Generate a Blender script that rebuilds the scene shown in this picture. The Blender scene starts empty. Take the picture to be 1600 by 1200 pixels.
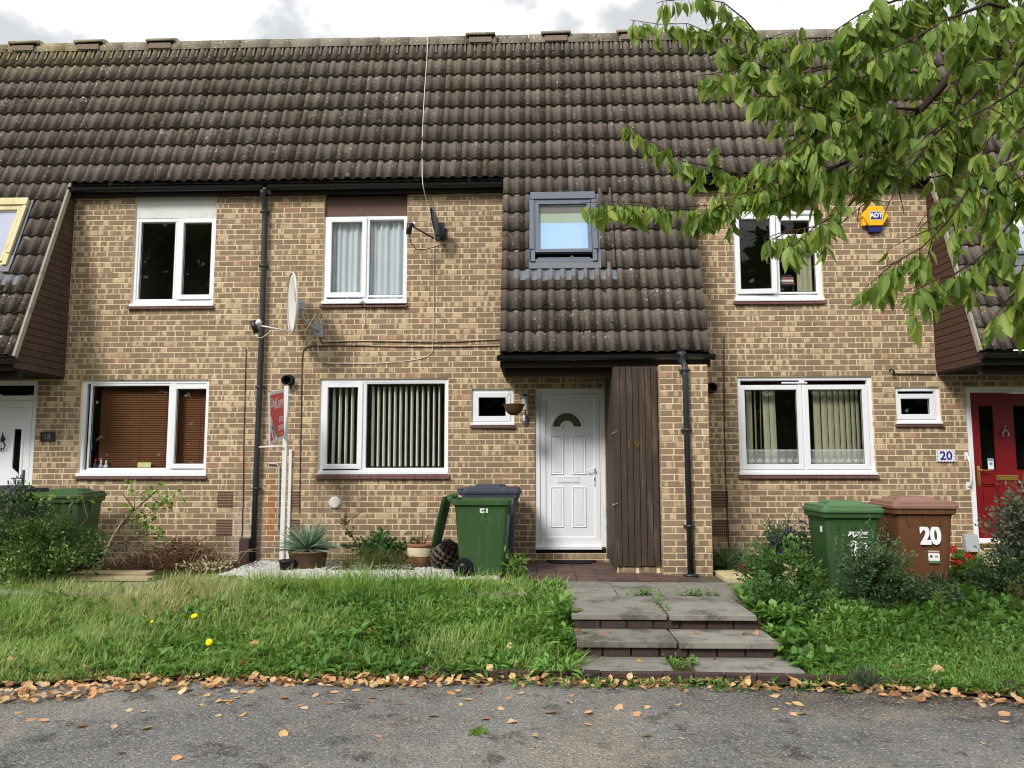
import bpy, bmesh, math, random
import numpy as np
from mathutils import Vector, Matrix, Quaternion
S = bpy.context.scene
COL = S.collection
RND = random.Random(7)
NP = np.random.default_rng(11)

# ------------------------------------------------------------------ camera, sky, sun, exposure
cam = bpy.data.cameras.new('camera')
cam.sensor_width = 36.0
cam.lens = 1202 / 1600 * 36
cam.clip_end = 3000
cam.clip_start = 0.05
camo = bpy.data.objects.new('camera', cam)
COL.objects.link(camo)
_r = Vector((0.99951636, 0.03105264, -0.0016657))
_f = Vector((-0.03071889, 0.99426734, 0.10241483))
_u = _r.cross(_f)
camo.matrix_world = Matrix(((_r.x, _u.x, -_f.x, 0.0), (_r.y, _u.y, -_f.y, -10.3), (_r.z, _u.z, -_f.z, 1.28), (0, 0, 0, 1)))
S.camera = camo
S.view_settings.view_transform = 'Standard'
S.view_settings.look = 'None'
S.view_settings.exposure = 1.0
S.cycles.filter_width = 1.1
S.view_settings.gamma = 1.0
S.view_settings.use_curve_mapping = False
SUN_EL, SUN_AZ = math.radians(38), math.radians(212)      # azimuth clockwise from +Y (north); the sun stands behind the camera's left shoulder
sun = bpy.data.lights.new('sun', 'SUN')
sun.energy = 1.5
sun.angle = math.radians(14)
sun.color = (1.0, 0.97, 0.93)
suno = bpy.data.objects.new('sun', sun)
COL.objects.link(suno)
_sd = Vector((math.sin(SUN_AZ) * math.cos(SUN_EL), math.cos(SUN_AZ) * math.cos(SUN_EL), math.sin(SUN_EL)))
suno.rotation_euler = (-_sd).to_track_quat('-Z', 'Y').to_euler()


def lin(r, g, b):
    def c(v):
        v /= 255
        return v / 12.92 if v <= .04045 else ((v + .055) / 1.055) ** 2.4
    return (c(r), c(g), c(b), 1)


class NT:
    """small wrapper: N.node(type, inputs...) returns the node"""
    def __init__(self, tree):
        self.t = tree
        self.t.nodes.clear()
    def n(self, ty, props=None, **ins):
        nd = self.t.nodes.new(ty)
        for k, v in (props or {}).items():
            setattr(nd, k, v)
        for k, v in ins.items():
            self.set(nd, k.replace('_', ' '), v)
        return nd
    def set(self, nd, k, v):
        i = nd.inputs[int(k[1:])] if k[0] == '#' else nd.inputs[k]
        if isinstance(v, bpy.types.NodeSocket):
            self.t.links.new(v, i)
        else:
            i.default_value = v
    def mix(self, f, a, b, blend='MIX'):
        nd = self.t.nodes.new('ShaderNodeMix')
        nd.data_type = 'RGBA'
        nd.blend_type = blend
        nd.clamp_factor = True
        for i, v in ((0, f), (6, a), (7, b)):
            if isinstance(v, bpy.types.NodeSocket):
                self.t.links.new(v, nd.inputs[i])
            else:
                nd.inputs[i].default_value = v
        return nd.outputs[2]
    def math(self, op, a, b=0.0, c=0.0, clamp=False):
        nd = self.t.nodes.new('ShaderNodeMath')
        nd.operation = op
        nd.use_clamp = clamp
        for i, v in enumerate((a, b, c)):
            if isinstance(v, bpy.types.NodeSocket):
                self.t.links.new(v, nd.inputs[i])
            else:
                nd.inputs[i].default_value = v
        return nd.outputs[0]
    def vec(self, op, a, b=(0, 0, 0)):
        nd = self.t.nodes.new('ShaderNodeVectorMath')
        nd.operation = op
        for i, v in enumerate((a, b)):
            if isinstance(v, bpy.types.NodeSocket):
                self.t.links.new(v, nd.inputs[i])
            else:
                nd.inputs[i].default_value = v
        return nd.outputs[0]
    def ramp(self, f, stops, interp='LINEAR'):
        nd = self.t.nodes.new('ShaderNodeValToRGB')
        cr = nd.color_ramp
        cr.interpolation = interp
        while len(cr.elements) < len(stops):
            cr.elements.new(0.5)
        for e, (p, c) in zip(cr.elements, stops):
            e.position = p
            e.color = c if not isinstance(c, (int, float)) else (c, c, c, 1)
        self.t.links.new(f, nd.inputs[0])
        return nd.outputs[0]
    def step(self, v, a, b):
        nd = self.t.nodes.new('ShaderNodeMapRange')
        nd.interpolation_type = 'SMOOTHSTEP'
        self.t.links.new(v, nd.inputs[0])
        nd.inputs[1].default_value = a
        nd.inputs[2].default_value = b
        return nd.outputs[0]
    def noise(self, v, scale, detail=2, rough=.5):
        nd = self.n('ShaderNodeTexNoise', Scale=scale, Detail=detail, Roughness=rough)
        if v is not None:
            self.t.links.new(v, nd.inputs['Vector'])
        return nd.outputs['Fac']
    def pos(self):
        return self.n('ShaderNodeNewGeometry').outputs['Position']
    def objrnd(self):
        return self.n('ShaderNodeObjectInfo').outputs['Random']
    def attr(self, name):
        return self.n('ShaderNodeAttribute', {'attribute_name': name}).outputs['Fac']


W = bpy.data.worlds.new('World')
S.world = W
W.use_nodes = True
N = NT(W.node_tree)
sky = N.n('ShaderNodeTexSky', {'sky_type': 'NISHITA', 'sun_disc': False, 'sun_elevation': SUN_EL, 'sun_rotation': SUN_AZ, 'air_density': 1.0, 'dust_density': 1.5})
g = N.n('ShaderNodeTexCoord').outputs['Generated']
sep = N.n('ShaderNodeSeparateXYZ', Vector=g)
zz = N.math('ADD', N.math('ABSOLUTE', sep.outputs[2]), .35)
cv = N.n('ShaderNodeCombineXYZ', X=N.math('DIVIDE', sep.outputs[0], zz), Y=N.math('DIVIDE', sep.outputs[1], zz), Z=0.0).outputs[0]
n1 = N.noise(N.vec('ADD', cv, (3.6, 7.9, 1.7)), 4.2, 6, .55)
n2 = N.noise(N.vec('ADD', cv, (11.0, 2.3, 4)), 1.6, 4, .5)
cloud = N.mix(N.step(n1, .33, .57), (13.6, 13.8, 14.0, 1), (3.9, 4.0, 4.15, 1))
cover = N.step(n2, .22, .34)
skyc = N.mix(cover, sky.outputs[0], cloud)
bg = N.n('ShaderNodeBackground', Color=skyc, Strength=0.09)
out = N.n('ShaderNodeOutputWorld', Surface=bg.outputs[0])

# ------------------------------------------------------------------ materials
def material(name, rough=.6, spec=.3):
    m = bpy.data.materials.new(name)
    m.use_nodes = True
    n = NT(m.node_tree)
    b = n.n('ShaderNodeBsdfPrincipled', Roughness=rough)
    b.inputs['Specular IOR Level'].default_value = spec
    n.n('ShaderNodeOutputMaterial', Surface=b.outputs[0])
    return m, n, b


def bump(n, b, h, strength=.5, dist=.01):
    bp = n.n('ShaderNodeBump', Height=h, Strength=strength, Distance=dist)
    n.t.links.new(bp.outputs[0], b.inputs['Normal'])


def simple(name, col, rough=.6, spec=.3, vary=.12, scale=12, metallic=0, bmp=0, grime=None):
    m, n, b = material(name, rough, spec)
    p = n.pos()
    f = n.noise(p, scale, 4, .6)
    c = n.mix(f, tuple(x * (1 - vary) for x in col[:3]) + (1,), tuple(min(1, x * (1 + vary)) for x in col[:3]) + (1,))
    if grime:
        f2 = n.step(n.noise(p, 3.3, 6, .7), .5, .75)
        c = n.mix(n.math('MULTIPLY', f2, grime[1]), c, grime[0])
    n.set(b, 'Base Color', c)
    b.inputs['Metallic'].default_value = metallic
    if bmp:
        bump(n, b, n.noise(p, scale * 8, 4, .6), bmp, .004)
    return m


M = {}
def mk_brick():
    m, n, b = material('dappled_brick', .9, .15)
    uv = n.n('ShaderNodeUVMap', {'uv_map': 'UVMap'}).outputs[0]
    r = n.math('FRACT', n.math('ADD', n.attr('rnd'), n.objrnd()))
    p = n.pos()
    off = n.n('ShaderNodeCombineXYZ', X=n.math('MULTIPLY', r, 91.7), Y=n.math('MULTIPLY', r, 37.1), Z=0.0).outputs[0]
    u2 = n.vec('ADD', uv, off)
    stretch = n.vec('MULTIPLY', u2, (1.0, .16, 1))
    blot = n.noise(stretch, 15.0, 0.0, .5)                       # header-sized dapples along the brick
    edge = n.noise(n.vec('MULTIPLY', u2, (1, 1.6, 1)), 70, 3, .7)
    r2 = n.math('FRACT', n.math('MULTIPLY', r, 17.13))
    thr = n.math('MULTIPLY_ADD', r2, .30, .24)                    # few bricks nearly all dark, few nearly all light
    k = n.math('SUBTRACT', n.math('MULTIPLY_ADD', n.math('SUBTRACT', edge, .5), .20, blot), thr)
    vv = n.math('ABSOLUTE', n.n('ShaderNodeSeparateXYZ', Vector=uv).outputs[1])
    vv = n.math('ADD', vv, n.math('MULTIPLY', n.math('SUBTRACT', edge, .5), .010))
    mask = n.math('MULTIPLY', n.step(k, -.03, .035), n.math('SUBTRACT', 1.0, n.math('MULTIPLY', n.step(vv, .0255, .031), .7)))
    ue = n.n('ShaderNodeSeparateXYZ', Vector=n.n('ShaderNodeUVMap', {'uv_map': 'Edge'}).outputs[0])
    de = n.math('MULTIPLY', n.math('SUBTRACT', 1.0, n.math('ABSOLUTE', ue.outputs[0])), n.math('MULTIPLY', ue.outputs[1], .5))
    de = n.math('ADD', de, n.math('MULTIPLY', n.math('SUBTRACT', edge, .5), .008))
    mask = n.math('MULTIPLY', mask, n.math('MULTIPLY_ADD', n.step(de, .003, .009), .75, .25))
    sp = n.noise(u2, 240, 2, .6)
    r3 = n.math('FRACT', n.math('MULTIPLY', r, 53.7))
    light = n.mix(r3, lin(206, 182, 146), lin(184, 158, 124))
    dark = n.mix(n.math('FRACT', n.math('MULTIPLY', r, 29.3)), lin(100, 82, 65), lin(132, 111, 90))
    dark = n.mix(n.step(sp, .42, .60), dark, lin(166, 143, 115))
    c = n.mix(mask, light, dark)
    c = n.mix(n.math('MULTIPLY', n.step(r3, .955, .965), .4), c, lin(184, 136, 110))   # a few pinkish bricks
    c = n.mix(n.math('MULTIPLY', n.step(n.noise(uv, 160, 2, .5), .62, .72), .45), c, lin(202, 178, 140))
    # weathering of the wall as a whole
    st = n.noise(p, .9, 4, .6)
    c = n.mix(n.math('MULTIPLY', n.step(st, .5, .75), .22), c, lin(192, 166, 142))
    st2 = n.noise(n.vec('MULTIPLY', p, (1.6, 1, .45)), 1.4, 5, .65)
    c = n.mix(n.math('MULTIPLY', n.step(st2, .5, .72), .35), c, lin(110, 94, 76))
    sb = n.n('ShaderNodeSeparateXYZ', Vector=p).outputs[2]
    dirt = n.math('MULTIPLY', n.math('SUBTRACT', 1.0, n.step(n.math('ADD', sb, n.math('MULTIPLY', n.noise(p, 3, 4, .6), .5)), .25, .75)), .42)
    c = n.mix(dirt, c, lin(104, 92, 72))
    run = n.noise(n.vec('MULTIPLY', p, (7, 1, .35)), 2.0, 4, .6)
    c = n.mix(n.math('MULTIPLY', n.step(run, .54, .70), .30), c, lin(120, 102, 82))
    # rust run below the old pipe stub at house 19
    sx = n.n('ShaderNodeSeparateXYZ', Vector=p)
    wob = n.math('MULTIPLY', n.math('SUBTRACT', n.noise(p, 7, 3, .6), .5), .10)
    dx = n.math('ABSOLUTE', n.math('ADD', n.math('SUBTRACT', sx.outputs[0], -3.545), wob))
    hw = n.math('MULTIPLY_ADD', n.math('SUBTRACT', 1.2, sx.outputs[2]), .11, .02)
    rr = n.math('SUBTRACT', 1.0, n.math('DIVIDE', dx, hw), clamp=True)
    rz = n.math('MULTIPLY', n.step(sx.outputs[2], .12, .5), n.math('SUBTRACT', 1.0, n.step(sx.outputs[2], 1.05, 1.2)))
    rust = n.math('MULTIPLY', n.math('MULTIPLY', n.step(rr, .0, .5), rz), n.step(n.noise(p, 16, 4, .7), .3, .55))
    c = n.mix(n.math('MULTIPLY', rust, .75), c, lin(176, 96, 30))
    # pale salts on the brickwork beside the downpipe foot
    ex = n.math('MULTIPLY', n.math('SUBTRACT', 1.0, n.step(n.math('ABSOLUTE', n.math('SUBTRACT', sx.outputs[0], -3.86)), .1, .3)), n.math('SUBTRACT', 1.0, n.step(sx.outputs[2], .5, .95)))
    c = n.mix(n.math('MULTIPLY', n.math('MULTIPLY', ex, n.step(n.noise(p, 9, 4, .7), .36, .55)), .6), c, lin(196, 182, 168))
    n.set(b, 'Base Color', n.n('ShaderNodeHueSaturation', Saturation=.97, Color=c).outputs[0])
    bump(n, b, n.math('ADD', n.noise(u2, 90, 4, .7), n.math('MULTIPLY', mask, -.2)), .6, .006)
    return m
M['brick'] = mk_brick()


def mk_mortar():
    m, n, b = material('buff_mortar', .95, .1)
    p = n.pos()
    c = n.mix(n.noise(p, 9, 5, .6), lin(220, 200, 162), lin(242, 224, 188))
    c = n.mix(n.math('MULTIPLY', n.step(n.noise(p, 1.4, 5, .65), .5, .75), .35), c, lin(150, 132, 104))
    n.set(b, 'Base Color', n.n('ShaderNodeHueSaturation', Saturation=.97, Color=c).outputs[0])
    bump(n, b, n.noise(p, 180, 3, .6), .5, .003)
    return m
M['mortar'] = mk_mortar()


def mk_tile(name='concrete_roof_tile', c0=lin(98, 89, 82), c1=lin(126, 115, 106), more=0.0):
    m, n, b = material(name, .92, .12)
    p = n.pos()
    r = n.objrnd()
    c = n.mix(r, c0, c1)
    c = n.mix(n.math('MULTIPLY', n.step(n.noise(p, 26, 5, .65), .35, .7), .6), c, c1)
    c = n.mix(n.math('MULTIPLY', n.step(n.noise(p, 60, 3, .7), .52, .68), .5), c, c0)
    c = n.mix(n.math('MULTIPLY', n.step(n.noise(p, 1.1, 5, .6), .45, .7), .5), c, lin(84, 76, 66))
    # grey-green algae grows towards the ridge
    sz = n.n('ShaderNodeSeparateXYZ', Vector=p)
    up = n.step(sz.outputs[2], 5.6, 7.9)
    al = n.math('MULTIPLY', n.math('MULTIPLY', up, n.step(n.noise(p, 2.3, 5, .65), .36, .66)), .6)
    c = n.mix(al, c, lin(136, 128, 108))
    lf = n.step(n.math('MULTIPLY', sz.outputs[0], -1), 4.2, 7.5)
    yl = n.math('MULTIPLY', n.math('MULTIPLY', n.step(sz.outputs[2], 7.0, 7.6), lf), n.step(n.noise(p, 3.1, 4, .6), .35, .6))
    c = n.mix(n.math('MULTIPLY', yl, .6), c, lin(150, 134, 84))
    # moss in patches
    mo = n.math('MULTIPLY', n.step(n.noise(p, 2.2, 3, .5), .55, .66), n.step(n.noise(p, 24, 4, .7), .52, .62))
    c = n.mix(mo, c, lin(62, 58, 24))
    # pale lichen spots, two sizes
    wv = n.vec('ADD', p, n.n('ShaderNodeTexNoise', Scale=40.0, Detail=2.0).outputs['Color'])
    for sc, lo, rad, dens in ((9.0, .80, .22, .44), (21.0, .58, .26, .46), (44.0, .42, .30, .50)):
        v = n.n('ShaderNodeTexVoronoi', Scale=sc)
        n.t.links.new(p, v.inputs['Vector'])
        pick = n.n('ShaderNodeSeparateColor', Color=v.outputs['Color']).outputs[0]
        rr = n.math('MULTIPLY', n.math('SUBTRACT', pick, lo, clamp=True), rad / (1 - lo) * 1.3)
        d = n.math('ADD', v.outputs['Distance'], n.math('MULTIPLY', n.math('SUBTRACT', n.noise(p, 90, 2, .6), .5), .12))
        spot = n.math('MULTIPLY', n.math('LESS_THAN', d, rr), n.step(n.noise(p, 1.3, 4, .6), dens - .08 - more, dens + .10 - more))
        c = n.mix(n.math('MULTIPLY', spot, n.math('MULTIPLY_ADD', pick2 if False else n.n('ShaderNodeSeparateColor', Color=v.outputs['Color']).outputs[1], .55, .35)), c, lin(204, 199, 186))
    n.set(b, 'Base Color', c)
    bump(n, b, n.noise(p, 160, 4, .7), .5, .004)
    return m
M['tile'] = mk_tile()
M['underlay'] = simple('roof_underlay', lin(40, 36, 34), .9)
M['ridge'] = mk_tile('ridge_concrete', lin(112, 104, 92), lin(150, 142, 128), .12)
M['ridge_mortar'] = simple('ridge_mortar', lin(132, 116, 104), .95, .1, .2, 20, bmp=.5)
M['upvc'] = simple('white_upvc', lin(236, 238, 240), .35, .45, .02, 4)
M['upvc_grey'] = simple('door_leaf_white', lin(236, 239, 242), .4, .4, .02, 4)
M['whitepaint'] = simple('flaking_white_paint', lin(222, 222, 218), .7, .3, .05, 9, grime=(lin(150, 142, 132), .4))
M['brownpaint'] = simple('brown_painted_board', lin(104, 80, 70), .7, .3, .12, 6, grime=(lin(70, 54, 48), .5))
M['blackplastic'] = simple('black_plastic', lin(30, 31, 33), .35, .45, .15, 6)
M['pipe'] = simple('dark_grey_pipe', lin(44, 46, 50), .4, .45, .12, 5)
M['fascia'] = simple('dark_brown_fascia', lin(44, 36, 32), .7, .2, .2, 6)
M['darkwood'] = simple('dark_soffit', lin(46, 38, 33), .85, .15, .2, 8)
M['cladding'] = simple('weathered_cladding', lin(80, 64, 54), .85, .15, .22, 5, grime=(lin(104, 92, 74), .6), bmp=.4)
M['cladding_new'] = simple('brown_cladding', lin(82, 60, 50), .75, .2, .1, 5)
M['verge_grey'] = simple('verge_undercloak', lin(160, 152, 138), .95, .1, .2, 20, grime=(lin(110, 102, 90), .6))
M['silltile'] = simple('quarry_sill_tile', lin(118, 84, 78), .75, .25, .15, 14, grime=(lin(80, 62, 58), .6))
M['leadgrey'] = simple('velux_grey_metal', lin(98, 104, 116), .45, .4, .08, 6)
M['apron'] = simple('lead_apron', lin(104, 108, 114), .55, .4, .12, 14, bmp=.3)
M['cream'] = simple('cream_timber', lin(208, 196, 154), .7, .25, .08, 9, grime=(lin(150, 128, 84), .5))
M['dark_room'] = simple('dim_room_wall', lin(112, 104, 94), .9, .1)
M['galv'] = simple('galvanised_steel', lin(172, 176, 178), .5, .5, .12, 18, metallic=.15)
M['steel'] = simple('brushed_steel', lin(170, 172, 172), .3, .5, .08, 18, metallic=.85)
M['brass'] = simple('brass', lin(196, 160, 84), .32, .5, .08, 10, metallic=.85)
M['oldbrass'] = simple('dull_brass', lin(112, 98, 48), .5, .5, .15, 40, metallic=.5)
M['iron'] = simple('dark_iron', lin(52, 50, 48), .5, .4, .1, 10, metallic=.4)
M['dishwhite'] = simple('dish_offwhite', lin(222, 220, 214), .5, .35, .04, 5)
M['dishgrey'] = simple('dish_dark_grey', lin(72, 76, 84), .5, .35, .08, 6)
M['reddoor'] = simple('red_door_paint', lin(124, 14, 22), .35, .45, .05, 3)
M['airbrick'] = simple('terracotta_air_brick', lin(140, 112, 92), .9, .15, .15, 20)
M['hole'] = simple('hollow_dark', lin(14, 12, 11), .9, .05)
M['whiteplastic'] = simple('white_plastic', lin(232, 230, 226), .4, .4, .03, 6, grime=(lin(170, 160, 144), .3))
M['cablebrown'] = simple('brown_cable', lin(58, 44, 36), .6, .3)
M['cablewhite'] = simple('white_cable', lin(218, 212, 200), .5, .3)
M['meter'] = simple('brown_meter_box', lin(74, 58, 52), .6, .3)
M['text_navy'] = simple('navy_print', lin(30, 34, 120), .5, .3, .02)
M['text_white'] = simple('white_print', lin(236, 238, 238), .5, .3, .02)
M['text_grey'] = simple('grey_numerals', lin(128, 122, 120), .5, .3, .02)
M['text_dark'] = simple('dark_print', lin(44, 48, 66), .5, .3, .02)
M['text_red'] = simple('red_print', lin(176, 50, 70), .5, .3, .02)
M['text_yellow'] = simple('yellow_print', lin(226, 196, 90), .5, .3, .02)
M['sign_red'] = simple('sign_red', lin(216, 62, 58), .5, .3, .03)
M['sign_white'] = simple('sign_white', lin(226, 228, 230), .5, .3, .03)
M['alarm_yellow'] = simple('alarm_yellow', lin(240, 182, 24), .4, .4, .03)
M['alarm_blue'] = simple('alarm_blue', lin(26, 34, 104), .25, .5, .05)
M['plaque_dark'] = simple('plaque_dark', lin(48, 38, 40), .55, .3, .1, 30)
M['bin_green'] = simple('bin_green', lin(48, 82, 46), .45, .35, .06, 3, grime=(lin(74, 110, 70), .25))
M['bin_slate'] = simple('bin_blue_grey', lin(62, 68, 86), .45, .35, .06, 3)
M['bin_brown'] = simple('bin_brown', lin(92, 58, 42), .45, .35, .06, 3)
M['bin_brown_lid'] = simple('bin_brown_lid', lin(136, 96, 82), .45, .4, .06, 3)
M['bin_green_lid'] = simple('bin_green_lid', lin(64, 106, 74), .45, .4, .06, 3)
M['bin_black'] = simple('bin_black', lin(40, 42, 50), .45, .35, .06, 3)
M['rubber'] = simple('black_rubber', lin(24, 24, 26), .8, .2, .1, 20)
M['terracotta'] = simple('terracotta', lin(140, 100, 74), .85, .15, .15, 10, grime=(lin(120, 84, 62), .5))
M['creamglaze'] = simple('cream_band', lin(206, 192, 158), .7, .2, .08, 10, grime=(lin(150, 130, 100), .5))
M['tub'] = simple('worn_wooden_tub', lin(112, 90, 72), .9, .1, .25, 14, grime=(lin(70, 54, 44), .6))
M['saucer'] = simple('red_brown_saucer', lin(92, 40, 34), .4, .4, .1, 8)
M['scale'] = simple('dry_bark_scale', lin(104, 92, 82), .9, .1, .3, 30, bmp=.4)
M['scale_dark'] = simple('bark_gap', lin(22, 18, 17), .95, .05)
M['wicker'] = simple('wicker', lin(96, 70, 48), .9, .1, .35, 60, bmp=.6)
M['bark'] = simple('grey_brown_bark', lin(70, 60, 52), .95, .1, .35, 24, bmp=.8)
M['twig'] = simple('red_brown_twig', lin(86, 60, 48), .9, .1, .2, 30)
M['drywood'] = simple('dry_pale_stick', lin(158, 138, 112), .95, .1, .25, 24, bmp=.5)
M['bramble'] = simple('dead_brown_stems', lin(92, 66, 52), .95, .05, .3, 20)
M['timber'] = simple('pale_weathered_timber', lin(166, 152, 120), .9, .1, .15, 8, bmp=.4, grime=(lin(140, 124, 92), .6))
M['slab_cream'] = simple('cream_stone_edging', lin(196, 182, 142), .9, .1, .15, 9, bmp=.4)
M['engbrick'] = simple('dark_engineering_brick', lin(74, 58, 56), .7, .25, .2, 12, bmp=.4, grime=(lin(38, 36, 32), .8))
M['paver'] = None
M['lantern_glass'] = simple('frosted_lamp_glass', lin(222, 224, 214), .25, .5, .03)
M['blind_brown'] = simple('brown_venetian_slats', lin(122, 76, 44), .55, .3, .1, 6)
M['vane'] = simple('cream_blind_vane', lin(240, 238, 226), .8, .2, .04, 6)
M['drape'] = simple('olive_grey_blind_vane', lin(172, 168, 140), .85, .15, .08, 10)
M['blind_reflect_blue'] = simple('pale_blue_blind_reflection', lin(170, 200, 240), .8, .2, .06, 30)  # light blue blind with the pane's sky reflection painted into its colour
M['blind_reflect_green'] = simple('grey_green_blind_reflection', lin(160, 170, 150), .8, .2, .06, 30)  # greenish upper end of that reflection, painted as a band of the blind
M['blind_lav'] = simple('lavender_grey_blind', lin(186, 186, 208), .8, .2, .06, 10)
M['white_sheet'] = simple('white_card', lin(228, 228, 224), .8, .2, .04)
M['yellow_card'] = simple('pale_yellow_card', lin(224, 220, 150), .8, .2, .04)
M['book_red'] = simple('faded_red_book', lin(150, 100, 92), .8, .2, .1)
M['soft_dark'] = simple('dark_ornament', lin(60, 56, 60), .6, .3, .1)
M['lavender'] = simple('lavender_bottle', lin(186, 176, 206), .4, .4, .04)


def mk_glass():
    m = bpy.data.materials.new('window_glass')
    m.use_nodes = True
    n = NT(m.node_tree)
    tr = n.n('ShaderNodeBsdfTransparent', Color=(.965, .98, .975, 1))
    gl = n.n('ShaderNodeBsdfGlossy', Roughness=.01)
    p = n.pos()
    bp = n.n('ShaderNodeBump', Height=n.noise(p, 1.3, 1, .5), Strength=.035, Distance=.05)
    n.t.links.new(bp.outputs[0], gl.inputs['Normal'])
    fr = n.n('ShaderNodeFresnel', IOR=1.52)
    back = n.n('ShaderNodeNewGeometry').outputs['Backfacing']
    f = n.math('MULTIPLY', n.math('MULTIPLY', fr.outputs[0], 1.7, clamp=True), n.math('SUBTRACT', 1.0, back))
    mx = n.n('ShaderNodeMixShader')
    n.t.links.new(f, mx.inputs[0]); n.t.links.new(tr.outputs[0], mx.inputs[1]); n.t.links.new(gl.outputs[0], mx.inputs[2])
    n.n('ShaderNodeOutputMaterial', Surface=mx.outputs[0])
    return m
M['glass'] = mk_glass()


def mk_net(name, col, dens, pattern=False):
    m = bpy.data.materials.new(name)
    m.use_nodes = True
    n = NT(m.node_tree)
    df = n.n('ShaderNodeBsdfDiffuse', Color=col)
    tl = n.n('ShaderNodeBsdfTranslucent', Color=col)
    tr = n.n('ShaderNodeBsdfTransparent')
    a = n.n('ShaderNodeMixShader', Fac=.35)
    n.t.links.new(df.outputs[0], a.inputs[1]); n.t.links.new(tl.outputs[0], a.inputs[2])
    mx = n.n('ShaderNodeMixShader')
    f = n.math('ADD', dens, 0.0)
    if pattern:                                               # woven flower heads: petals fanned round repeating centres
        s = n.n('ShaderNodeSeparateXYZ', Vector=n.pos())
        uu = n.math('SUBTRACT', n.math('FRACT', n.math('DIVIDE', s.outputs[0], .098)), .5)
        vv = n.math('DIVIDE', n.math('SUBTRACT', s.outputs[2], 1.30), .098)
        ang = n.math('ARCTAN2', uu, n.math('ADD', vv, .05))
        rad = n.math('SQRT', n.math('ADD', n.math('MULTIPLY', uu, uu), n.math('MULTIPLY', vv, vv)))
        pet = n.math('MULTIPLY_ADD', n.math('COSINE', n.math('MULTIPLY', ang, 7)), .10, .36)
        fl = n.math('MULTIPLY', n.math('LESS_THAN', rad, pet), n.math('GREATER_THAN', vv, -.12))
        top = n.math('GREATER_THAN', s.outputs[2], n.math('MULTIPLY_ADD', n.math('ABSOLUTE', n.math('SINE', n.math('MULTIPLY', s.outputs[0], 32))), -.012, 1.445))
        f = n.math('MAXIMUM', n.math('MULTIPLY', n.math('MAXIMUM', fl, top), .92), dens)
    n.t.links.new(f, mx.inputs[0]); n.t.links.new(tr.outputs[0], mx.inputs[1]); n.t.links.new(a.outputs[0], mx.inputs[2])
    n.n('ShaderNodeOutputMaterial', Surface=mx.outputs[0])
    return m
M['net'] = mk_net('sheer_net_curtain', lin(244, 250, 255), .96)
M['lace'] = mk_net('white_lace', lin(236, 236, 236), .45, True)


def mk_foliage(name, cols, trans=.35, rough=.5, spec=.35, objvar=True):
    """leaf material: colour from a per-leaf random value, light passing through"""
    m = bpy.data.materials.new(name)
    m.use_nodes = True
    n = NT(m.node_tree)
    r = n.math('FRACT', n.math('ADD', n.attr('tint'), n.objrnd())) if objvar else n.attr('tint')
    c = n.ramp(r, [(i / (len(cols) - 1), c) for i, c in enumerate(cols)])
    c = n.mix(n.math('MULTIPLY', n.noise(n.pos(), 60, 2, .5), .3), c, cols[0])
    b = n.n('ShaderNodeBsdfPrincipled', Roughness=rough, Base_Color=c)
    b.inputs['Specular IOR Level'].default_value = spec
    tl = n.n('ShaderNodeBsdfTranslucent', Color=n.mix(.25, c, lin(190, 200, 40)))
    mx = n.n('ShaderNodeMixShader', Fac=trans)
    n.t.links.new(b.outputs[0], mx.inputs[1]); n.t.links.new(tl.outputs[0], mx.inputs[2])
    n.n('ShaderNodeOutputMaterial', Surface=mx.outputs[0])
    return m
M['grass'] = mk_foliage('lawn_grass', [lin(62, 104, 34), lin(86, 132, 44), lin(104, 150, 54), lin(120, 158, 66), lin(136, 164, 84), lin(160, 162, 100)], .35)
M['weed'] = mk_foliage('broad_weed_leaf', [lin(46, 92, 32), lin(62, 112, 40), lin(80, 132, 50), lin(98, 150, 62), lin(122, 166, 84)], .3, .5, .25)
M['cherry'] = mk_foliage('cherry_leaf', [lin(76, 102, 44), lin(102, 132, 56), lin(130, 162, 72), lin(154, 184, 90), lin(176, 202, 112), lin(196, 204, 96)], .55, .5, .45)
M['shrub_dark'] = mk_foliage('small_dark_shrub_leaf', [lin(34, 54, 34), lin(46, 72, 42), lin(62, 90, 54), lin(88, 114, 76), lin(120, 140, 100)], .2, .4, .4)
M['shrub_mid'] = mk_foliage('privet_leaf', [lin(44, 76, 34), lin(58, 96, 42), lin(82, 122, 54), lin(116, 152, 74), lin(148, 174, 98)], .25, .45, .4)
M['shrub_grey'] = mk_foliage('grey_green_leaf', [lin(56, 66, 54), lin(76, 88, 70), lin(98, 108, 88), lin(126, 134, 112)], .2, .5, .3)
M['yucca'] = mk_foliage('blue_green_spear', [lin(88, 116, 96), lin(112, 142, 118), lin(138, 164, 140), lin(164, 184, 160)], .15, .5, .3)
M['heather'] = mk_foliage('dry_green_heather', [lin(84, 74, 50), lin(92, 96, 56), lin(86, 108, 56), lin(112, 84, 64)], .2, .8, .1)
M['maple'] = mk_foliage('fresh_green_leaf', [lin(84, 124, 46), lin(110, 150, 60), lin(142, 172, 76)], .4, .5, .3)
M['bramble_leaf'] = mk_foliage('bramble_leaf', [lin(48, 84, 42), lin(60, 100, 50), lin(78, 120, 58), lin(70, 90, 50)], .25, .5, .3)
M['fallen'] = mk_foliage('dry_fallen_leaf', [lin(126, 90, 64), lin(184, 132, 96), lin(220, 168, 124), lin(232, 188, 142), lin(230, 196, 130), lin(210, 180, 142), lin(236, 210, 168)], .2, .75, .15)
M['wood_far'] = mk_foliage('woodland_leaf', [lin(36, 56, 28), lin(48, 74, 34), lin(64, 92, 42)], .2, .6, .2)
M['dandelion'] = simple('dandelion_yellow', lin(246, 214, 20), .7, .2, .05)
M['red_petal'] = simple('red_petal', lin(200, 30, 24), .6, .2, .1)
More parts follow.
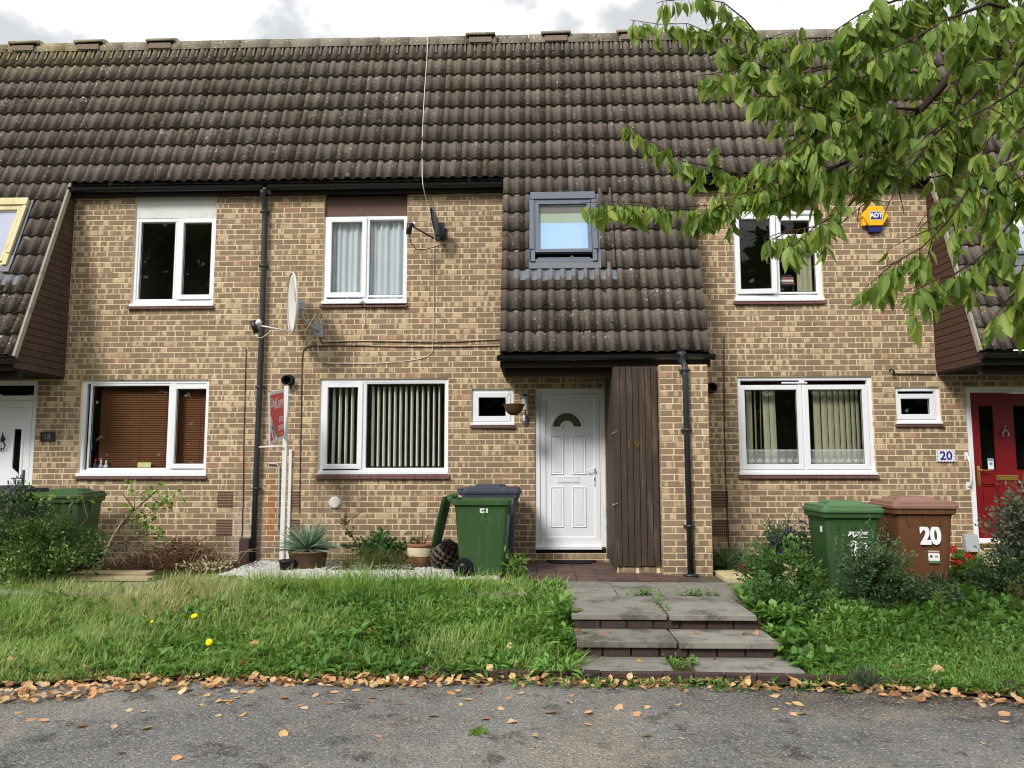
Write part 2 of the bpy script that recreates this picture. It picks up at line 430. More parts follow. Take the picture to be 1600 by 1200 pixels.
M['purple_petal'] = simple('purple_petal', lin(70, 54, 110), .7, .2, .15)
M['basket_moss'] = simple('basket_moss', lin(96, 110, 60), .9, .1, .3, 60)


def mk_road():
    m, n, b = material('worn_asphalt', .88, .2)
    p = n.pos()
    f = n.noise(p, 1.1, 5, .6)
    base = n.mix(n.step(f, .35, .7), lin(106, 105, 103), lin(132, 130, 126))
    mid = n.noise(p, 9, 5, .7)
    base = n.mix(n.math('MULTIPLY', n.step(mid, .5, .75), .5), base, lin(148, 142, 130))
    base = n.mix(n.math('MULTIPLY', n.step(n.noise(n.vec('ADD', p, (5, 9, 0)), 3.0, 6, .7), .53, .63), .75), base, lin(56, 53, 51))
    # the binder has gone along the right-hand edge
    s = n.n('ShaderNodeSeparateXYZ', Vector=p)
    ed = n.math('MULTIPLY', n.step(s.outputs[0], .6, 2.2), n.step(n.math('ADD', s.outputs[1], n.math('MULTIPLY', n.noise(p, 4, 4, .6), .5)), -5.05, -4.55))
    base = n.mix(n.math('MULTIPLY', ed, .85), base, lin(52, 47, 44))
    tan = n.math('MULTIPLY', n.step(n.noise(n.vec('ADD', p, (2.2, 3.1, 0)), .9, 5, .65), .50, .66), .45)
    base = n.mix(tan, base, lin(164, 152, 124))
    h = None
    for sc, amt in ((46.0, .50), (92.0, .95)):
        v = n.n('ShaderNodeTexVoronoi', Scale=sc)
        n.t.links.new(p, v.inputs['Vector'])
        pick = n.n('ShaderNodeSeparateColor', Color=v.outputs['Color'])
        stone = n.ramp(pick.outputs[0], [(0, lin(56, 54, 53)), (.35, lin(96, 94, 92)), (.62, lin(132, 128, 123)), (.84, lin(166, 161, 154)), (1, lin(214, 208, 198))])
        edge = n.math('SUBTRACT', 1.0, n.step(v.outputs['Distance'], .30, .55))
        base = n.mix(n.math('MULTIPLY', n.math('MULTIPLY', edge, n.step(pick.outputs[1], .25, .35)), amt * .75), base, stone)
        hh = n.math('MULTIPLY', edge, pick.outputs[2])
        h = hh if h is None else n.math('ADD', h, n.math('MULTIPLY', hh, .5))
    n.set(b, 'Base Color', base)
    bump(n, b, h, 1.0, .009)
    return m
M['road'] = mk_road()


def mk_slab():
    m, n, b = material('grey_paving_slab', .92, .12)
    p = n.pos()
    c = n.mix(n.objrnd(), lin(126, 123, 115), lin(144, 140, 131))
    c = n.mix(n.math('MULTIPLY', n.step(n.noise(p, 5, 6, .7), .42, .7), .6), c, lin(104, 100, 91))
    c = n.mix(n.math('MULTIPLY', n.step(n.noise(p, 130, 3, .6), .55, .72), .45), c, lin(170, 162, 148))
    c = n.mix(n.math('MULTIPLY', n.step(n.noise(p, 3.0, 6, .75), .50, .64), .7), c, lin(72, 70, 58))
    n.set(b, 'Base Color', c)
    bump(n, b, n.noise(p, 120, 4, .7), .5, .004)
    return m
M['slab'] = mk_slab()


def mk_paver():
    m, n, b = material('red_brown_paver', .75, .25)
    p = n.pos()
    c = n.mix(n.objrnd(), lin(78, 60, 56), lin(106, 80, 72))
    c = n.mix(n.math('MULTIPLY', n.step(n.noise(p, 8, 5, .7), .45, .7), .5), c, lin(104, 96, 88))
    n.set(b, 'Base Color', c)
    bump(n, b, n.noise(p, 90, 3, .6), .4, .003)
    return m
M['paver'] = mk_paver()


def mk_soil():
    m, n, b = material('dark_soil', .95, .05)
    p = n.pos()
    c = n.mix(n.step(n.noise(p, 7, 6, .7), .35, .7), lin(66, 56, 40), lin(98, 88, 58))
    c = n.mix(n.math('MULTIPLY', n.step(n.noise(p, 2.2, 4, .6), .4, .6), .6), c, lin(70, 88, 40))
    n.set(b, 'Base Color', c)
    bump(n, b, n.noise(p, 40, 5, .7), .8, .02)
    return m
M['soil'] = mk_soil()
M['gravelmix'] = mk_foliage('white_pebble', [lin(150, 146, 140), lin(186, 184, 180), lin(206, 204, 200), lin(216, 214, 210)], .0, .7, .3)
M['joint'] = simple('paving_bed', lin(96, 88, 74), .95, .05, .2, 14)


def mk_plank():
    m, n, b = material('stained_vertical_plank', .72, .25)
    p = n.pos()
    g_ = n.noise(n.vec('MULTIPLY', p, (26, 26, 1.1)), 2.2, 5, .65)
    c = n.mix(g_, lin(54, 45, 39), lin(84, 71, 61))
    c = n.mix(n.math('MULTIPLY', n.objrnd(), .5), c, lin(64, 53, 46))
    s = n.n('ShaderNodeSeparateXYZ', Vector=p)
    c = n.mix(n.math('MULTIPLY', n.step(n.noise(n.vec('MULTIPLY', p, (5, 5, .8)), 2, 4, .6), .52, .72), .5), c, lin(116, 98, 84))
    n.set(b, 'Base Color', c)
    bump(n, b, g_, .5, .004)
    return m
M['plank'] = mk_plank()

# ------------------------------------------------------------------ mesh helpers
class MB:
    def __init__(self):
        self.v, self.f, self.m, self.uv, self.rn = [], [], [], None, None
    def add(self, vs, fs, mi=0):
        o = len(self.v)
        self.v += [tuple(x) for x in vs]
        self.f += [tuple(i + o for i in q) for q in fs]
        self.m += [mi] * len(fs)
        return self
    def box(self, x0, x1, y0, y1, z0, z1, mi=0, bev=0.0):
        if bev:
            bm = bmesh.new()
            bmesh.ops.create_cube(bm, size=1)
            for v in bm.verts:
                v.co = ((x0 + x1) / 2 + v.co.x * (x1 - x0), (y0 + y1) / 2 + v.co.y * (y1 - y0), (z0 + z1) / 2 + v.co.z * (z1 - z0))
            bmesh.ops.bevel(bm, geom=list(bm.edges), offset=bev, segments=2, affect='EDGES', profile=.5)
            bm.verts.index_update()
            self.add([v.co for v in bm.verts], [[v.index for v in f.verts] for f in bm.faces], mi)
            bm.free()
            return self
        vs = [(x0, y0, z0), (x1, y0, z0), (x1, y1, z0), (x0, y1, z0), (x0, y0, z1), (x1, y0, z1), (x1, y1, z1), (x0, y1, z1)]
        return self.add(vs, [(0, 3, 2, 1), (4, 5, 6, 7), (0, 1, 5, 4), (1, 2, 6, 5), (2, 3, 7, 6), (3, 0, 4, 7)], mi)
    def quad(self, a, b, c, d, mi=0):
        return self.add([a, b, c, d], [(0, 1, 2, 3)], mi)
    def tube(self, pts, r, n=8, mi=0, cap=True):
        pts = [Vector(p) for p in pts]
        rs = r if isinstance(r, (list, tuple)) else [r] * len(pts)
        up = Vector((0, 0, 1))
        rings = []
        prev = None
        for i, p in enumerate(pts):
            t = (pts[min(i + 1, len(pts) - 1)] - pts[max(i - 1, 0)]).normalized()
            if prev is None:
                a = t.cross(up if abs(t.z) < .9 else Vector((1, 0, 0))).normalized()
            else:
                a = (prev - t * prev.dot(t)).normalized()
            prev = a
            b = t.cross(a)
            rings.append([p + (a * math.cos(2 * math.pi * k / n) + b * math.sin(2 * math.pi * k / n)) * rs[i] for k in range(n)])
        vs = [v for rg in rings for v in rg]
        fs = []
        for i in range(len(pts) - 1):
            for k in range(n):
                k2 = (k + 1) % n
                fs.append((i * n + k, (i + 1) * n + k, (i + 1) * n + k2, i * n + k2))
        if cap:
            fs.append(tuple(range(n)))
            fs.append(tuple((len(pts) - 1) * n + k for k in reversed(range(n))))
        return self.add(vs, fs, mi)
    def lathe(self, prof, c=(0, 0, 0), n=20, mi=0, axis='Z'):
        """prof: (radius, height) pairs"""
        vs = []
        for r, h in prof:
            for k in range(n):
                a = 2 * math.pi * k / n
                q = (r * math.cos(a), r * math.sin(a), h)
                if axis == 'Y':
                    q = (q[0], -q[2], q[1])
                elif axis == 'X':
                    q = (q[2], q[0], q[1])
                vs.append((c[0] + q[0], c[1] + q[1], c[2] + q[2]))
        fs = []
        for i in range(len(prof) - 1):
            for k in range(n):
                k2 = (k + 1) % n
                fs.append((i * n + k, i * n + k2, (i + 1) * n + k2, (i + 1) * n + k))
        return self.add(vs, fs, mi)
    def ring(self, x0, x1, z0, z1, w, y0, y1, mi=0, bev=.006):
        """rectangular frame in the facade plane; front face at y0, chamfered inner edge"""
        O = [(x0, z0), (x1, z0), (x1, z1), (x0, z1)]
        I = [(x0 + w, z0 + w), (x1 - w, z0 + w), (x1 - w, z1 - w), (x0 + w, z1 - w)]
        B = [(x0 + w - bev, z0 + w - bev), (x1 - w + bev, z0 + w - bev), (x1 - w + bev, z1 - w + bev), (x0 + w - bev, z1 - w + bev)]
        A = [(x0 + bev / 2, z0 + bev / 2), (x1 - bev / 2, z0 + bev / 2), (x1 - bev / 2, z1 - bev / 2), (x0 + bev / 2, z1 - bev / 2)]
        loops = [[(x, y1, z) for x, z in O], [(x, y0 + bev / 2, z) for x, z in O], [(x, y0, z) for x, z in A], [(x, y0, z) for x, z in B], [(x, y0 + bev * 1.5, z) for x, z in I], [(x, y1, z) for x, z in I]]
        vs = [v for l in loops for v in l]
        fs = []
        for i in range(5):
            for k in range(4):
                k2 = (k + 1) % 4
                fs.append((i * 4 + k, i * 4 + k2, (i + 1) * 4 + k2, (i + 1) * 4 + k))
        return self.add(vs, fs, mi)
    def mesh(self, name, mats, smooth=False):
        me = bpy.data.meshes.new(name)
        me.from_pydata(self.v, [], self.f)
        for m in (mats if isinstance(mats, (list, tuple)) else [mats]):
            me.materials.append(m)
        if any(self.m):
            me.polygons.foreach_set('material_index', self.m)
        if smooth:
            me.polygons.foreach_set('use_smooth', [True] * len(self.f))
        me.update()
        return me


def link(name, me, parent=None):
    o = bpy.data.objects.new(name, me)
    COL.objects.link(o)
    if parent is not None:
        o.parent = parent
    return o


def put(name, mb, mats, parent=None, smooth=False):
    """mesh in world coordinates, parented without moving (parents here are unrotated or local builds)"""
    o = link(name, mb.mesh(name, mats, smooth), parent)
    if parent is not None:
        o.matrix_parent_inverse = Matrix.Translation(-world_loc(parent))
    return o


LOC = {}
def world_loc(o):
    return LOC.get(o.name, Vector((0, 0, 0)))


def sub(name, mb, mats, parent, smooth=False):
    """mesh in the parent's own coordinates"""
    return link(name, mb.mesh(name, mats, smooth), parent)


def thing(name, label, cat, loc=(0, 0, 0), rz=0.0, group=None):
    o = bpy.data.objects.new(name, None)
    COL.objects.link(o)
    o.empty_display_size = .1
    o.location = loc
    o.rotation_euler = (0, 0, rz)
    LOC[o.name] = Vector(loc)
    tag(o, label, cat, group)
    return o


def tag(o, label, cat, group=None):
    o['label'] = label
    o['category'] = cat
    if group:
        o['group'] = group
    return o


def structure(o):
    o['kind'] = 'structure'
    return o


def stuff(o):
    o['kind'] = 'stuff'
    return o


def text_mesh(s, size, ext=.001, bold=0.0, sx=1.0):
    cu = bpy.data.curves.new('lettering', 'FONT')
    cu.body = s
    cu.size = size
    cu.extrude = ext
    cu.offset = bold
    cu.align_x = 'CENTER'
    cu.align_y = 'CENTER'
    cu.resolution_u = 3
    o = bpy.data.objects.new('lettering', cu)
    COL.objects.link(o)
    dg = bpy.context.evaluated_depsgraph_get()
    me = bpy.data.meshes.new_from_object(o.evaluated_get(dg))
    bpy.data.objects.remove(o)
    bpy.data.curves.remove(cu)
    me.materials.clear()
    if sx != 1.0:
        for v in me.vertices:
            v.co.x *= sx
    return me


def text(s, size, mat, parent, mw, bold=0.0, sx=1.0, name='lettering', ext=.001):
    """mw: matrix in the parent's coordinates; letters lie in local XY, facing +Z"""
    me = text_mesh(s, size, ext, bold, sx)
    me.materials.append(mat)
    me.name = name
    o = link(name, me, parent)
    o.matrix_local = mw
    return o


FRONT = Matrix.Rotation(math.radians(90), 4, 'X')        # letters facing -Y, reading left to right


def leafcards(name, P, D, Nn, Ln, Wd, mat, parent=None, tint=None, rows=(0.0, .35, .7, 1.0), wid=(.25, 1.0, .8, .05), droop=0.0, fold=.25):
    """many leaves in one mesh: P base points, D axis, Nn normals, Ln lengths, Wd widths (numpy arrays)"""
    n = len(P)
    D = D / np.linalg.norm(D, axis=1)[:, None]
    Sd = np.cross(D, Nn)
    Sd /= np.linalg.norm(Sd, axis=1)[:, None] + 1e-9
    Nn = np.cross(Sd, D)
    k = len(rows)
    cols = 3 if fold else 2
    V = np.zeros((n, k, cols, 3))
    for i, (t, w) in enumerate(zip(rows, wid)):
        c = P + D * (Ln * t)[:, None]
        c[:, 2] -= droop * Ln * t * t
        hw = (Wd * w * .5)[:, None]
        if cols == 3:
            V[:, i, 0] = c - Sd * hw + Nn * (hw * fold)
            V[:, i, 1] = c
            V[:, i, 2] = c + Sd * hw + Nn * (hw * fold)
        else:
            V[:, i, 0] = c - Sd * hw
            V[:, i, 1] = c + Sd * hw
    q = []
    for i in range(k - 1):
        for j in range(cols - 1):
            q.append((i * cols + j, i * cols + j + 1, (i + 1) * cols + j + 1, (i + 1) * cols + j))
    q = np.array(q)
    F = (q[None] + (np.arange(n) * k * cols)[:, None, None]).reshape(-1, 4)
    me = bpy.data.meshes.new(name)
    me.vertices.add(n * k * cols)
    me.vertices.foreach_set('co', V.reshape(-1))
    me.loops.add(len(F) * 4)
    me.loops.foreach_set('vertex_index', F.reshape(-1).astype(np.int32))
    me.polygons.add(len(F))
    me.polygons.foreach_set('loop_start', (np.arange(len(F)) * 4).astype(np.int32))
    me.polygons.foreach_set('use_smooth', np.ones(len(F), bool))
    a = me.attributes.new('tint', 'FLOAT', 'POINT')
    if tint is None:
        tint = NP.random(n)
    a.data.foreach_set('value', np.repeat(np.clip(tint, 0, .999), k * cols).astype(np.float32))
    me.materials.append(mat)
    me.update(calc_edges=True)
    o = link(name, me, parent)
    if parent is not None:
        o.matrix_parent_inverse = Matrix.Translation(-world_loc(parent))
    return o

M['husk'] = mk_foliage('tan_husk', [lin(150, 136, 108), lin(190, 174, 136), lin(206, 194, 160)], .1, .8, .1)


def mk_bin(name, col, rough=.45):
    """moulded polythene, dulled by scuffs, rain streaks and splashed dirt"""
    m, n, b = material(name, rough, .35)
    p = n.pos()
    f = n.noise(p, 2.3, 4, .6)
    c = n.mix(f, tuple(x * .88 for x in col[:3]) + (1,), tuple(min(1, x * 1.14) for x in col[:3]) + (1,))
    st = n.noise(n.vec('MULTIPLY', p, (14, 14, .9)), 2.0, 4, .65)
    grey = tuple(.55 * x + .45 * .22 for x in col[:3]) + (1,)
    c = n.mix(n.math('MULTIPLY', n.step(st, .52, .74), .45), c, grey)
    sc = n.noise(n.vec('MULTIPLY', p, (6, 6, 60)), 3.0, 3, .7)
    c = n.mix(n.math('MULTIPLY', n.step(sc, .66, .72), .35), c, grey)
    z = n.n('ShaderNodeSeparateXYZ', Vector=p).outputs[2]
    d = n.math('MULTIPLY', n.math('SUBTRACT', 1.0, n.step(n.math('ADD', z, n.math('MULTIPLY', n.noise(p, 9, 4, .7), .3)), .08, .3)), .3)
    c = n.mix(d, c, lin(104, 96, 78))
    n.set(b, 'Base Color', c)
    n.set(b, 'Roughness', n.math('MULTIPLY_ADD', f, .3, rough - .1))
    bump(n, b, n.noise(p, 160, 3, .6), .12, .002)
    return m
for nm, col in (('bin_green', lin(54, 84, 46)), ('bin_slate', lin(60, 65, 78)), ('bin_brown', lin(104, 68, 44)), ('bin_brown_lid', lin(140, 104, 90)), ('bin_green_lid', lin(80, 114, 74)), ('bin_black', lin(40, 42, 50))):
    M[nm] = mk_bin(nm, col)

M['moss'] = simple('dark_olive_moss', lin(64, 62, 30), .98, .03, .3, 60, bmp=.8)

# ------------------------------------------------------------------ terrain
def road_edge(x):
    return np.interp(x, [-30, -3.9, -2.9, -.6, 1.0, 2.5, 3.2, 4.2, 5.4, 30], [-4.86, -4.82, -4.62, -4.57, -4.6, -4.72, -4.93, -5.5, -6.3, -6.6])


def ground_h(x, y):
    """height of the garden strip between the houses and the road"""
    x = np.asarray(x, float); y = np.asarray(y, float)
    e = road_edge(x) + .12
    t = np.clip((y - e) / (-2.15 - e), 0, 1)
    s = t * t * (3 - 2 * t)
    h = -.285 + s * .265
    h = np.where((x > 1.95), h - .06 * np.clip((x - 1.95) / .5, 0, 1) * s, h)
    h = h + .014 * np.sin(x * 2.1 + y * 1.3) * np.sin(y * 2.7 - x) * np.clip(t * 3, 0, 1) * np.clip((1 - t) * 5, 0, 1)
    h = np.where((x > .26) & (x < 2.0) & (y < -2.0), np.minimum(h, np.where(y > -3.55, -.06, np.where(y > -4.02, -.18, -.29))), h)
    return h


def grid_mesh(name, x0, x1, y0, y1, nx, ny, fn, mat, keep=None):
    xs = np.linspace(x0, x1, nx); ys = np.linspace(y0, y1, ny)
    X, Y = np.meshgrid(xs, ys)
    Z = fn(X, Y)
    vs = np.stack([X, Y, Z], -1).reshape(-1, 3)
    fs = [(j * nx + i, j * nx + i + 1, (j + 1) * nx + i + 1, (j + 1) * nx + i) for j in range(ny - 1) for i in range(nx - 1)]
    me = bpy.data.meshes.new(name)
    me.from_pydata(vs.tolist(), [], fs)
    me.materials.append(mat)
    me.polygons.foreach_set('use_smooth', [True] * len(fs))
    return structure(link(name, me))


mb = MB().quad((-900, -900, -.36), (900, -900, -.36), (900, 900, -.36), (-900, 900, -.36))
structure(put('ground', mb, M['soil']))
nx = 60
xs = np.concatenate([[-60, -20], np.linspace(-8, 8, nx), [20, 60]])
mb = MB()
vs = [(x, -14.5, -.32) for x in xs] + [(x, float(road_edge(x)) + .18, -.32) for x in xs]
mb.add(vs, [(i, i + 1, len(xs) + i + 1, len(xs) + i) for i in range(len(xs) - 1)])
structure(put('road', mb, M['road']))
garden = grid_mesh('garden_bank', -14, 12, 0, 1, 261, 61, lambda X, Y: X * 0, M['soil'])
_v = np.zeros(len(garden.data.vertices) * 3); garden.data.vertices.foreach_get('co', _v); _v = _v.reshape(-1, 3)
_e = road_edge(_v[:, 0]) + .10
_y = _e + (0.02 - _e) * _v[:, 1]
_v[:, 1] = _y
_v[:, 2] = ground_h(_v[:, 0], _y) - .006
garden.data.vertices.foreach_set('co', _v.reshape(-1)); garden.data.update()

# ------------------------------------------------------------------ terraced houses
ANG = math.atan(2.75)
CA, SA = math.cos(ANG), math.sin(ANG)
EY, EZ = -1.06, 2.60                                     # tile ends at the low eaves
def RP(x, L, n=0.0):
    return (x, EY + L * CA - n * SA, EZ + L * SA + n * CA)
ROWS = [.3015 * k for k in range(10)] + [2.7135 + .325 * k for k in range(1, 8)]      # lower edge of each course
RIDGE_L = ROWS[-1] + .40
TW = .2925
TX0 = -.43
Z0 = .025                                                 # first brick course
CAMP = Vector((0, -10.3, 1.28))


def tile_mesh(w, cache={}):
    k = round(w, 3)
    if k in cache:
        return cache[k]
    us = []
    for r in range(2):
        for u, h in ((0, -.005), (.003, -.005), (.005, .002), (.016, .019), (.032, .032), (.05, .036), (.068, .032), (.084, .019), (.097, .001)):
            us.append((r * TW / 2 + u, h if r == 0 or h >= 0 else 0.0))
    us.append((TW, 0))
    us = [(u, h) for u, h in us if u <= k + 1e-4]
    if us[-1][0] < k - .002:
        us.append((k, .0))
    vs, fs = [], []
    for L, dz in ((0.0, .036), (.40, .001)):
        vs += [(u, L, h * (1.0 if L == 0 else .95) + dz) for u, h in us]
    n = len(us)
    vs += [(u, 0.016, h + .036 - .029) for u, h in us]
    fs += [(i, i + 1, n + i + 1, n + i) for i in range(n - 1)]
    fs += [(2 * n + i, 2 * n + i + 1, i + 1, i) for i in range(n - 1)]
    vs += [(us[0][0], .40, -.02), (us[-1][0], .40, -.02)]
    fs += [(2 * n, 0, n, 3 * n), (n - 1, 3 * n - 1, 3 * n + 1, 2 * n - 1)]
    me = bpy.data.meshes.new('roof_tile')
    me.from_pydata(vs, [], fs)
    me.materials.append(M['tile'])
    me.polygons.foreach_set('use_smooth', [i < n - 1 for i in range(len(fs))])
    me.update()
    cache[k] = me
    return me


def brick_geo(w, h, d=.10, c=.0035):
    """local: centre of the face at the origin, face towards -Y"""
    a, b = w / 2, h / 2
    vs = [(-a, 0 + c, -b), (a, c, -b), (a, c, b), (-a, c, b), (-a + c, 0, -b + c), (a - c, 0, -b + c), (a - c, 0, b - c), (-a + c, 0, b - c),
          (-a, d, -b), (a, d, -b), (a, d, b), (-a, d, b)]
    fs = [(4, 5, 6, 7), (0, 1, 5, 4), (1, 2, 6, 5), (2, 3, 7, 6), (3, 0, 4, 7), (8, 9, 1, 0), (9, 10, 2, 1), (10, 11, 3, 2), (11, 8, 0, 3)]
    return vs, fs


def brick_uv(vs, fs):
    out = []
    for q in fs:
        for i in q:
            x, y, z = vs[i]
            out += [x + (y if abs(x) > .02 else 0), z]
    return out


def edge_uv(vs, fs, w):
    return [t for q in fs for i in q for t in (vs[i][0] / (w / 2), w)]


def brick_mesh(w, h, cache={}):
    k = (round(w * 250), round(h * 500))
    if k not in cache:
        vs, fs = brick_geo(k[0] / 250, k[1] / 500)
        me = bpy.data.meshes.new('brick')
        me.from_pydata(vs, [], fs)
        me.uv_layers.new(name='UVMap').data.foreach_set('uv', brick_uv(vs, fs))
        me.uv_layers.new(name='Edge').data.foreach_set('uv', edge_uv(vs, fs, k[0] / 250))
        me.materials.append(M['brick'])
        cache[k] = me
    return cache[k]


def bricks_many(name, items, parent, mw=None):
    """items: (cx, y, cz, w, h) joined into one mesh, each with its own random value"""
    V, F, U, R_, E_ = [], [], [], [], []
    for cx, y, cz, w, h in items:
        vs, fs = brick_geo(w, h)
        o = len(V)
        U += brick_uv(vs, fs)
        E_ += edge_uv(vs, fs, w)
        V += [(x + cx, yy + y, z + cz) for x, yy, z in vs]
        F += [tuple(i + o for i in q) for q in fs]
        R_ += [RND.random()] * len(vs)
    if mw is not None:
        V = [tuple(mw @ Vector(v)) for v in V]
    me = bpy.data.meshes.new(name)
    me.from_pydata(V, [], F)
    me.uv_layers.new(name='UVMap').data.foreach_set('uv', U)
    me.uv_layers.new(name='Edge').data.foreach_set('uv', E_)
    me.attributes.new('rnd', 'FLOAT', 'POINT').data.foreach_set('value', R_)
    me.materials.append(M['brick'])
    o = link(name, me, parent)
    o.matrix_parent_inverse = Matrix.Translation(-world_loc(parent))
    return stuff(o)


def lay(x0, x1, k0, k1, openings, top=None, shift=0.0):
    """stretcher bond: list of (cx, 0, cz, w, h); openings (x0,x1,z0,z1)"""
    res = []
    for k in range(k0, k1):
        z = Z0 + .075 * k
        zm = z + .0375
        free = [(x0, x1)]
        for a, b, c, d in openings:
            if c < zm < d:
                nf = []
                for p, q in free:
                    if b <= p or a >= q:
                        nf.append((p, q))
                        continue
                    if a > p: nf.append((p, a))
                    if b < q: nf.append((b, q))
                free = nf
        for p, q in free:
            st = shift + (.1125 if k % 2 else 0.0)
            i = math.floor((p - st) / .225)
            cuts = [p]
            c = st + (i + 1) * .225
            while c < q - .045:
                if c > p + .045:
                    cuts.append(c)
                c += .225
            cuts.append(q)
            for a, b in zip(cuts, cuts[1:]):
                w0 = a + (.005 if a > p else .001)
                w1 = b - (.005 if b < q else .001)
                jit = RND.uniform(-.0018, .0018)
                res.append(((w0 + w1) / 2 + RND.uniform(-.001, .001), jit, zm + RND.uniform(-.0012, .0012), w1 - w0, .065))
    return res


def mortar_mb(x0, x1, z0, z1, openings, y0=.006, y1=.10):
    mb = MB()
    X = sorted({x0, x1} | {v for o in openings for v in o[:2] if x0 < v < x1})
    Z = sorted({z0, z1} | {v for o in openings for v in o[2:] if z0 < v < z1})
    def solid(xm, zm):
        return x0 < xm < x1 and z0 < zm < z1 and not any(a < xm < b and c < zm < d for a, b, c, d in openings)
    for a, b in zip(X, X[1:]):
        for c, d in zip(Z, Z[1:]):
            if solid((a + b) / 2, (c + d) / 2):
                mb.quad((a, y0, c), (b, y0, c), (b, y0, d), (a, y0, d))
                mb.quad((b, y1, c), (a, y1, c), (a, y1, d), (b, y1, d))
                for n_, e in (((a - .001), 0), ((b + .001), 1)):
                    if not solid(n_, (c + d) / 2):
                        xx = (a, b)[e]
                        mb.quad((xx, y1, c), (xx, y0, c), (xx, y0, d), (xx, y1, d))
                for n_, e in (((c - .001), 0), ((d + .001), 1)):
                    if not solid((a + b) / 2, n_):
                        z_ = (c, d)[e]
                        mb.quad((a, y0, z_), (b, y0, z_), (b, y1, z_), (a, y1, z_))
    return mb


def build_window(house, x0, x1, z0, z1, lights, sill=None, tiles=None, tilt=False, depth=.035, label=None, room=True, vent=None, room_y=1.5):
    """lights: (x0,x1,z0,z1,opening). Frame outer size x0..x1, z0..z1; parts of one window"""
    w = put('window', MB().ring(x0, x1, z0, z1, .052, depth, depth + .065), M['upvc'], house)
    if label:
        w['label'] = label
    def s(name, mb, mat, smooth=False):
        o = link(name, mb.mesh(name, mat, smooth), w)
        return o
    xs = sorted(lights)
    for a, b in zip(xs, xs[1:]):
        if b[0] > a[1] + .01:
            m0, m1 = a[1] - .012, b[0] + .012
            g0 = (a[1] + b[0]) / 2
            s('mullion', MB().box(g0 - .035, g0 + .035, depth + .004, depth + .06, z0 + .05, z1 - .05), M['upvc'])
    if isinstance(sill, tuple):
        s('sill', MB().box(x0 - .012, x1 + .012, -.018, depth + .02, sill[0], sill[1], bev=.006), M['upvc'])
    if tiles:
        n = max(2, round((x1 - x0 + .05) / .152))
        st = (x1 - x0 + .05) / n
        for i in range(n):
            a = x0 - .025 + i * st
            mb = MB()
            y0, zt, zb = -.042, tiles[1], tiles[0]
            j = RND.uniform(-.002, .002)
            mb.add([(a + .003, y0 + j, zb), (a + st - .003, y0 + j, zb), (a + st - .003, .06, zb), (a + .003, .06, zb),
                    (a + .003, y0 + j, zt - .018), (a + st - .003, y0 + j, zt - .018), (a + st - .003, .06, zt), (a + .003, .06, zt)],
                   [(0, 3, 2, 1), (4, 5, 6, 7), (0, 1, 5, 4), (1, 2, 6, 5), (2, 3, 7, 6), (3, 0, 4, 7)])
            s('sill_tile', mb, M['silltile'])
    for a, b, c, d, op in lights:
        if op:
            yy = depth - .014
            mb = MB().ring(a - .066, b + .066, c - .066, d + .066, .066, yy, depth + .05)
        else:
            yy = depth + .006
            mb = MB().ring(a - .03, b + .03, c - .03, d + .03, .03, yy, depth + .05, bev=.010)
        g = MB().box(a - .01, b + .01, depth + .028, depth + .034, c - .01, d + .01)
        sash = s('sash', mb, M['upvc'])
        pane = s('pane', g, M['glass'])
        gk = MB().ring(a - .004, b + .004, c - .004, d + .004, .008, depth + .018, depth + .027, bev=.001)
        s('gasket', gk, M['rubber'])
        if op == 2:                                   # a side-hung sash standing ajar, hinged on its left
            mw = Matrix.Translation((a - .066, depth, 0)) @ Matrix.Rotation(math.radians(-4), 4, 'Z') @ Matrix.Translation((-(a - .066), -depth, 0))
            sash.matrix_local = mw
            pane.matrix_local = mw
    if vent:
        s('trickle_vent', MB().box(vent[0], vent[1], depth - .022, depth, vent[2], vent[3], bev=.005), M['upvc'])
    if room:
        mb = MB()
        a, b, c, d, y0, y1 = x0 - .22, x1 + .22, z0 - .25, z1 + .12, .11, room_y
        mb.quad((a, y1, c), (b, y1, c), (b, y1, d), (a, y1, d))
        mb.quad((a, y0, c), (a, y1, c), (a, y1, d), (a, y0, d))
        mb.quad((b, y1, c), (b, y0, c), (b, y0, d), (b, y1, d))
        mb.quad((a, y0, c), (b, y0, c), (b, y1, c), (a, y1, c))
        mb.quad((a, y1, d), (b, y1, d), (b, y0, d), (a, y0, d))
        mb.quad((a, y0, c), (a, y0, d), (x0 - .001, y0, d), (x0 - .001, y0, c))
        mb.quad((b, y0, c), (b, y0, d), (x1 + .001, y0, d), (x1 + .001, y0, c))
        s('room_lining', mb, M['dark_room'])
        s('window_board', MB().box(x0 - .02, x1 + .02, depth + .066, .32, z0 + .012, z0 + .04), M['upvc'])
    return w


def wsub(w, name, mb, mat, smooth=False):
    """sub-part of a window or door built in world coordinates"""
    return link(name, mb.mesh(name, mat, smooth), w)


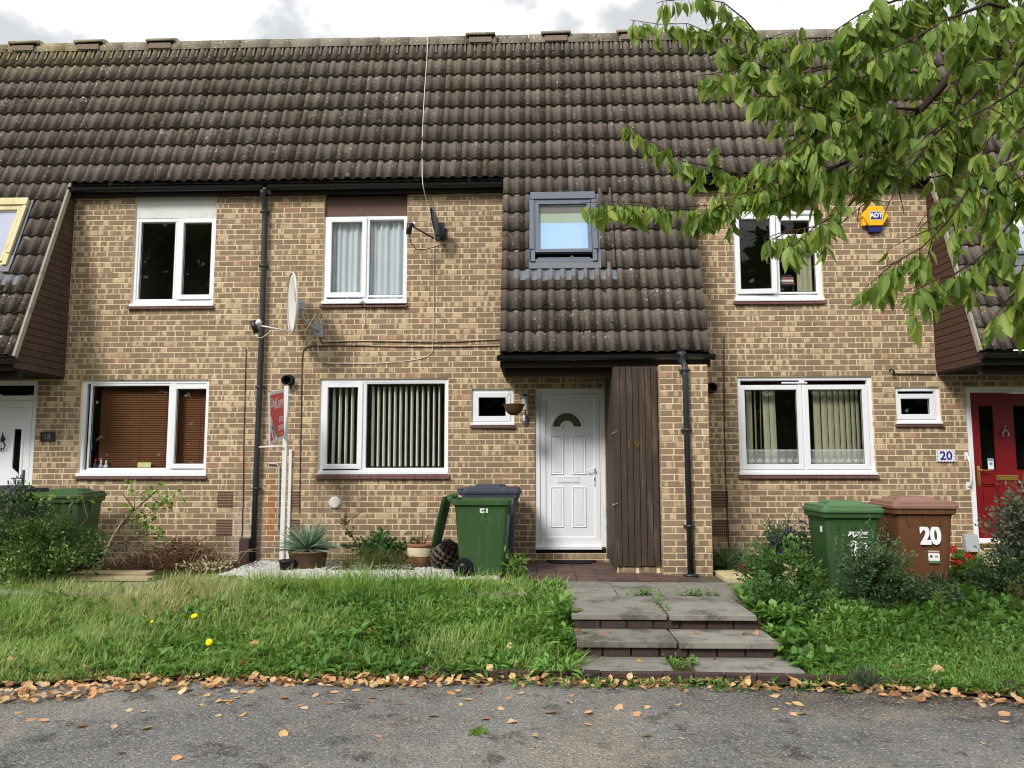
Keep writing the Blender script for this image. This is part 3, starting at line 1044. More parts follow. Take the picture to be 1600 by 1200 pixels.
def gutter(house, x0, x1, y, z, r=.056, stop=(True, True)):
    mb = MB()
    n = 8
    prof = [(y - r * math.cos(math.pi * k / n), z - r * math.sin(math.pi * k / n)) for k in range(n + 1)]
    prof = [(y - r - .006, z + .004)] + prof
    vs = [(x, p, q) for x in (x0, x1) for p, q in prof]
    m = len(prof)
    mb.add(vs, [(i, i + 1, m + i + 1, m + i) for i in range(m - 1)])
    for e, x in ((stop[0], x0), (stop[1], x1)):
        if e:
            d = .012
            ring = [(x + s_ * d, y - (r + .01) * math.cos(math.pi * k / n), z + .004 - (r + .01) * math.sin(math.pi * k / n)) for s_ in (-1, 1) for k in range(n + 1)]
            k_ = n + 1
            mb.add(ring, [tuple(range(k_)), tuple(range(2 * k_ - 1, k_ - 1, -1))] + [(i, k_ + i, k_ + i + 1, i + 1) for i in range(k_ - 1)])
    g = put('gutter', mb, M['blackplastic'], house, True)
    for o in g.data.polygons:
        pass
    x = x0 + .9
    while x < x1 - .3:                                # joint brackets along the run
        j = MB()
        pr = [(y - (r + .007) * math.cos(math.pi * k / n), z - (r + .007) * math.sin(math.pi * k / n)) for k in range(n + 1)]
        j.add([(xx, p, q) for xx in (x - .035, x + .035) for p, q in pr], [(i, i + 1, n + 2 + i, n + 1 + i) for i in range(n)])
        wsub(g, 'gutter_bracket', j, M['blackplastic'], True)
        x += 1.8
    return g


HOUSE = {}
def build_house(num, label, X0, X1, main, low, openings, cheek_side, panels=(), pier=None, vent_holes=(), tile_skip=None, clad='cladding'):
    xm = (X0 + X1) / 2
    H = thing('terraced_house', label, 'house', (xm, 0, 0), group=None)
    HOUSE[num] = H
    # ---- walls
    oper = list(openings)
    kt = round((5.0 - Z0) / .075) + 1
    wall = put('wall', mortar_mb(main[0], main[1], -.10, 5.06, oper), M['mortar'], H)
    items = lay(main[0], main[1], -1, kt, oper)
    lw = put('wall', mortar_mb(low[0], low[1], -.10, 2.46, oper), M['mortar'], H)
    items_low = lay(low[0], low[1], -1, 33, oper)
    def size(it):
        p = Vector((it[0], 0, it[2]))
        d = (p - CAMP).length
        vis = -7.1 < it[0] < 6.4 and it[2] > (.75 if num != 19 else .1)
        return (0 if vis else 50) + d
    allb = sorted([(size(i), 0, i) for i in items] + [(size(i), 1, i) for i in items_low], key=lambda t: t[0])
    n_single = 300
    for _, which, it in allb[:n_single]:
        o = link('brick', brick_mesh(it[3], it[4]), (wall, lw)[which])
        o.location = (it[0], it[1], it[2])
    rest = [it for _, w_, it in allb[n_single:] if w_ == 0]
    if rest: bricks_many('brickwork', rest, wall)
    rest = [it for _, w_, it in allb[n_single:] if w_ == 1]
    if rest: bricks_many('brickwork', rest, lw)
    # ---- roof
    mb = MB()
    pts = [(X0, 9.45 - RIDGE_L * 0, 0)]
    a, b = low
    e = .012
    def slab(x0, x1, L0, L1):
        t = -.03
        v = [RP(x, L, n_) for x in (x0, x1) for L in (L0, L1) for n_ in (t, 0.0)]
        mb.add(v, [(1, 5, 7, 3), (0, 2, 6, 4), (0, 4, 5, 1), (2, 3, 7, 6), (0, 1, 3, 2), (4, 6, 7, 5)])
    slab(X0, X1, ROWS[9] - .02, RIDGE_L + .05)
    slab(a + .01, b - .01, .03, ROWS[9] - .02)
    yr, zr = RP(0, RIDGE_L + .05)[1:]
    mb.quad((X0, yr, zr), (X1, yr, zr), (X1, yr + 2.9, zr - 7.6), (X0, yr + 2.9, zr - 7.6))
    roof = put('roof', mb, M['underlay'], H)
    hl = world_loc(H)
    cnt = 0
    for r, L in enumerate(ROWS):
        lo, hi = (low if r < 9 else (X0, X1))
        j0 = math.floor((lo - TX0) / TW + 1e-6)
        x = TX0 + j0 * TW
        while x < hi - .01:
            c0, c1 = x, x + TW
            if r < 9:
                c0, c1 = max(c0, lo), min(c1, hi)
            else:
                if x + TW / 2 < lo or x + TW / 2 >= hi:
                    x += TW
                    continue
            segs = [(c0, c1)]
            if tile_skip:
                for sx0, sx1, sL0, sL1 in tile_skip:
                    if sL0 - .02 < L + .15 < sL1:
                        ns = []
                        for p, q in segs:
                            if q <= sx0 or p >= sx1: ns.append((p, q)); continue
                            if p < sx0: ns.append((p, sx0))
                            if q > sx1: ns.append((sx1, q))
                        segs = ns
            for p, q in segs:
                w = q - p
                if w < .03:
                    continue
                full = tile_mesh(TW if w > TW - .005 else w)
                o = link('roof_tile', full, roof)
                ph = 0
                o.location = Vector(RP(p + RND.uniform(-.0015, .0015), L + RND.uniform(-.005, .005), 0.0))
                o.rotation_euler = (ANG + RND.uniform(-.006, .006), 0, RND.uniform(-.004, .004))
                cnt += 1
            x += TW
    # dentil slips under the ridge, between the rolls
    for hw, l0, n0, n1, mt_, nm in ((.019, .12, .012, .032, 'underlay', 'dentil_gap'), (.0125, .137, .014, .040, 'tile', 'dentil_slip')):
        mb = MB()
        x = TX0 + math.floor((X0 - TX0) / TW) * TW
        while x < X1:
            for u in (.122, .122 + TW / 2):
                if X0 < x + u < X1:
                    c = [RP(x + u + dx, L, n_) for dx in (-hw, hw) for L in (ROWS[-1] + l0, RIDGE_L - .02) for n_ in (n0, n1)]
                    mb.add(c, [(1, 5, 7, 3), (0, 4, 5, 1), (0, 1, 3, 2), (4, 6, 7, 5)])
            x += TW
        stuff(put(nm, mb, M[mt_], H))
    mo = MB()                                              # cushions of moss lodged in the laps
    rm = random.Random(num)
    for k in range(46):
        r = rm.randrange(1, len(ROWS) - 1)
        lo, hi = (low if r < 9 else (X0, X1))
        x = TX0 + round((rm.uniform(lo + .2, hi - .2) - TX0) / (TW / 2)) * TW / 2 + rm.choice((-.012, .10, .118))
        if tile_skip and r < 9 and any(s[0] - .06 < x < s[1] + .06 for s in tile_skip) and 3 < r < 8:
            continue
        for q in range(rm.randrange(2, 6)):
            s_ = rm.uniform(.007, .017)
            cx, L = x + rm.gauss(0, .014), ROWS[r] - .012 + rm.gauss(0, .012)
            v = [RP(cx + s_ * math.cos(t), L + s_ * math.sin(t), .012) for t in np.linspace(0, 5.24, 6)] + [RP(cx + .55 * s_ * math.cos(t), L + .55 * s_ * math.sin(t), .016 + s_ * .8) for t in np.linspace(.5, 5.74, 6)]
            mo.add(v, [(i, (i + 1) % 6, 6 + (i + 1) % 6, 6 + i) for i in range(6)] + [tuple(range(6, 12))])
    stuff(put('moss', mo, M['moss'], H, True))
    # ridge tiles
    yr, zr = RP(0, RIDGE_L - .02, .02)[1:]
    yr += .085
    zr -= .03
    n = 0
    x = X0
    while x < X1 - .05:
        w = min(.452, X1 - x)
        mb = MB()
        k_ = 10
        vs = []
        for xx in (x + .003, x + w - .003):
            vs += [(xx, yr - .150 * math.cos(math.pi * (k - .8) / (k_ - 1.6)), zr + .150 * math.sin(math.pi * (k - .8) / (k_ - 1.6))) for k in range(k_ + 1)]
        mb.add(vs, [(i, k_ + 1 + i, k_ + 2 + i, i + 1) for i in range(k_)] + [tuple(range(k_ + 1)), tuple(reversed(range(k_ + 1, 2 * k_ + 2)))])
        o = put('ridge_tile', mb, M['ridge'], H, True)
        o.location.z += RND.uniform(-.004, .004)
        x += .452
    for vx in vent_holes:                              # raised flue ridges on a mortar bed
        mb = MB()
        vs = []
        for xx in (vx - .225, vx + .225):
            vs += [(xx, yr - .175 * math.cos(math.pi * k / 10), zr + .085 + .095 * math.sin(math.pi * k / 10)) for k in range(11)]
        mb.add(vs, [(i, 11 + i, 12 + i, i + 1) for i in range(10)] + [tuple(range(11)), tuple(reversed(range(11, 22))), (0, 10, 21, 11)])
        o = put('flue_ridge', mb, M['ridge'], H, True)
        wsub(o, 'flue_mouth', MB().box(vx - .20, vx + .20, yr - .160, yr + .12, zr + .05, zr + .0845), M['hole'])
        wsub(o, 'mortar_bed', MB().box(vx - .17, vx + .17, yr - .168, yr + .1, zr - .03, zr + .05), M['ridge_mortar'])
    # ---- eaves of the main wall
    fa = put('fascia', MB().box(main[0] + .005, main[1] - .005, -.085, -.062, 4.985, 5.11), M['fascia'], H)
    put('soffit', MB().box(main[0] + .005, main[1] - .005, -.061, .0, 4.995, 5.01), M['darkwood'], H)
    gutter(H, main[0] + (.03 if cheek_side != 'L' else .03), main[1] - .03, -.146, 5.082, stop=(num != 19, num != 18))
    # ---- low eaves, porch soffit and beam
    put('fascia', MB().box(a, b, EY + .005, EY + .03, 2.432, 2.60), M['fascia'], H)
    put('soffit', MB().box(a + .004, b - .004, EY + .031, -.012, 2.438, 2.455), M['darkwood'], H)
    put('beam', MB().box(a + .05, (.92 if num == 19 else b), EY + .12, EY + .20, 2.33, 2.436), M['darkwood'], H)
    gutter(H, a - .02, b + .03, EY - .058, 2.563)
    # ---- cheeks of the low roof: horizontal boards between the wall and the sloping verge
    for side, xc in (('L', a), ('R', b)):
        if (side == 'L' and X0 < 0 and num == 18) or (num == 20 and side == 'R'):
            continue
        sgn = -1 if side == 'L' else 1
        ck = put('cheek', MB().add([(xc - sgn * .03, -.002, 2.46), (xc - sgn * .03, EY + .03, 2.46), (xc - sgn * .03, EY + .04, 2.6), (xc - sgn * .03, -.002, RP(0, 0)[2] + (-EY) / CA * SA - .06)],
                                   [(0, 1, 2, 3)]), M['underlay'], H)
        z = 2.46
        while z < 5.12:
            z1 = min(z + .091, 5.15)
            def yf(zz):
                return max(EY + .035, EY + (zz - EZ) / 2.75 + .03)
            q0, q1 = yf(z), yf(z1)
            if q1 > -.012:
                break
            xo, xi = xc + sgn * RND.uniform(-.001, .002), xc - sgn * .018
            mb = MB()
            vs = []
            for xx, g_ in ((xo, .006), (xi, 0.0)):
                vs += [(xx, -.003, z + g_), (xx, q0, z + g_), (xx, q1, z1 - .002), (xx, -.003, z1 - .002)]
            mb.add(vs, [(0, 1, 2, 3), (0, 4, 5, 1), (1, 5, 6, 2), (2, 6, 7, 3), (3, 7, 4, 0)])
            wsub(ck, 'cladding_board', mb, M[clad])
            z += .0925
        if num == 19:
            continue
        mb = MB()                                         # undercloak strip along the verge
        v = [RP(x, L, n_) for x in (xc + sgn * .004, xc + sgn * .034) for L in (.0, ROWS[9]) for n_ in (-.035, .030)]
        mb.add(v, [(1, 5, 7, 3), (0, 2, 6, 4), (0, 4, 5, 1), (2, 3, 7, 6), (0, 1, 3, 2), (4, 6, 7, 5)])
        put('verge_strip', mb, M['verge_grey'], H)
    return H


H18 = build_house(18, 'terraced house numbered 18 with a white panelled door and a brown venetian blind', -9.45, -3.70, (-6.464, -3.70), (-9.45, -6.464),
                  [(-6.217, -4.451, 1.075, 2.425), (-5.597, -4.443, 3.40, 5.0601), (-7.76, -6.835, .175, 2.425)], 'L', vent_holes=(-7.85, -6.83, -5.71),
                  tile_skip=[(-7.86, -6.86, 1.206, 2.412)])
H19 = build_house(19, 'terraced house numbered 19 with a white door and a brown plank store', -3.70, 2.10, (-3.70, -.43), (-.43, 2.10),
                  [(-2.929, -1.179, 1.075, 2.425), (-2.923, -1.764, 3.40, 5.0601), (-.861, -.293, 1.75, 2.275), (-.009, .920, .1, 2.275)], 'R', vent_holes=(-.81, .33, 1.47),
                  tile_skip=[(-.085, .825, 1.206, 2.412)])
H20 = build_house(20, 'terraced house numbered 20 with a red door and a yellow alarm box', 2.10, 7.9, (2.10, 5.311), (5.311, 7.9),
                  [(2.689, 4.464, 1.075, 2.425), (2.702, 3.878, 3.40, 5.0601), (4.761, 5.343, 1.75, 2.275), (5.669, 6.66, .175, 2.275)], 'R', vent_holes=(),
                  tile_skip=[(5.92, 6.86, 1.206, 2.412)], clad='cladding_new')

# ---- windows of house 18
w = build_window(H18, -6.217, -4.451, 1.15, 2.425, [(-6.085, -5.025, 1.227, 2.34, 0), (-4.905, -4.498, 1.28, 2.296, 1)], sill=(1.112, 1.152), tiles=(1.076, 1.115), label='white window with a brown venetian blind')
mb = MB()
for i in range(48):
    z = 1.20 + i * .0245
    mb.add([(-6.02, .150, z), (-4.50, .150, z), (-4.50, .168, z + .021), (-6.02, .168, z + .021)], [(0, 1, 2, 3)])
    mb.add([(-6.02, .150, z - .002), (-4.50, .150, z - .002), (-4.50, .150, z), (-6.02, .150, z)], [(0, 1, 2, 3)])
stuff(wsub(w, 'blind_slat', mb, M['blind_brown']))
for x in (-5.88, -5.45, -5.10, -4.62):
    wsub(w, 'blind_ladder_cord', MB().tube([(x, .15, 1.19), (x, .15, 2.36)], .003, 5), M['blind_brown'])
w = build_window(H18, -5.597, -4.443, 3.478, 4.701, [(-5.511, -5.038, 3.556, 4.655, 0), (-4.903, -4.51, 3.61, 4.63, 1)], sill=(3.44, 3.48), tiles=(3.402, 3.443), label='white upstairs window below a white painted panel')
wsub(w, 'head_panel', MB().box(-5.596, -4.444, .03, .06, 4.702, 5.04), M['whitepaint'])
# ---- windows of house 19
w = build_window(H19, -2.929, -1.179, 1.136, 2.425, [(-2.82, -2.41, 1.274, 2.307, 1), (-2.288, -1.227, 1.222, 2.35, 0)], tiles=(1.076, 1.136), label='white window with upright blind vanes turned edge on')
wsub(w, 'sill', MB().box(-2.929, -1.179, .0, .04, 1.136, 1.176), M['upvc'])
for i, x in enumerate([-2.775, -2.69, -2.605, -2.52, -2.435] + [-2.235 + .0765 * k for k in range(13)]):
    a = math.radians(86 + RND.uniform(-2, 2))
    dx, dy = .044 * math.cos(a), .044 * math.sin(a)
    yc = .20
    mb = MB()
    for s_ in (1,):
        t = .007
        v = [(x - dx - t, yc - dy, 1.24), (x + dx - t, yc + dy, 1.24), (x + dx + t, yc + dy, 1.24), (x - dx + t, yc - dy, 1.24)]
        v += [(p, q, 2.33) for p, q, _ in v]
        mb.add(v, [(0, 1, 5, 4), (1, 2, 6, 5), (2, 3, 7, 6), (3, 0, 4, 7)])
    wsub(w, 'blind_vane', mb, M['vane'])
w = build_window(H19, -2.923, -1.764, 3.479, 4.696, [(-2.816, -2.395, 3.623, 4.615, 1), (-2.284, -1.813, 3.587, 4.67, 0)], sill=(3.455, 3.498), tiles=(3.402, 3.445), label='white upstairs window with pale net curtains below a brown panel')
wsub(w, 'head_panel', MB().box(-2.922, -1.765, .05, .08, 4.697, 4.99), M['brownpaint'])
mb = MB()
nn = 90
cx = [-2.93 + 1.17 * i / nn for i in range(nn + 1)]
cy = [.135 + .018 * math.sin(x * 74) + .012 * math.sin(x * 31 + 1) + .006 * math.sin(x * 153) for x in cx]
mb.add([(x, y, z) for z in (3.5, 4.68) for x, y in zip(cx, cy)], [(i, i + 1, nn + 2 + i, nn + 1 + i) for i in range(nn)])
wsub(w, 'net_curtain', mb, M['net'], True)
wsub(w, 'sensor', MB().lathe([(0, 0), (.026, 0), (.028, .05), (.02, .06), (0, .06)], (-2.37, -.05, 3.445), 12).tube([(-2.37, -.03, 3.47), (-2.33, -.01, 3.43), (-2.325, -.008, 3.18), (-2.33, -.01, 3.13)], .005, 5), M['whiteplastic'], True)
w = build_window(H19, -.861, -.293, 1.816, 2.275, [(-.766, -.405, 1.911, 2.161, 1)], sill=(1.785, 1.818), tiles=(1.752, 1.788), label='small white window beside the front door')
# ---- windows of house 20
w = build_window(H20, 2.689, 4.464, 1.155, 2.425, [(2.79, 3.476, 1.26, 2.247, 1), (3.631, 4.338, 1.26, 2.247, 1)], sill=(1.118, 1.157), tiles=(1.076, 1.12), label='white window with hanging blind vanes and lace along its foot', vent=(3.28, 3.62, 2.33, 2.352))
for i, (x, wd, an) in enumerate([(2.80, .06, 20), (2.89, .085, 12), (2.975, .05, 50), (3.035, .04, 60), (3.125, .085, 8), (3.215, .085, 8),
                                 (3.80, .095, 6), (3.90, .085, 10), (3.985, .085, 14), (4.065, .08, 16), (4.14, .08, 18), (4.215, .075, 20), (4.285, .07, 24), (4.345, .06, 26)]):
    a = math.radians(an)
    dx, dy = wd / 2 * math.cos(a), wd / 2 * math.sin(a)
    yc = .22
    top = 0 if x > 3.3 else RND.uniform(-.02, .02)
    mb = MB()
    v = [(x - dx, yc - dy, 1.22), (x, yc - .008, 1.22), (x + dx, yc + dy, 1.22), (x - dx + top, yc - dy, 2.30), (x + top, yc - .008, 2.30), (x + dx + top, yc + dy, 2.30)]
    mb.add(v, [(0, 1, 4, 3), (1, 2, 5, 4)])
    wsub(w, 'blind_vane', mb, M['drape'])
mb = MB()
nn = 120
cx = [2.75 + 1.62 * i / nn for i in range(nn + 1)]
mb.add([(x, .125 + .006 * math.sin(x * 60), z) for z in (1.20, 1.455) for x in cx], [(i, i + 1, nn + 2 + i, nn + 1 + i) for i in range(nn)])
wsub(w, 'lace_curtain', mb, M['lace'], True)
w = build_window(H20, 4.761, 5.343, 1.81, 2.275, [(4.84, 5.218, 1.916, 2.12, 1)], sill=(1.785, 1.812), tiles=(1.752, 1.788), label='small white window with a vent strip along its head', vent=(4.86, 5.22, 2.222, 2.242))
w = build_window(H20, 2.702, 3.878, 3.485, 4.71, [(2.79, 3.20, 3.62, 4.59, 2), (3.35, 3.74, 4.375, 4.565, 1), (3.325, 3.80, 3.583, 4.225, 0)], sill=(3.445, 3.487), tiles=(3.402, 3.447), label='white upstairs window with its left sash ajar')
wsub(w, 'transom', MB().box(3.29, 3.83, .039, .095, 4.245, 4.30), M['upvc'])
wsub(w, 'head_panel', MB().box(2.703, 3.877, .04, .07, 4.712, 5.0), M['brownpaint'])
wsub(w, 'curtain', MB().add([(3.60 + .2 * i / 8, .20 + .012 * math.sin(i * 2.1), z) for z in (3.5, 4.3) for i in range(9)], [(i, i + 1, 10 + i, 9 + i) for i in range(8)]), M['drape'], True)
HANG20 = w

# ---- roof windows
def velux(house, x0, x1, L0, L1, frame_mat, blind, label, apron=True, ajar=False):
    def bx(a, b, l0, l1, n0, n1):
        v = [RP(x, L, n_) for x in (a, b) for L in (l0, l1) for n_ in (n0, n1)]
        return MB().add(v, [(1, 5, 7, 3), (0, 2, 6, 4), (0, 4, 5, 1), (2, 3, 7, 6), (0, 1, 3, 2), (4, 6, 7, 5)])
    fr = MB()
    for q in ((x0, x0 + .055, L0, L1, -.03, .075), (x1 - .055, x1, L0, L1, -.03, .075), (x0 + .055, x1 - .055, L1 - .055, L1, -.03, .074), (x0 + .055, x1 - .055, L0, L0 + .05, -.03, .050)):
        b_ = bx(*q); fr.add(b_.v, b_.f)
    w = put('roof_window', fr, frame_mat, house)
    w['label'] = label
    wsub(w, 'top_cover', bx(x0 - .005, x1 + .005, L1 - .10, L1 + .012, .076, .095), frame_mat)
    for a, b in ((x0 - .012, x0 + .04), (x1 - .04, x1 + .012)):
        wsub(w, 'side_cover', bx(a, b, L0 + .18, L1 - .11, .076, .090), frame_mat)
    lo = L0 + (.14 if ajar else .06)
    sa = MB()
    for q in ((x0 + .06, x0 + .105, lo, L1 - .06, .02, .072), (x1 - .105, x1 - .06, lo, L1 - .06, .02, .072), (x0 + .105, x1 - .105, lo, lo + .05, .02, .072), (x0 + .105, x1 - .105, L1 - .17, L1 - .06, .02, .071)):
        b_ = bx(*q); sa.add(b_.v, b_.f)
    wsub(w, 'sash', sa, frame_mat)
    wsub(w, 'pane', bx(x0 + .10, x1 - .10, lo + .045, L1 - .165, .048, .054), M['glass'])
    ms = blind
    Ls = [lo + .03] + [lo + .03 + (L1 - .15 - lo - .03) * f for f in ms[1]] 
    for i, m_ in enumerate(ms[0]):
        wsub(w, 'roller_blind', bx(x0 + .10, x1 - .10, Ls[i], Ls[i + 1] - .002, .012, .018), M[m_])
    wsub(w, 'lining', bx(x0 + .02, x1 - .02, L0 + .02, L1 - .02, -.029, .002), M['hole'])
    if ajar:
        wsub(w, 'vent_bar', bx(x0 + .09, x1 - .09, L0 + .052, L0 + .068, .04, .052), M['leadgrey'])
        wsub(w, 'latch', MB().tube([Vector(RP(x0 + .50, L0 + .07, .03)), Vector(RP(x0 + .53, L0 + .09, .05)), Vector(RP(x0 + .57, L0 + .07, .03))], .006, 6), M['brass'], True)
    for a, b in ((x0 - .05, x0 - .014), (x1 + .014, x1 + .05)):
        wsub(w, 'flashing', bx(a, b, L0 - .02, L1 + .01, .01, .045), M['leadgrey'])
    if apron:
        wsub(w, 'apron_plate', bx(x0 - .05, x1 + .05, L0 - .095, L0 + .005, .010, .050), M['apron'])
        mb = MB()
        n_ = 72
        xa, xb = x0 - .22, x1 + .24
        vs = []
        for L, o, up in ((1.045, 1.0, .026), (1.12, 1.0, .022), (1.207, .9, .018)):
            for i in range(n_ + 1):
                x = xa + (xb - xa) * i / n_
                u = ((x - TX0) % (TW / 2))
                hgt = .033 * max(0, math.cos((u - .05) / .047 * math.pi / 2)) if abs(u - .05) < .047 else 0
                vs.append(RP(x, L, hgt * o + up))
        mb.add(vs, [(r_ * (n_ + 1) + i, r_ * (n_ + 1) + i + 1, (r_ + 1) * (n_ + 1) + i + 1, (r_ + 1) * (n_ + 1) + i) for r_ in range(2) for i in range(n_)])
        wsub(w, 'apron', mb, M['apron'], True)
    return w
velux(H19, -.055, .795, 1.30, 2.385, M['leadgrey'], (('blind_reflect_blue', 'blind_reflect_green', 'dark_room'), (.62, .82, 1.0)), 'grey roof window ajar at its foot', ajar=True)
velux(H18, -7.82, -6.915, 1.33, 2.40, M['cream'], (('blind_lav',), (1.0,)), 'roof window with a cream timber edge')
velux(H20, 5.96, 6.82, 1.28, 2.385, M['leadgrey'], (('blind_lav', 'white_sheet'), (.5, 1.0)), 'grey roof window behind the cherry leaves')

# ------------------------------------------------------------------ doors
def ringpanel(w, name, x0, x1, z0, z1, y, mat, proud=.012, wd=.018):
    mb = MB().ring(x0, x1, z0, z1, wd, y - proud, y + .002, bev=.008)
    mb.box(x0 + wd + .012, x1 - wd - .012, y - proud * .6, y + .002, z0 + wd + .012, z1 - wd - .012, bev=.004)
    return wsub(w, name, mb, mat)


# house 19: white door with a sunburst light
d = put('door', MB().ring(-.006, .918, .178, 2.272, .062, .02, .085), M['upvc'], H19)
d['label'] = 'white panelled front door with a half-round light'
wsub(d, 'door_leaf', MB().box(.058, .854, .045, .085, .235, 2.208).ring(.062, .85, .24, 2.204, .075, .030, .05, bev=.010), M['upvc_grey'])
wsub(d, 'sill', MB().box(-.012, .86, -.03, .06, .150, .195, bev=.006), M['upvc'])
put('door_threshold', MB().box(-.008, .919, .012, .10, -.05, .150), M['darkwood'], H19)
for a, b in ((.19, .366), (.482, .662)):
    ringpanel(d, 'door_panel', a, b, 1.129, 1.652, .045, M['upvc_grey'])
    ringpanel(d, 'door_panel', a, b, .433, .967, .045, M['upvc_grey'])
def arc(cx, cz, r, y, a0=0, a1=math.pi, n=20):
    return [(cx + r * math.cos(a0 + (a1 - a0) * k / n), y, cz + r * math.sin(a0 + (a1 - a0) * k / n)) for k in range(n + 1)]
mb = MB()
n = 20
o1, i1 = arc(.42, 1.757, .224, .046), arc(.42, 1.757, .216, .028)
i2, i3 = arc(.42, 1.757, .196, .028), arc(.42, 1.757, .190, .043)
L_ = [o1, i1, i2, i3]
mb.add([p for l in L_ for p in l], [(r * (n + 1) + k, r * (n + 1) + k + 1, (r + 1) * (n + 1) + k + 1, (r + 1) * (n + 1) + k) for r in range(3) for k in range(n)])
o1, i1, i2 = arc(.42, 1.757, .092, .043), arc(.42, 1.757, .082, .028), arc(.42, 1.757, .062, .032)
mb.add(o1 + i1 + i2, [(r * (n + 1) + k, (r + 1) * (n + 1) + k, (r + 1) * (n + 1) + k + 1, r * (n + 1) + k + 1) for r in range(2) for k in range(n)])
mb.box(.195, .350, .028, .046, 1.738, 1.766, bev=.004).box(.490, .645, .028, .046, 1.738, 1.766, bev=.004)
wsub(d, 'fanlight_moulding', mb, M['upvc'])
og, ig = arc(.42, 1.762, .192, .0425), arc(.42, 1.762, .088, .0425)
wsub(d, 'fanlight_backing', MB().add([(x, .0438, z) for x, _, z in og + ig], [(k, k + 1, n + 2 + k, n + 1 + k) for k in range(n)]), simple('smoked_obscure_glass', lin(92, 82, 66), .3, .5, .2, 50))
wsub(d, 'pane', MB().add(og + ig, [(k, k + 1, n + 2 + k, n + 1 + k) for k in range(n)]), M['glass'])
lb = wsub(d, 'letter_box', MB().ring(.28, .568, 1.022, 1.098, .008, .033, .046, bev=.002).box(.289, .559, .036, .045, 1.031, 1.089, bev=.003), M['upvc'])
hd = wsub(d, 'handle', MB().box(.762, .790, .020, .030, .985, 1.235, bev=.004).tube([(.776, .025, 1.195), (.776, -.02, 1.195), (.755, -.026, 1.195), (.655, -.022, 1.195)], .009, 8), M['upvc'], True)
wsub(hd, 'keyhole', MB().box(.770, .782, .018, .0215, 1.045, 1.085), M['iron']) if False else wsub(d, 'keyhole', MB().box(.770, .782, .0175, .0215, 1.045, 1.085), M['iron'])

# house 18: white door with top light and lozenge panes (its right half is in view)
d = put('door', MB().ring(-7.758, -6.837, .178, 2.42, .062, .02, .085), M['upvc'], H18)
d['label'] = 'white front door with a dark top light and leaded panes'
wsub(d, 'transom', MB().box(-7.696, -6.899, .024, .085, 2.15, 2.215), M['upvc'])
wsub(d, 'top_light', MB().box(-7.70, -6.896, .05, .056, 2.214, 2.36), M['glass'])
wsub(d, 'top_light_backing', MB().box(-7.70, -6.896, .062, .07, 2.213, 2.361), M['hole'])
wsub(d, 'door_leaf', MB().box(-7.698, -6.897, .045, .085, .235, 2.151).ring(-7.69, -6.905, .24, 2.146, .10, .030, .05, bev=.010), M['upvc_grey'])
for s_ in (-1, 1):
    cx = -7.297
    def P_(x, z): return (cx + s_ * x, z)
    outer = [P_(.115, 1.80), P_(.305, 1.80), P_(.305, 1.05), P_(.275, 1.05), P_(.235, 1.09), P_(.225, 1.14), P_(.135, 1.20), P_(.115, 1.22)]
    inner = [P_(.160, 1.755), P_(.262, 1.755), P_(.262, 1.105), P_(.255, 1.11), P_(.252, 1.13), P_(.240, 1.16), P_(.175, 1.215), P_(.160, 1.235)]
    k = len(outer)
    mb = MB().add([(x, .046, z) for x, z in outer] + [(x, .022, z) for x, z in [(o[0] * .8 + i_[0] * .2, o[1] * .8 + i_[1] * .2) for o, i_ in zip(outer, inner)]] + [(x, .024, z) for x, z in inner] + [(x, .044, z) for x, z in inner],
                  [(r * k + i, r * k + (i + 1) % k, (r + 1) * k + (i + 1) % k, (r + 1) * k + i) for r in range(3) for i in range(k)])
    wsub(d, 'pane_moulding', mb, M['upvc'])
    wsub(d, 'pane_backing', MB().add([(x, .0435, z) for x, z in inner], [tuple(range(k))]), M['hole'])
    wsub(d, 'pane', MB().add([(x, .041, z) for x, z in inner], [tuple(range(k))]), M['glass'])
    mb = MB()
    for q in range(8):
        zc = 1.14 + q * .09
        for dz in (.09, -.09):
            a_, b_ = P_(.164, zc), P_(.258, zc + dz)
            if 1.13 < b_[1] < 1.75 and a_[1] < 1.75 and (a_[1] > 1.22):
                mb.tube([(a_[0], .039, a_[1]), (b_[0], .039, b_[1])], .002, 4)
    wsub(d, 'lead_lattice', mb, M['iron'])
    ringpanel(d, 'door_panel', min(cx + s_ * .115, cx + s_ * .30), max(cx + s_ * .115, cx + s_ * .30), .34, .90, .045, M['upvc_grey'])
wsub(d, 'handle', MB().box(-6.985, -6.955, .018, .030, .92, 1.20, bev=.004).tube([(-6.97, .025, 1.09), (-6.97, -.02, 1.09), (-6.99, -.026, 1.09), (-7.10, -.022, 1.085)], .009, 8), M['iron'], True)
mb = MB().lathe([(0, 0), (.03, .004), (.034, .012), (.02, .02), (0, .024)], (-7.297, .044, 1.62), 14, axis='Y')
mb.tube([(-7.297 + .05 * math.sin(t), .012, 1.59 - .06 + .055 * math.cos(t)) for t in np.linspace(-2.6, 2.6, 13)], .008, 6).tube([(-7.297, .03, 1.65), (-7.297, .02, 1.72)], [.012, .003], 6).tube([(-7.297, .02, 1.50), (-7.297, .015, 1.44)], [.012, .004], 6)
wsub(d, 'knocker', mb, M['iron'], True)

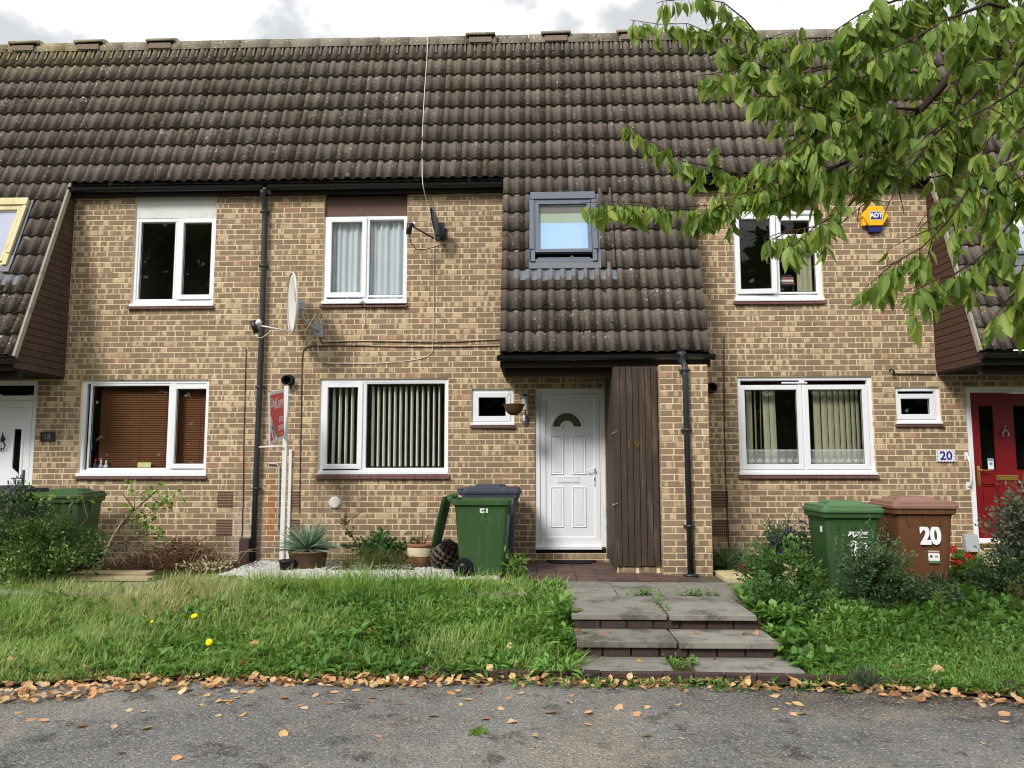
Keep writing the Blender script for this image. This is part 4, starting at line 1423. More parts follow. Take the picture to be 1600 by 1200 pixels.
# house 20: red door
d = put('door', MB().ring(5.672, 6.657, .225, 2.272, .075, .02, .085), M['upvc'], H20)
d['label'] = 'red front door with brass fittings and two tall panes'
M['red'] = M['reddoor']
mb = MB().box(5.752, 6.577, .055, .085, .24, 2.192)
for x0, x1, z0, z1 in ((5.752, 5.835, .24, 2.192), (6.494, 6.577, .24, 2.192), (6.045, 6.285, .24, 2.192), (5.836, 6.044, 2.03, 2.191), (5.836, 6.044, 1.0, 1.17), (5.836, 6.044, .241, .46), (6.286, 6.493, 2.03, 2.191), (6.286, 6.493, 1.0, 1.17), (6.286, 6.493, .241, .46)):
    mb.box(x0, x1, .035, .0545, z0, z1)
wsub(d, 'door_leaf', mb, M['reddoor'])
for a, b in ((5.836, 6.044), (6.286, 6.493)):
    wsub(d, 'pane', MB().box(a, b, .046, .050, 1.171, 2.029), M['glass'])
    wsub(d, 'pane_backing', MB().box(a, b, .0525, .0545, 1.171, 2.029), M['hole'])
    wsub(d, 'pane_bead', MB().ring(a - .004, b + .004, 1.166, 2.034, .016, .030, .052, bev=.006), M['reddoor'])
    wsub(d, 'door_panel', MB().ring(a + .012, b - .012, .475, .985, .02, .042, .056, bev=.008), M['reddoor'])
lb = wsub(d, 'letter_box', MB().box(6.02, 6.30, .024, .036, 1.045, 1.115, bev=.004).ring(6.03, 6.29, 1.052, 1.108, .006, .018, .026, bev=.002), M['brass'])
wsub(d, 'handle', MB().box(5.775, 5.812, .022, .036, .97, 1.235, bev=.004).tube([(5.793, .03, 1.18), (5.793, -.02, 1.18), (5.815, -.026, 1.18), (5.92, -.022, 1.175)], .010, 8), M['brass'], True)
wsub(d, 'knocker', MB().lathe([(0, 0), (.022, .004), (.026, .012), (0, .022)], (6.165, .034, 1.70), 12, axis='Y').tube([(6.165 + .038 * math.sin(t), .006, 1.65 + .045 * math.cos(t)) for t in np.linspace(-2.6, 2.6, 11)], .007, 6).tube([(6.165, .02, 1.71), (6.165, .01, 1.77)], [.010, .003], 6), M['steel'], True)
wsub(d, 'door_sticker', MB().box(5.93, 6.005, .042, .0455, 1.19, 1.33), M['text_white'])
wsub(d, 'sticker_print', MB().lathe([(0, 0), (.022, 0), (.022, .001), (0, .001)], (5.968, .0418, 1.262), 14, axis='Y').box(5.935, 6.0, .0414, .0418, 1.30, 1.325), simple('sticker_blue', lin(120, 150, 190), .5))
wsub(d, 'threshold', MB().box(5.75, 6.58, -.02, .05, .205, .24, bev=.004), M['brass'])
for x0, x1, z0, z1 in ((5.66, 6.7, .10, .16),):
    put('door_step', MB().box(x0, x1, -.22, -.004, z0 - .13, z1, bev=.008), M['slab_cream'], H20)

# ------------------------------------------------------------------ porch of house 19: plank-fronted store and brick pier
SX0, SX1 = .93, 1.448
st = put('store_front', MB().box(SX0 + .02, SX1 - .002, -1.095, -1.075, .085, 2.43).box(SX0 + .018, SX0 + .03, -1.07, -.004, .06, 2.43), M['darkwood'], H19)
np_ = 7
pw = (SX1 - SX0) / np_
for i in range(np_):
    a = SX0 + i * pw
    zb = .085 + RND.uniform(-.006, .006)
    wsub(st, 'plank', MB().box(a + .003, a + pw - .003, -1.122 + RND.uniform(-.002, .002), -1.096, zb, 2.428, bev=.004), M['plank'])
for i in range(8):                                        # boards of the side facing the door
    y = -1.07 + i * .133
    wsub(st, 'plank', MB().box(SX0 - .004, SX0 + .017, y + .003, y + .130, .06, 2.425, bev=.003), M['plank'])
for z in (1.62, .78):
    wsub(st, 'hinge', MB().box(SX0 - .02, SX0 - .005, -1.10, -.98, z, z + .02).tube([(SX0 - .02, -1.11, z + .01), (SX0 + .03, -1.135, z + .03)], .006, 6), M['steel'])
pl_ = put('plinth', mortar_mb(SX0 + .02, SX1 - .002, -.08, .084, [], y0=-1.09, y1=-.99), M['mortar'], H19)
bricks_many('brickwork', [(x + .11, -1.094, z, .205, .065) for z in (-.01, .052) for x in (SX0 + .02, SX0 + .26)], pl_)
# pier
PX0, PX1, PY = 1.455, 2.022, -1.25
pier = put('pier', MB().box(PX0 + .006, PX1 - .006, PY + .006, -.002, -.1, 2.431), M['mortar'], H19)
pit = [(cx, PY + j, cz, w_, h_) for cx, j, cz, w_, h_ in lay(PX0, PX1, -1, 32, [], shift=.03)]
bricks_many('brickwork', pit, pier)
mw = Matrix.Translation((PX1, 0, 0)) @ Matrix.Rotation(math.radians(90), 4, 'Z')
bricks_many('brickwork', lay(PY + .01, -.01, -1, 32, [], shift=.06), pier, mw)
mw = Matrix.Translation((PX0, 0, 0)) @ Matrix.Rotation(math.radians(-90), 4, 'Z')
bricks_many('brickwork', lay(1.13, -PY - .005, -1, 32, [], shift=.01), pier, mw)

# ------------------------------------------------------------------ rainwater pipes and wall fittings
def downpipe(house, pts, r, brackets, shoe=None):
    p = put('downpipe', MB().tube(pts, r, 14), M['pipe'], house, True)
    for (x, y, z) in brackets:
        wsub(p, 'pipe_bracket', MB().lathe([(r + .001, -.018), (r + .009, -.014), (r + .009, .014), (r + .001, .018)], (x, y, z), 14).box(x - r - .028, x + r + .028, y + r * .3, y + r + .006, z - .012, z + .012), M['pipe'], True)
    return p
dp = downpipe(H19, [(-3.745, -.146, 5.03), (-3.745, -.14, 4.99), (-3.742, -.062, 4.86), (-3.735, -.060, 4.6), (-3.725, -.060, 3.2), (-3.73, -.060, 2.30), (-3.74, -.060, 1.2), (-3.745, -.062, -.04)], .037, [(-3.732, -.06, 3.98), (-3.729, -.06, 2.31), (-3.737, -.06, .95), (-3.742, -.06, 4.75)])
dp['label'] = 'dark downpipe between the two left houses'
dp = downpipe(H19, [(1.745, -1.125, 2.50), (1.745, -1.20, 2.47), (1.746, -1.30, 2.41), (1.748, -1.305, 2.3), (1.756, -1.305, .02)], .036, [(1.748, -1.305, 2.36), (1.752, -1.305, 1.66), (1.755, -1.305, .56)])
dp['label'] = 'dark downpipe in front of the brick pier'
wsub(dp, 'outlet', MB().tube([(1.745, -1.12, 2.60), (1.745, -1.122, 2.48)], [.062, .045], 14), M['pipe'], True)
wsub(dp, 'gully_collar', MB().lathe([(.036, .0), (.085, .0), (.09, .022), (.05, .03), (.036, .035)], (1.756, -1.305, -.005), 16), M['pipe'], True)


def air_brick(house, x0, x1, z0, z1, cols=8, rows=6):
    ab = put('air_brick', MB().box(x0, x1, -.006, .03, z0, z1, bev=.003), M['airbrick'], house)
    mb = MB()
    for i in range(cols):
        for j in range(rows):
            cx = x0 + (x1 - x0) * (i + .5) / cols; cz = z0 + (z1 - z0) * (j + .5) / rows
            a, b = (x1 - x0) / cols * .25, (z1 - z0) / rows * .24
            mb.box(cx - a, cx + a, -.0085, -.0063, cz - b, cz + b)
    stuff(wsub(ab, 'vent_hole', mb, M['hole']))
for h_, x0, x1, z0, z1 in ((H18, -4.275, -4.065, .70, .915), (H18, -4.275, -4.065, .325, .54), (H19, -3.275, -3.16, .70, .915), (H19, -3.275, -3.155, .325, .54), (H20, 2.31, 2.525, .70, .915), (H20, 2.31, 2.525, .325, .54)):
    air_brick(h_, x0, x1, z0, z1)


def flue(house, x, z, r):
    f = put('boiler_flue', MB().lathe([(r * 1.12, 0), (r * 1.12, .01), (r * .95, .02), (r * .95, .10), (r * .72, .10), (r * .70, .02)], (x, 0, z), 22, axis='Y'), M['blackplastic'], house, True)
    wsub(f, 'flue_core', MB().lathe([(r * .72, .03), (r * .55, .03), (r * .5, .085), (r * .42, .085), (r * .40, .02), (0, .02)], (x, 0, z), 20, axis='Y'), M['hole'], True)
flue(H19, -3.356, 2.40, .078)
flue(H20, 2.34, 2.275, .068)
put('wall_cap', MB().lathe([(0, .034), (.05, .034), (.066, .030), (.078, .018), (.082, .0)], (-2.685, 0, .76), 24, axis='Y').lathe([(.052, .035), (.058, .039), (.062, .033)], (-2.685, 0, .76), 24, axis='Y'), M['whiteplastic'], H19, True)
mt = put('meter_box', MB().box(-3.925, -3.785, -.10, -.002, -.08, .30, bev=.008), M['meter'], H18)
wsub(mt, 'meter_door', MB().box(-3.912, -3.798, -.108, -.1005, -.05, .28, bev=.004), M['meter'])
put('wall_trunking', MB().box(-3.315, -3.275, -.03, -.002, .0, 1.47, bev=.004), M['whitepaint'], H19)
put('pipe_stub', MB().tube([(-3.60, -.01, 1.28), (-3.48, -.02, 1.275), (-3.445, -.025, 1.24), (-3.44, -.025, .75), (-3.445, -.025, .42), (-3.36, -.02, .28)], .011, 7), M['galv'], H19, True)


def cable(house, label, pts, mat, r=.006):
    # rounded through the listed points
    P_ = [Vector(p) for p in pts]
    out = []
    for i in range(len(P_) - 1):
        p0, p1, p2, p3 = P_[max(i - 1, 0)], P_[i], P_[i + 1], P_[min(i + 2, len(P_) - 1)]
        for t in (0, .25, .5, .75):
            out.append(.5 * ((2 * p1) + (p2 - p0) * t + (2 * p0 - 5 * p1 + 4 * p2 - p3) * t * t + (3 * p1 - p0 - 3 * p2 + p3) * t ** 3) * 1.0)
    out.append(P_[-1])
    c = put('cable', MB().tube(out, r, 6), mat, house, True)
    c['label'] = label
    return c
cable(H18, 'thin dark cable up the wall left of the downpipe', [(-3.95, -.008, 2.84), (-3.948, -.008, 2.4), (-3.938, -.008, 1.4), (-3.925, -.008, .9), (-3.925, -.008, .2)], M['cablebrown'])
cable(H19, 'white cable looping below the upstairs window', [(-2.97, -.01, 3.0), (-2.955, -.008, 2.80), (-2.89, -.008, 2.655), (-2.58, -.008, 2.625), (-2.06, -.008, 2.635), (-1.62, -.008, 2.68), (-1.42, -.008, 2.76), (-1.39, -.008, 2.91), (-1.385, -.008, 3.3), (-1.385, -.008, 3.67), (-1.39, -.02, 4.25)], M['cablewhite'], .005)
cable(H19, 'upper brown cable along the wall', [(-2.94, -.03, 3.0), (-2.92, -.01, 2.935), (-2.86, -.008, 2.918), (-2.41, -.008, 2.935), (-1.8, -.008, 2.92), (-1.27, -.008, 2.91), (-.49, -.008, 2.945), (-.44, -.008, 2.95)], M['cablebrown'])
cable(H19, 'lower brown cable turning down beside the flue', [(-3.155, -.008, .62), (-3.165, -.008, 1.4), (-3.172, -.008, 2.35), (-3.172, -.008, 2.74), (-3.11, -.008, 2.855), (-2.9, -.008, 2.872), (-2.41, -.008, 2.87), (-1.36, -.008, 2.845), (-.44, -.008, 2.86)], M['cablebrown'])
cable(H19, 'white cable running down the roof to the small dish', [RP(-1.60, RIDGE_L + .05, .13), RP(-1.60, 5.0, .06), RP(-1.595, 4.2, .05), RP(-1.575, 3.4, .05), RP(-1.55, 2.95, .05), (-1.52, -.22, 5.06), (-1.485, -.05, 4.86), (-1.445, -.02, 4.70), (-1.40, -.02, 4.58)], M['cablewhite'], .006)
cable(H20, 'thin dark cable up the wall right of the pier', [(2.53, -.008, 2.97), (2.512, -.008, 2.2), (2.50, -.008, 1.48), (2.50, -.008, .9), (2.51, -.008, .12)], M['cablebrown'])
cable(H20, 'black cable sagging low on the wall', [(2.52, -.012, .16), (2.62, -.012, .12), (2.85, -.014, .03), (3.05, -.014, .02), (3.2, -.012, .10)], M['blackplastic'], .009)
cable(H19, 'black cable low along the wall behind the plants', [(-2.6, -.02, .205), (-2.2, -.02, .20), (-1.6, -.02, .19), (-.9, -.02, .20)], M['blackplastic'], .010)
put('wire_bracket', MB().tube([(4.70, -.01, 2.50), (4.695, -.09, 2.50), (4.72, -.09, 2.46), (4.74, -.01, 2.45)], .012, 6).tube([(4.74, -.012, 2.45), (5.29, -.012, 2.44)], .010, 6), M['iron'], H20, True)
gr = thing('grab_rail', 'white bent grab rail beside the red door frame', 'grab rail', (5.64, 0, 1.17))
put('rail', MB().tube([(5.628, -.015, 1.375), (5.628, -.045, 1.355), (5.642, -.06, 1.28), (5.648, -.06, 1.16), (5.645, -.06, 1.06), (5.638, -.045, .99), (5.638, -.015, .965)], .013, 9), M['whiteplastic'], gr, True)
for z in (1.365, .975):
    put('rail_plate', MB().box(5.606, 5.656, -.010, .0, z - .05, z + .05, bev=.003), M['whiteplastic'], gr)
vb = put('flue_guard', MB().add([(5.515, 0, .14), (5.685, 0, .14), (5.685, -.10, .14), (5.515, -.10, .14), (5.515, 0, .36), (5.685, 0, .36), (5.685, -.06, .34), (5.515, -.06, .34)],
                                [(0, 3, 2, 1), (4, 5, 6, 7), (3, 7, 6, 2), (0, 4, 7, 3), (1, 2, 6, 5)]), M['galv'], H20)

# ------------------------------------------------------------------ numbers by the doors
t = thing('house_number', 'small dark plaque reading 18 beside the white door', 'number sign', (-6.641, 0, 1.65))
put('plaque', MB().box(-6.743, -6.541, -.022, -.001, 1.588, 1.713, bev=.003), M['plaque_dark'], t)
text('18', .105, M['text_grey'], t, Matrix.Translation((-.004, -.0235, -.002)) @ FRONT, .001, name='numerals')
t = thing('house_number', 'white plaque with navy 20 beside the red door', 'number sign', (5.363, 0, 1.36))
put('plaque', MB().box(5.242, 5.484, -.020, -.001, 1.285, 1.44, bev=.004), M['sign_white'], t)
text('20', .155, M['text_navy'], t, Matrix.Translation((0, -.0215, .002)) @ FRONT, .003, 1.05, name='numerals')
mb = MB()
for i in range(12):
    for z in (1.295, 1.43):
        if i % 2 == 0:
            mb.box(5.252 + i * .0195, 5.264 + i * .0195, -.0215, -.0201, z - .005, z + .005)
for z in (1.32, 1.36, 1.40):
    for x in (5.249, 5.469):
        mb.box(x, x + .008, -.0215, -.0201, z - .006, z + .006)
put('plaque_border', mb, M['text_navy'], t)
t = thing('house_number', 'brass numerals 1 and 9 fixed to the brown planks', 'number sign', (1.15, -1.124, 1.49))
text('1', .135, M['oldbrass'], t, Matrix.Translation((-.048, -.004, 0)) @ FRONT, .0015, name='numeral', ext=.003)
text('9', .135, M['oldbrass'], t, Matrix.Translation((.046, -.004, 0)) @ FRONT, .0015, name='numeral', ext=.003)

# ------------------------------------------------------------------ alarm box
AX, AZ, AR = 4.585, 4.585, .19
t = thing('alarm_box', 'yellow and blue six-sided alarm box high on the wall', 'alarm box', (AX, 0, AZ))
hexa = lambda r, y, f=1.0: [(r * math.cos(math.radians(60 * k)), y, r * .88 * math.sin(math.radians(60 * k)) * f) for k in range(6)]
mb = MB()
h0, h1, h2 = hexa(.185, -.002), hexa(.178, -.075), hexa(.168, -.085)
mb.add(h0 + h1 + h2, [(i, (i + 1) % 6, 6 + (i + 1) % 6, 6 + i) for i in range(6)] + [(6 + i, 6 + (i + 1) % 6, 12 + (i + 1) % 6, 12 + i) for i in range(6)] + [tuple(reversed(range(12, 18)))])
sub('cover', mb, M['alarm_yellow'], t)
for i in range(4):
    y = -.018 - i * .014
    sub('louvre', MB().box(-.172, -.118, y - .003, y + .003, -.125 + 0 * i, -.03), M['alarm_yellow'], t).rotation_euler = (0, math.radians(0), 0)
mb = MB()
lo = [(-.125, -.06), (.125, -.06), (.085, -.215), (-.085, -.215)]
mb.add([(x, -.002, z) for x, z in lo] + [(x * .96, -.062, z * .985) for x, z in lo], [(3, 2, 6, 7), (4, 5, 6, 7)[::-1], (0, 3, 7, 4), (1, 5, 6, 2)])
sub('strobe_lens', mb, M['alarm_blue'], t)
sub('badge', MB().box(-.072, .088, -.0885, -.0855, -.052, .062), M['text_white'], t)
sub('badge_field', MB().box(-.066, .082, -.0898, -.0886, -.046, .056), M['text_navy'], t)
text('ADT', .088, M['text_white'], t, Matrix.Translation((.008, -.0905, .004)) @ FRONT, .0035, .92, name='badge_lettering')

# ------------------------------------------------------------------ satellite dishes
def dish_bowl(rx, rz, depth, n=28, m=7, thick=.012):
    """bowl in local axes, opening towards -Y"""
    mb = MB()
    vs = []
    for side in (0, 1):
        for j in range(m + 1):
            f = j / m
            for k in range(n):
                a = 2 * math.pi * k / n
                vs.append((rx * f * math.cos(a), depth * (1 - f * f) + (thick if side else 0), rz * f * math.sin(a)))
    fs = []
    for j in range(m):
        for k in range(n):
            k2 = (k + 1) % n
            fs.append((j * n + k, j * n + k2, (j + 1) * n + k2, (j + 1) * n + k))
            o = (m + 1) * n
            fs.append((o + j * n + k, o + (j + 1) * n + k, o + (j + 1) * n + k2, o + j * n + k2))
    for k in range(n):
        k2 = (k + 1) % n
        fs.append((m * n + k, m * n + k2, (2 * m + 1) * n + k2, (2 * m + 1) * n + k))
    mb.add(vs, fs)
    mb.lathe([(rx + .001, -.004), (rx + .008, 0), (rx + .008, .008), (rx, .012)], (0, 0, 0), n, axis='Y')
    if rx != rz:
        mb.v[-4 * n:] = [(x, y, z * rz / rx) for x, y, z in mb.v[-4 * n:]]
    return mb
t = thing('satellite_dish', 'off-white round satellite dish with faint red lettering on a steel wall arm', 'satellite dish', (-2.965, 0, 3.10))
o_ = Vector((-2.965, 0, 3.10))
dm = Matrix.Translation(Vector((-3.19, -.46, 3.375)) - o_) @ Matrix.Rotation(math.radians(-63), 4, 'Z') @ Matrix.Rotation(math.radians(2), 4, 'X')
bw = sub('dish_reflector', dish_bowl(.36, .40, .055), M['dishwhite'], t, True)
bw.matrix_local = dm
tx = text_mesh('T&S', .12, .0008, .001); tx.materials.append(M['text_red']); tx.name = 'dish_lettering'
l_ = link('dish_lettering', tx, bw)
for v in tx.vertices:
    v.co = Vector((v.co.x, v.co.y, v.co.z))
l_.matrix_local = Matrix.Translation((.03, .034, .10)) @ Matrix.Rotation(math.radians(60), 4, 'Y') @ FRONT
sub('wall_plate', MB().box(-.068, .068, -.012, 0, -.105, .105, bev=.004), M['galv'], t)
for x in (-.045, .045):
    for z in (-.08, .08):
        sub('bolt', MB().lathe([(0, .012), (.012, .012), (.012, 0)], (x, -.012, z), 6, axis='Y'), M['galv'], t)
sub('wall_arm', MB().tube([(0, -.01, -.02), (-.04, -.10, .0), (-.10, -.30, .07), (-.115, -.36, .13), (-.115, -.36, .34)], .021, 10), M['galv'], t, True)
sub('clamp', MB().box(-.155, -.075, -.41, -.33, .20, .30, bev=.004), M['galv'], t)
lnb_p = Vector((-3.60, -.72, 3.03)) - o_
foot = Vector((-3.165, -.50, 2.985)) - o_
sub('feed_arm', MB().tube([foot, lnb_p + Vector((.06, .02, .01))], .010, 8), M['whiteplastic'], t, True)
ln = sub('receiver_head', MB().tube([lnb_p + Vector((-.01, 0, .06)), lnb_p + Vector((.045, .02, -.09))][::-1], [.036, .042], 12), M['blackplastic'], t, True)
link('receiver_cap', MB().tube([lnb_p + Vector((.03, .01, .02)), lnb_p + Vector((.085, .03, .07))], [.03, .034], 12).mesh('receiver_cap', M['whiteplastic'], True), ln)
sub('feed_cable', MB().tube([lnb_p + Vector((.03, 0, -.09)), lnb_p + Vector((.06, 0, -.15)), lnb_p + Vector((.11, .02, -.155)), lnb_p + Vector((.17, .06, -.09)), lnb_p + Vector((.20, .10, -.05))], .005, 6), M['cablewhite'], t, True)
sub('dish_cable', MB().tube([foot, foot + Vector((.10, .02, .01)), foot + Vector((.17, .08, .06)), foot + Vector((.20, .18, .18)), Vector((-.03, -.02, .22)), Vector((.03, -.02, .12)), Vector((.03, -.02, .0))], .005, 6), M['cablewhite'], t, True)

t = thing('satellite_dish', 'small dark grey satellite dish beside the upstairs net curtains', 'satellite dish', (-1.27, 0, 4.42))
o_ = Vector((-1.27, 0, 4.42))
bw = sub('dish_reflector', dish_bowl(.17, .23, .035), M['dishgrey'], t, True)
bw.matrix_local = Matrix.Translation(Vector((-1.345, -.20, 4.50)) - o_) @ Matrix.Rotation(math.radians(-76), 4, 'Z') @ Matrix.Rotation(math.radians(14), 4, 'X')
sub('wall_plate', MB().box(-.04, .04, -.014, 0, -.09, .09, bev=.004), M['blackplastic'], t)
sub('wall_arm', MB().tube([(0, -.01, 0), (.0, -.16, .0), (-.03, -.20, .02)], .02, 8), M['blackplastic'], t, True)
sub('clamp', MB().box(-.06, .05, -.26, -.16, -.09, .09, bev=.006).box(-.08, -.02, -.24, -.12, -.14, -.07, bev=.004).box(.02, .085, -.20, -.12, -.12, .02, bev=.005), M['blackplastic'], t)
sub('feed_arm', MB().tube([(-.09, -.24, -.13), (-.345, -.43, -.02)], .011, 8), M['blackplastic'], t, True)
sub('receiver_head', MB().tube([(-.345, -.43, -.0), (-.385, -.45, -.0), (-.395, -.455, -.13)], [.03, .04, .036], 10), M['blackplastic'], t, True)
sub('receiver_cap', MB().tube([(-.34, -.42, .0), (-.325, -.41, .035)], [.022, .024], 10), M['whiteplastic'], t, True)
sub('feed_cable', MB().tube([(-.39, -.45, -.13), (-.375, -.40, -.22), (-.32, -.30, -.29), (-.22, -.2, -.27), (-.09, -.08, -.20), (.02, -.02, -.15)], .006, 6), M['cablebrown'], t, True)

# ------------------------------------------------------------------ estate agent's board on its post
t = thing('agent_board', "red and white estate agent's board on a tall white post", 'for sale sign', (-3.215, -.5, 0))
sub('post', MB().box(-.028, .028, -.02, .02, -.05, 2.28, bev=.003), M['whitepaint'], t)
BW, BH = .70, .62
fl = Matrix.Translation((-.012, -.02, 1.612)) @ Matrix.Rotation(math.radians(94.5), 4, 'Z') @ Matrix.Rotation(math.radians(-8.5), 4, 'Y')
def bput(name, mb, mat):
    o = sub(name, mb, mat, t)
    o.matrix_local = fl
    return o
bput('board', MB().box(-BW, 0, -.005, .005, 0, BH), M['sign_white'])
def poly(pts, y):
    return MB().add([(-BW + u * BW, y, v * BH) for u, v in pts], [tuple(range(len(pts)))])
bput('red_field', poly([(.07, .57), (.50, .06), (.965, .06), (.965, .94), (.07, .94)], -.0062), M['sign_red'])
bput('red_corner', poly([(.045, .05), (.24, .05), (.06, .27)], -.0062), M['sign_red'])
def bt(s, u, v, size, mat, rot=0, sx=1, name='board_lettering'):
    text(s, size, mat, t, fl @ Matrix.Translation((-BW + u * BW, -.0075, v * BH)) @ FRONT @ Matrix.Rotation(rot, 4, 'Z'), .001, sx, name=name, ext=.0006)
bt('City&County', .50, .77, .155, M['text_white'], sx=.72)
bput('small_print', poly([(.36, .655), (.78, .655), (.78, .675), (.36, .675)], -.0066), M['text_white'])
bt('01733', .80, .40, .10, M['text_white'])
bt('563965', .76, .235, .10, M['text_white'])
bput('small_print', poly([(.56, .105), (.92, .105), (.92, .125), (.56, .125)], -.0066), M['text_yellow'])
bt('SALE', .255, .235, .125, M['text_dark'], rot=math.radians(-49), sx=.8)
sub('batten', MB().tube([(-.02, -.05, 1.50), (-.30, -.10, 1.487)], .011, 6), M['whitepaint'], t)
for z in (2.16, 1.68):
    sub('screw_peg', MB().tube([(.02, -.01, z), (.07, -.015, z)], .008, 6), M['whitepaint'], t)

# ------------------------------------------------------------------ wheelie bins
def rrect(hw, hd, r, z, cx=0, cy=0, n=4):
    out = []
    for sx, sy, a0 in ((1, 1, 0), (-1, 1, 90), (-1, -1, 180), (1, -1, 270)):
        for k in range(n + 1):
            a = math.radians(a0 + 90 * k / n)
            out.append((cx + sx * (hw - r) + r * math.cos(a), cy + sy * (hd - r) + r * math.sin(a), z))
    return out


def loft(mb, rings, cap0=False, cap1=False, mi=0):
    m = len(rings[0])
    vs = [v for r in rings for v in r]
    fs = [(i * m + k, i * m + (k + 1) % m, (i + 1) * m + (k + 1) % m, (i + 1) * m + k) for i in range(len(rings) - 1) for k in range(m)]
    if cap0: fs.append(tuple(reversed(range(m))))
    if cap1: fs.append(tuple((len(rings) - 1) * m + k for k in range(m)))
    return mb.add(vs, fs, mi)


def wheelie_bin(label, loc, rz, body, lid, closed=True, sc=1.0, tilt=0):
    t = thing('wheelie_bin', label, 'wheelie bin', loc, rz, 'wheelie bins outside the houses')
    t.scale = (sc, sc, sc)
    R4 = .045
    mb = loft(MB(), [rrect(.205, .225, R4, .03), rrect(.222, .245, R4, .05), rrect(.232, .262, R4, .25), rrect(.262, .300, R4, .76), rrect(.268, .308, R4, .80),
                     rrect(.296, .336, .05, .815), rrect(.300, .340, .05, .865), rrect(.292, .332, .05, .872), rrect(.268, .306, .045, .868), rrect(.258, .298, .045, .78), rrect(.222, .25, .04, .10)], True, True)
    bo = sub('bin_body', mb, body, t, False)
    bo.data.polygons.foreach_set('use_smooth', [False] * len(bo.data.polygons))
    for x in (-.15, 0, .15):                              # shallow ribs below the rim
        link('rib', MB().box(x - .006, x + .006, -.312, -.29, .70, .812).mesh('rib', body), bo)
    for sx in (-1, 1):
        link('rib', MB().box(sx * .262 - .012, sx * .262 + .012, -.05, -.038, .70, .812).mesh('rib', body), bo)
    for sx in (-1, 1):
        w_ = sub('wheel', MB().lathe([(.062, -.024), (.10, -.027), (.113, -.016), (.115, 0), (.113, .016), (.10, .027), (.062, .024)], (0, 0, 0), 22, axis='X'), M['rubber'], t, True)
        w_.location = (sx * .272, .20, .117)
        hub = MB().lathe([(.0, .018), (.020, .022), (.026, .012), (.06, .010), (.066, .016), (.066, -.016), (.02, -.02), (0, -.02)], (0, 0, 0), 18, axis='X')
        for k in range(6):
            a = k * math.pi / 3
            hub.tube([(.016 * sx, .018 * math.cos(a), .018 * math.sin(a)), (.016 * sx, .062 * math.cos(a), .062 * math.sin(a))], .005, 4)
        link('rim', hub.mesh('rim', M['blackplastic'], True), w_)
    sub('axle', MB().tube([(-.27, .20, .117), (.27, .20, .117)], .013, 8), M['galv'], t, True)
    sub('handle_bar', MB().tube([(-.24, .375, .885), (.24, .375, .885)], .016, 10).box(-.25, -.21, .33, .385, .845, .90, bev=.008).box(.21, .25, .33, .385, .845, .90, bev=.008), body, t, True)
    L = MB()
    loft(L, [rrect(.302, .342, .05, -.005), rrect(.312, .352, .055, -.004), rrect(.313, .353, .055, .022), rrect(.309, .349, .05, .027), rrect(.296, .336, .05, .030), rrect(.292, .332, .05, .058), rrect(.285, .325, .045, .064), rrect(.20, .20, .04, .066, 0, .02), rrect(.16, .165, .04, .098, 0, .02)], False, True)
    for x in (-.19, .19):
        L.box(x - .012, x + .012, -.12, -.085, .06, .092, bev=.004)
    ld = sub('lid', L, lid, t, False)
    if closed:
        ld.location = (0, -.005, .872)
        ld.rotation_euler = (tilt, 0, 0)
    else:                                                 # thrown right back, hanging on its hinge
        ld.matrix_local = Matrix.Translation((0, .425, .905)) @ Matrix.Rotation(math.radians(-257), 4, 'X') @ Matrix.Diagonal((1, .84, .5, 1)) @ Matrix.Translation((0, -.36, -.02))
    for x in (-.17, .17):
        sub('hinge_lug', MB().box(x - .02, x + .02, .335, .40, .875, .925, bev=.008), lid, t)
    return t, bo


t, bo = wheelie_bin('green wheelie bin with its lid thrown open beside the white door', (-.61, -1.30, 0), math.radians(88), M['bin_green'], M['bin_green'], closed=False)
link('sticker', MB().box(-.2655, -.2645, -.075, .015, .725, .775).mesh('sticker', M['white_sheet']), bo)
link('sticker_print', MB().box(-.2662, -.2656, -.06, .0, .742, .756).mesh('sticker_print', M['text_dark']), bo)
t, bo = wheelie_bin('blue-grey wheelie bin behind the open green one', (-.56, -.53, 0), math.radians(91), M['bin_slate'], M['bin_slate'], sc=1.05)
t, bo = wheelie_bin('green wheelie bin numbered 20 among the shrubs', (3.19, -2.06, -.085), math.radians(-2), M['bin_green'], M['bin_green_lid'])
t20 = t
text('20', .20, M['text_white'], t20, Matrix.Translation((.055, -.292, .50)) @ Matrix.Rotation(math.radians(-4), 4, 'X') @ FRONT, .010, .82, name='number_sticker')
text('PETERBOROUGH', .024, M['text_white'], t20, Matrix.Translation((.05, -.302, .665)) @ Matrix.Rotation(math.radians(-4), 4, 'X') @ FRONT, .0012, name='bin_lettering')
sub('small_print', MB().box(.06, .145, -.0005, .0, -.003, .003), M['text_white'], t20).matrix_local = Matrix.Translation((0, -.2985, .618)) @ Matrix.Rotation(math.radians(-4), 4, 'X')
mb = MB()
cu = [(-.105, .0), (-.085, .022), (-.055, .030), (-.040, .026), (-.042, -.004), (-.02, .012), (.02, .022), (.06, .020), (.10, .002)]
cl = [(-.098, -.010), (-.075, .008), (-.055, .016), (-.056, .004), (-.046, -.022), (-.015, -.002), (.02, .010), (.06, .010), (.10, .001)]
mb.add([(x, 0, z) for x, z in cu + cl], [(i, 9 + i, 10 + i, i + 1) for i in range(8)])
sub('swoosh_mark', mb, M['text_white'], t20).matrix_local = Matrix.Translation((.05, -.3015, .638)) @ Matrix.Rotation(math.radians(-4), 4, 'X')
sub('sticker', MB().box(-.2915, -.2905, -.20, -.13, .66, .72), M['white_sheet'], t20).matrix_local = Matrix.Translation((.022, 0, 0))
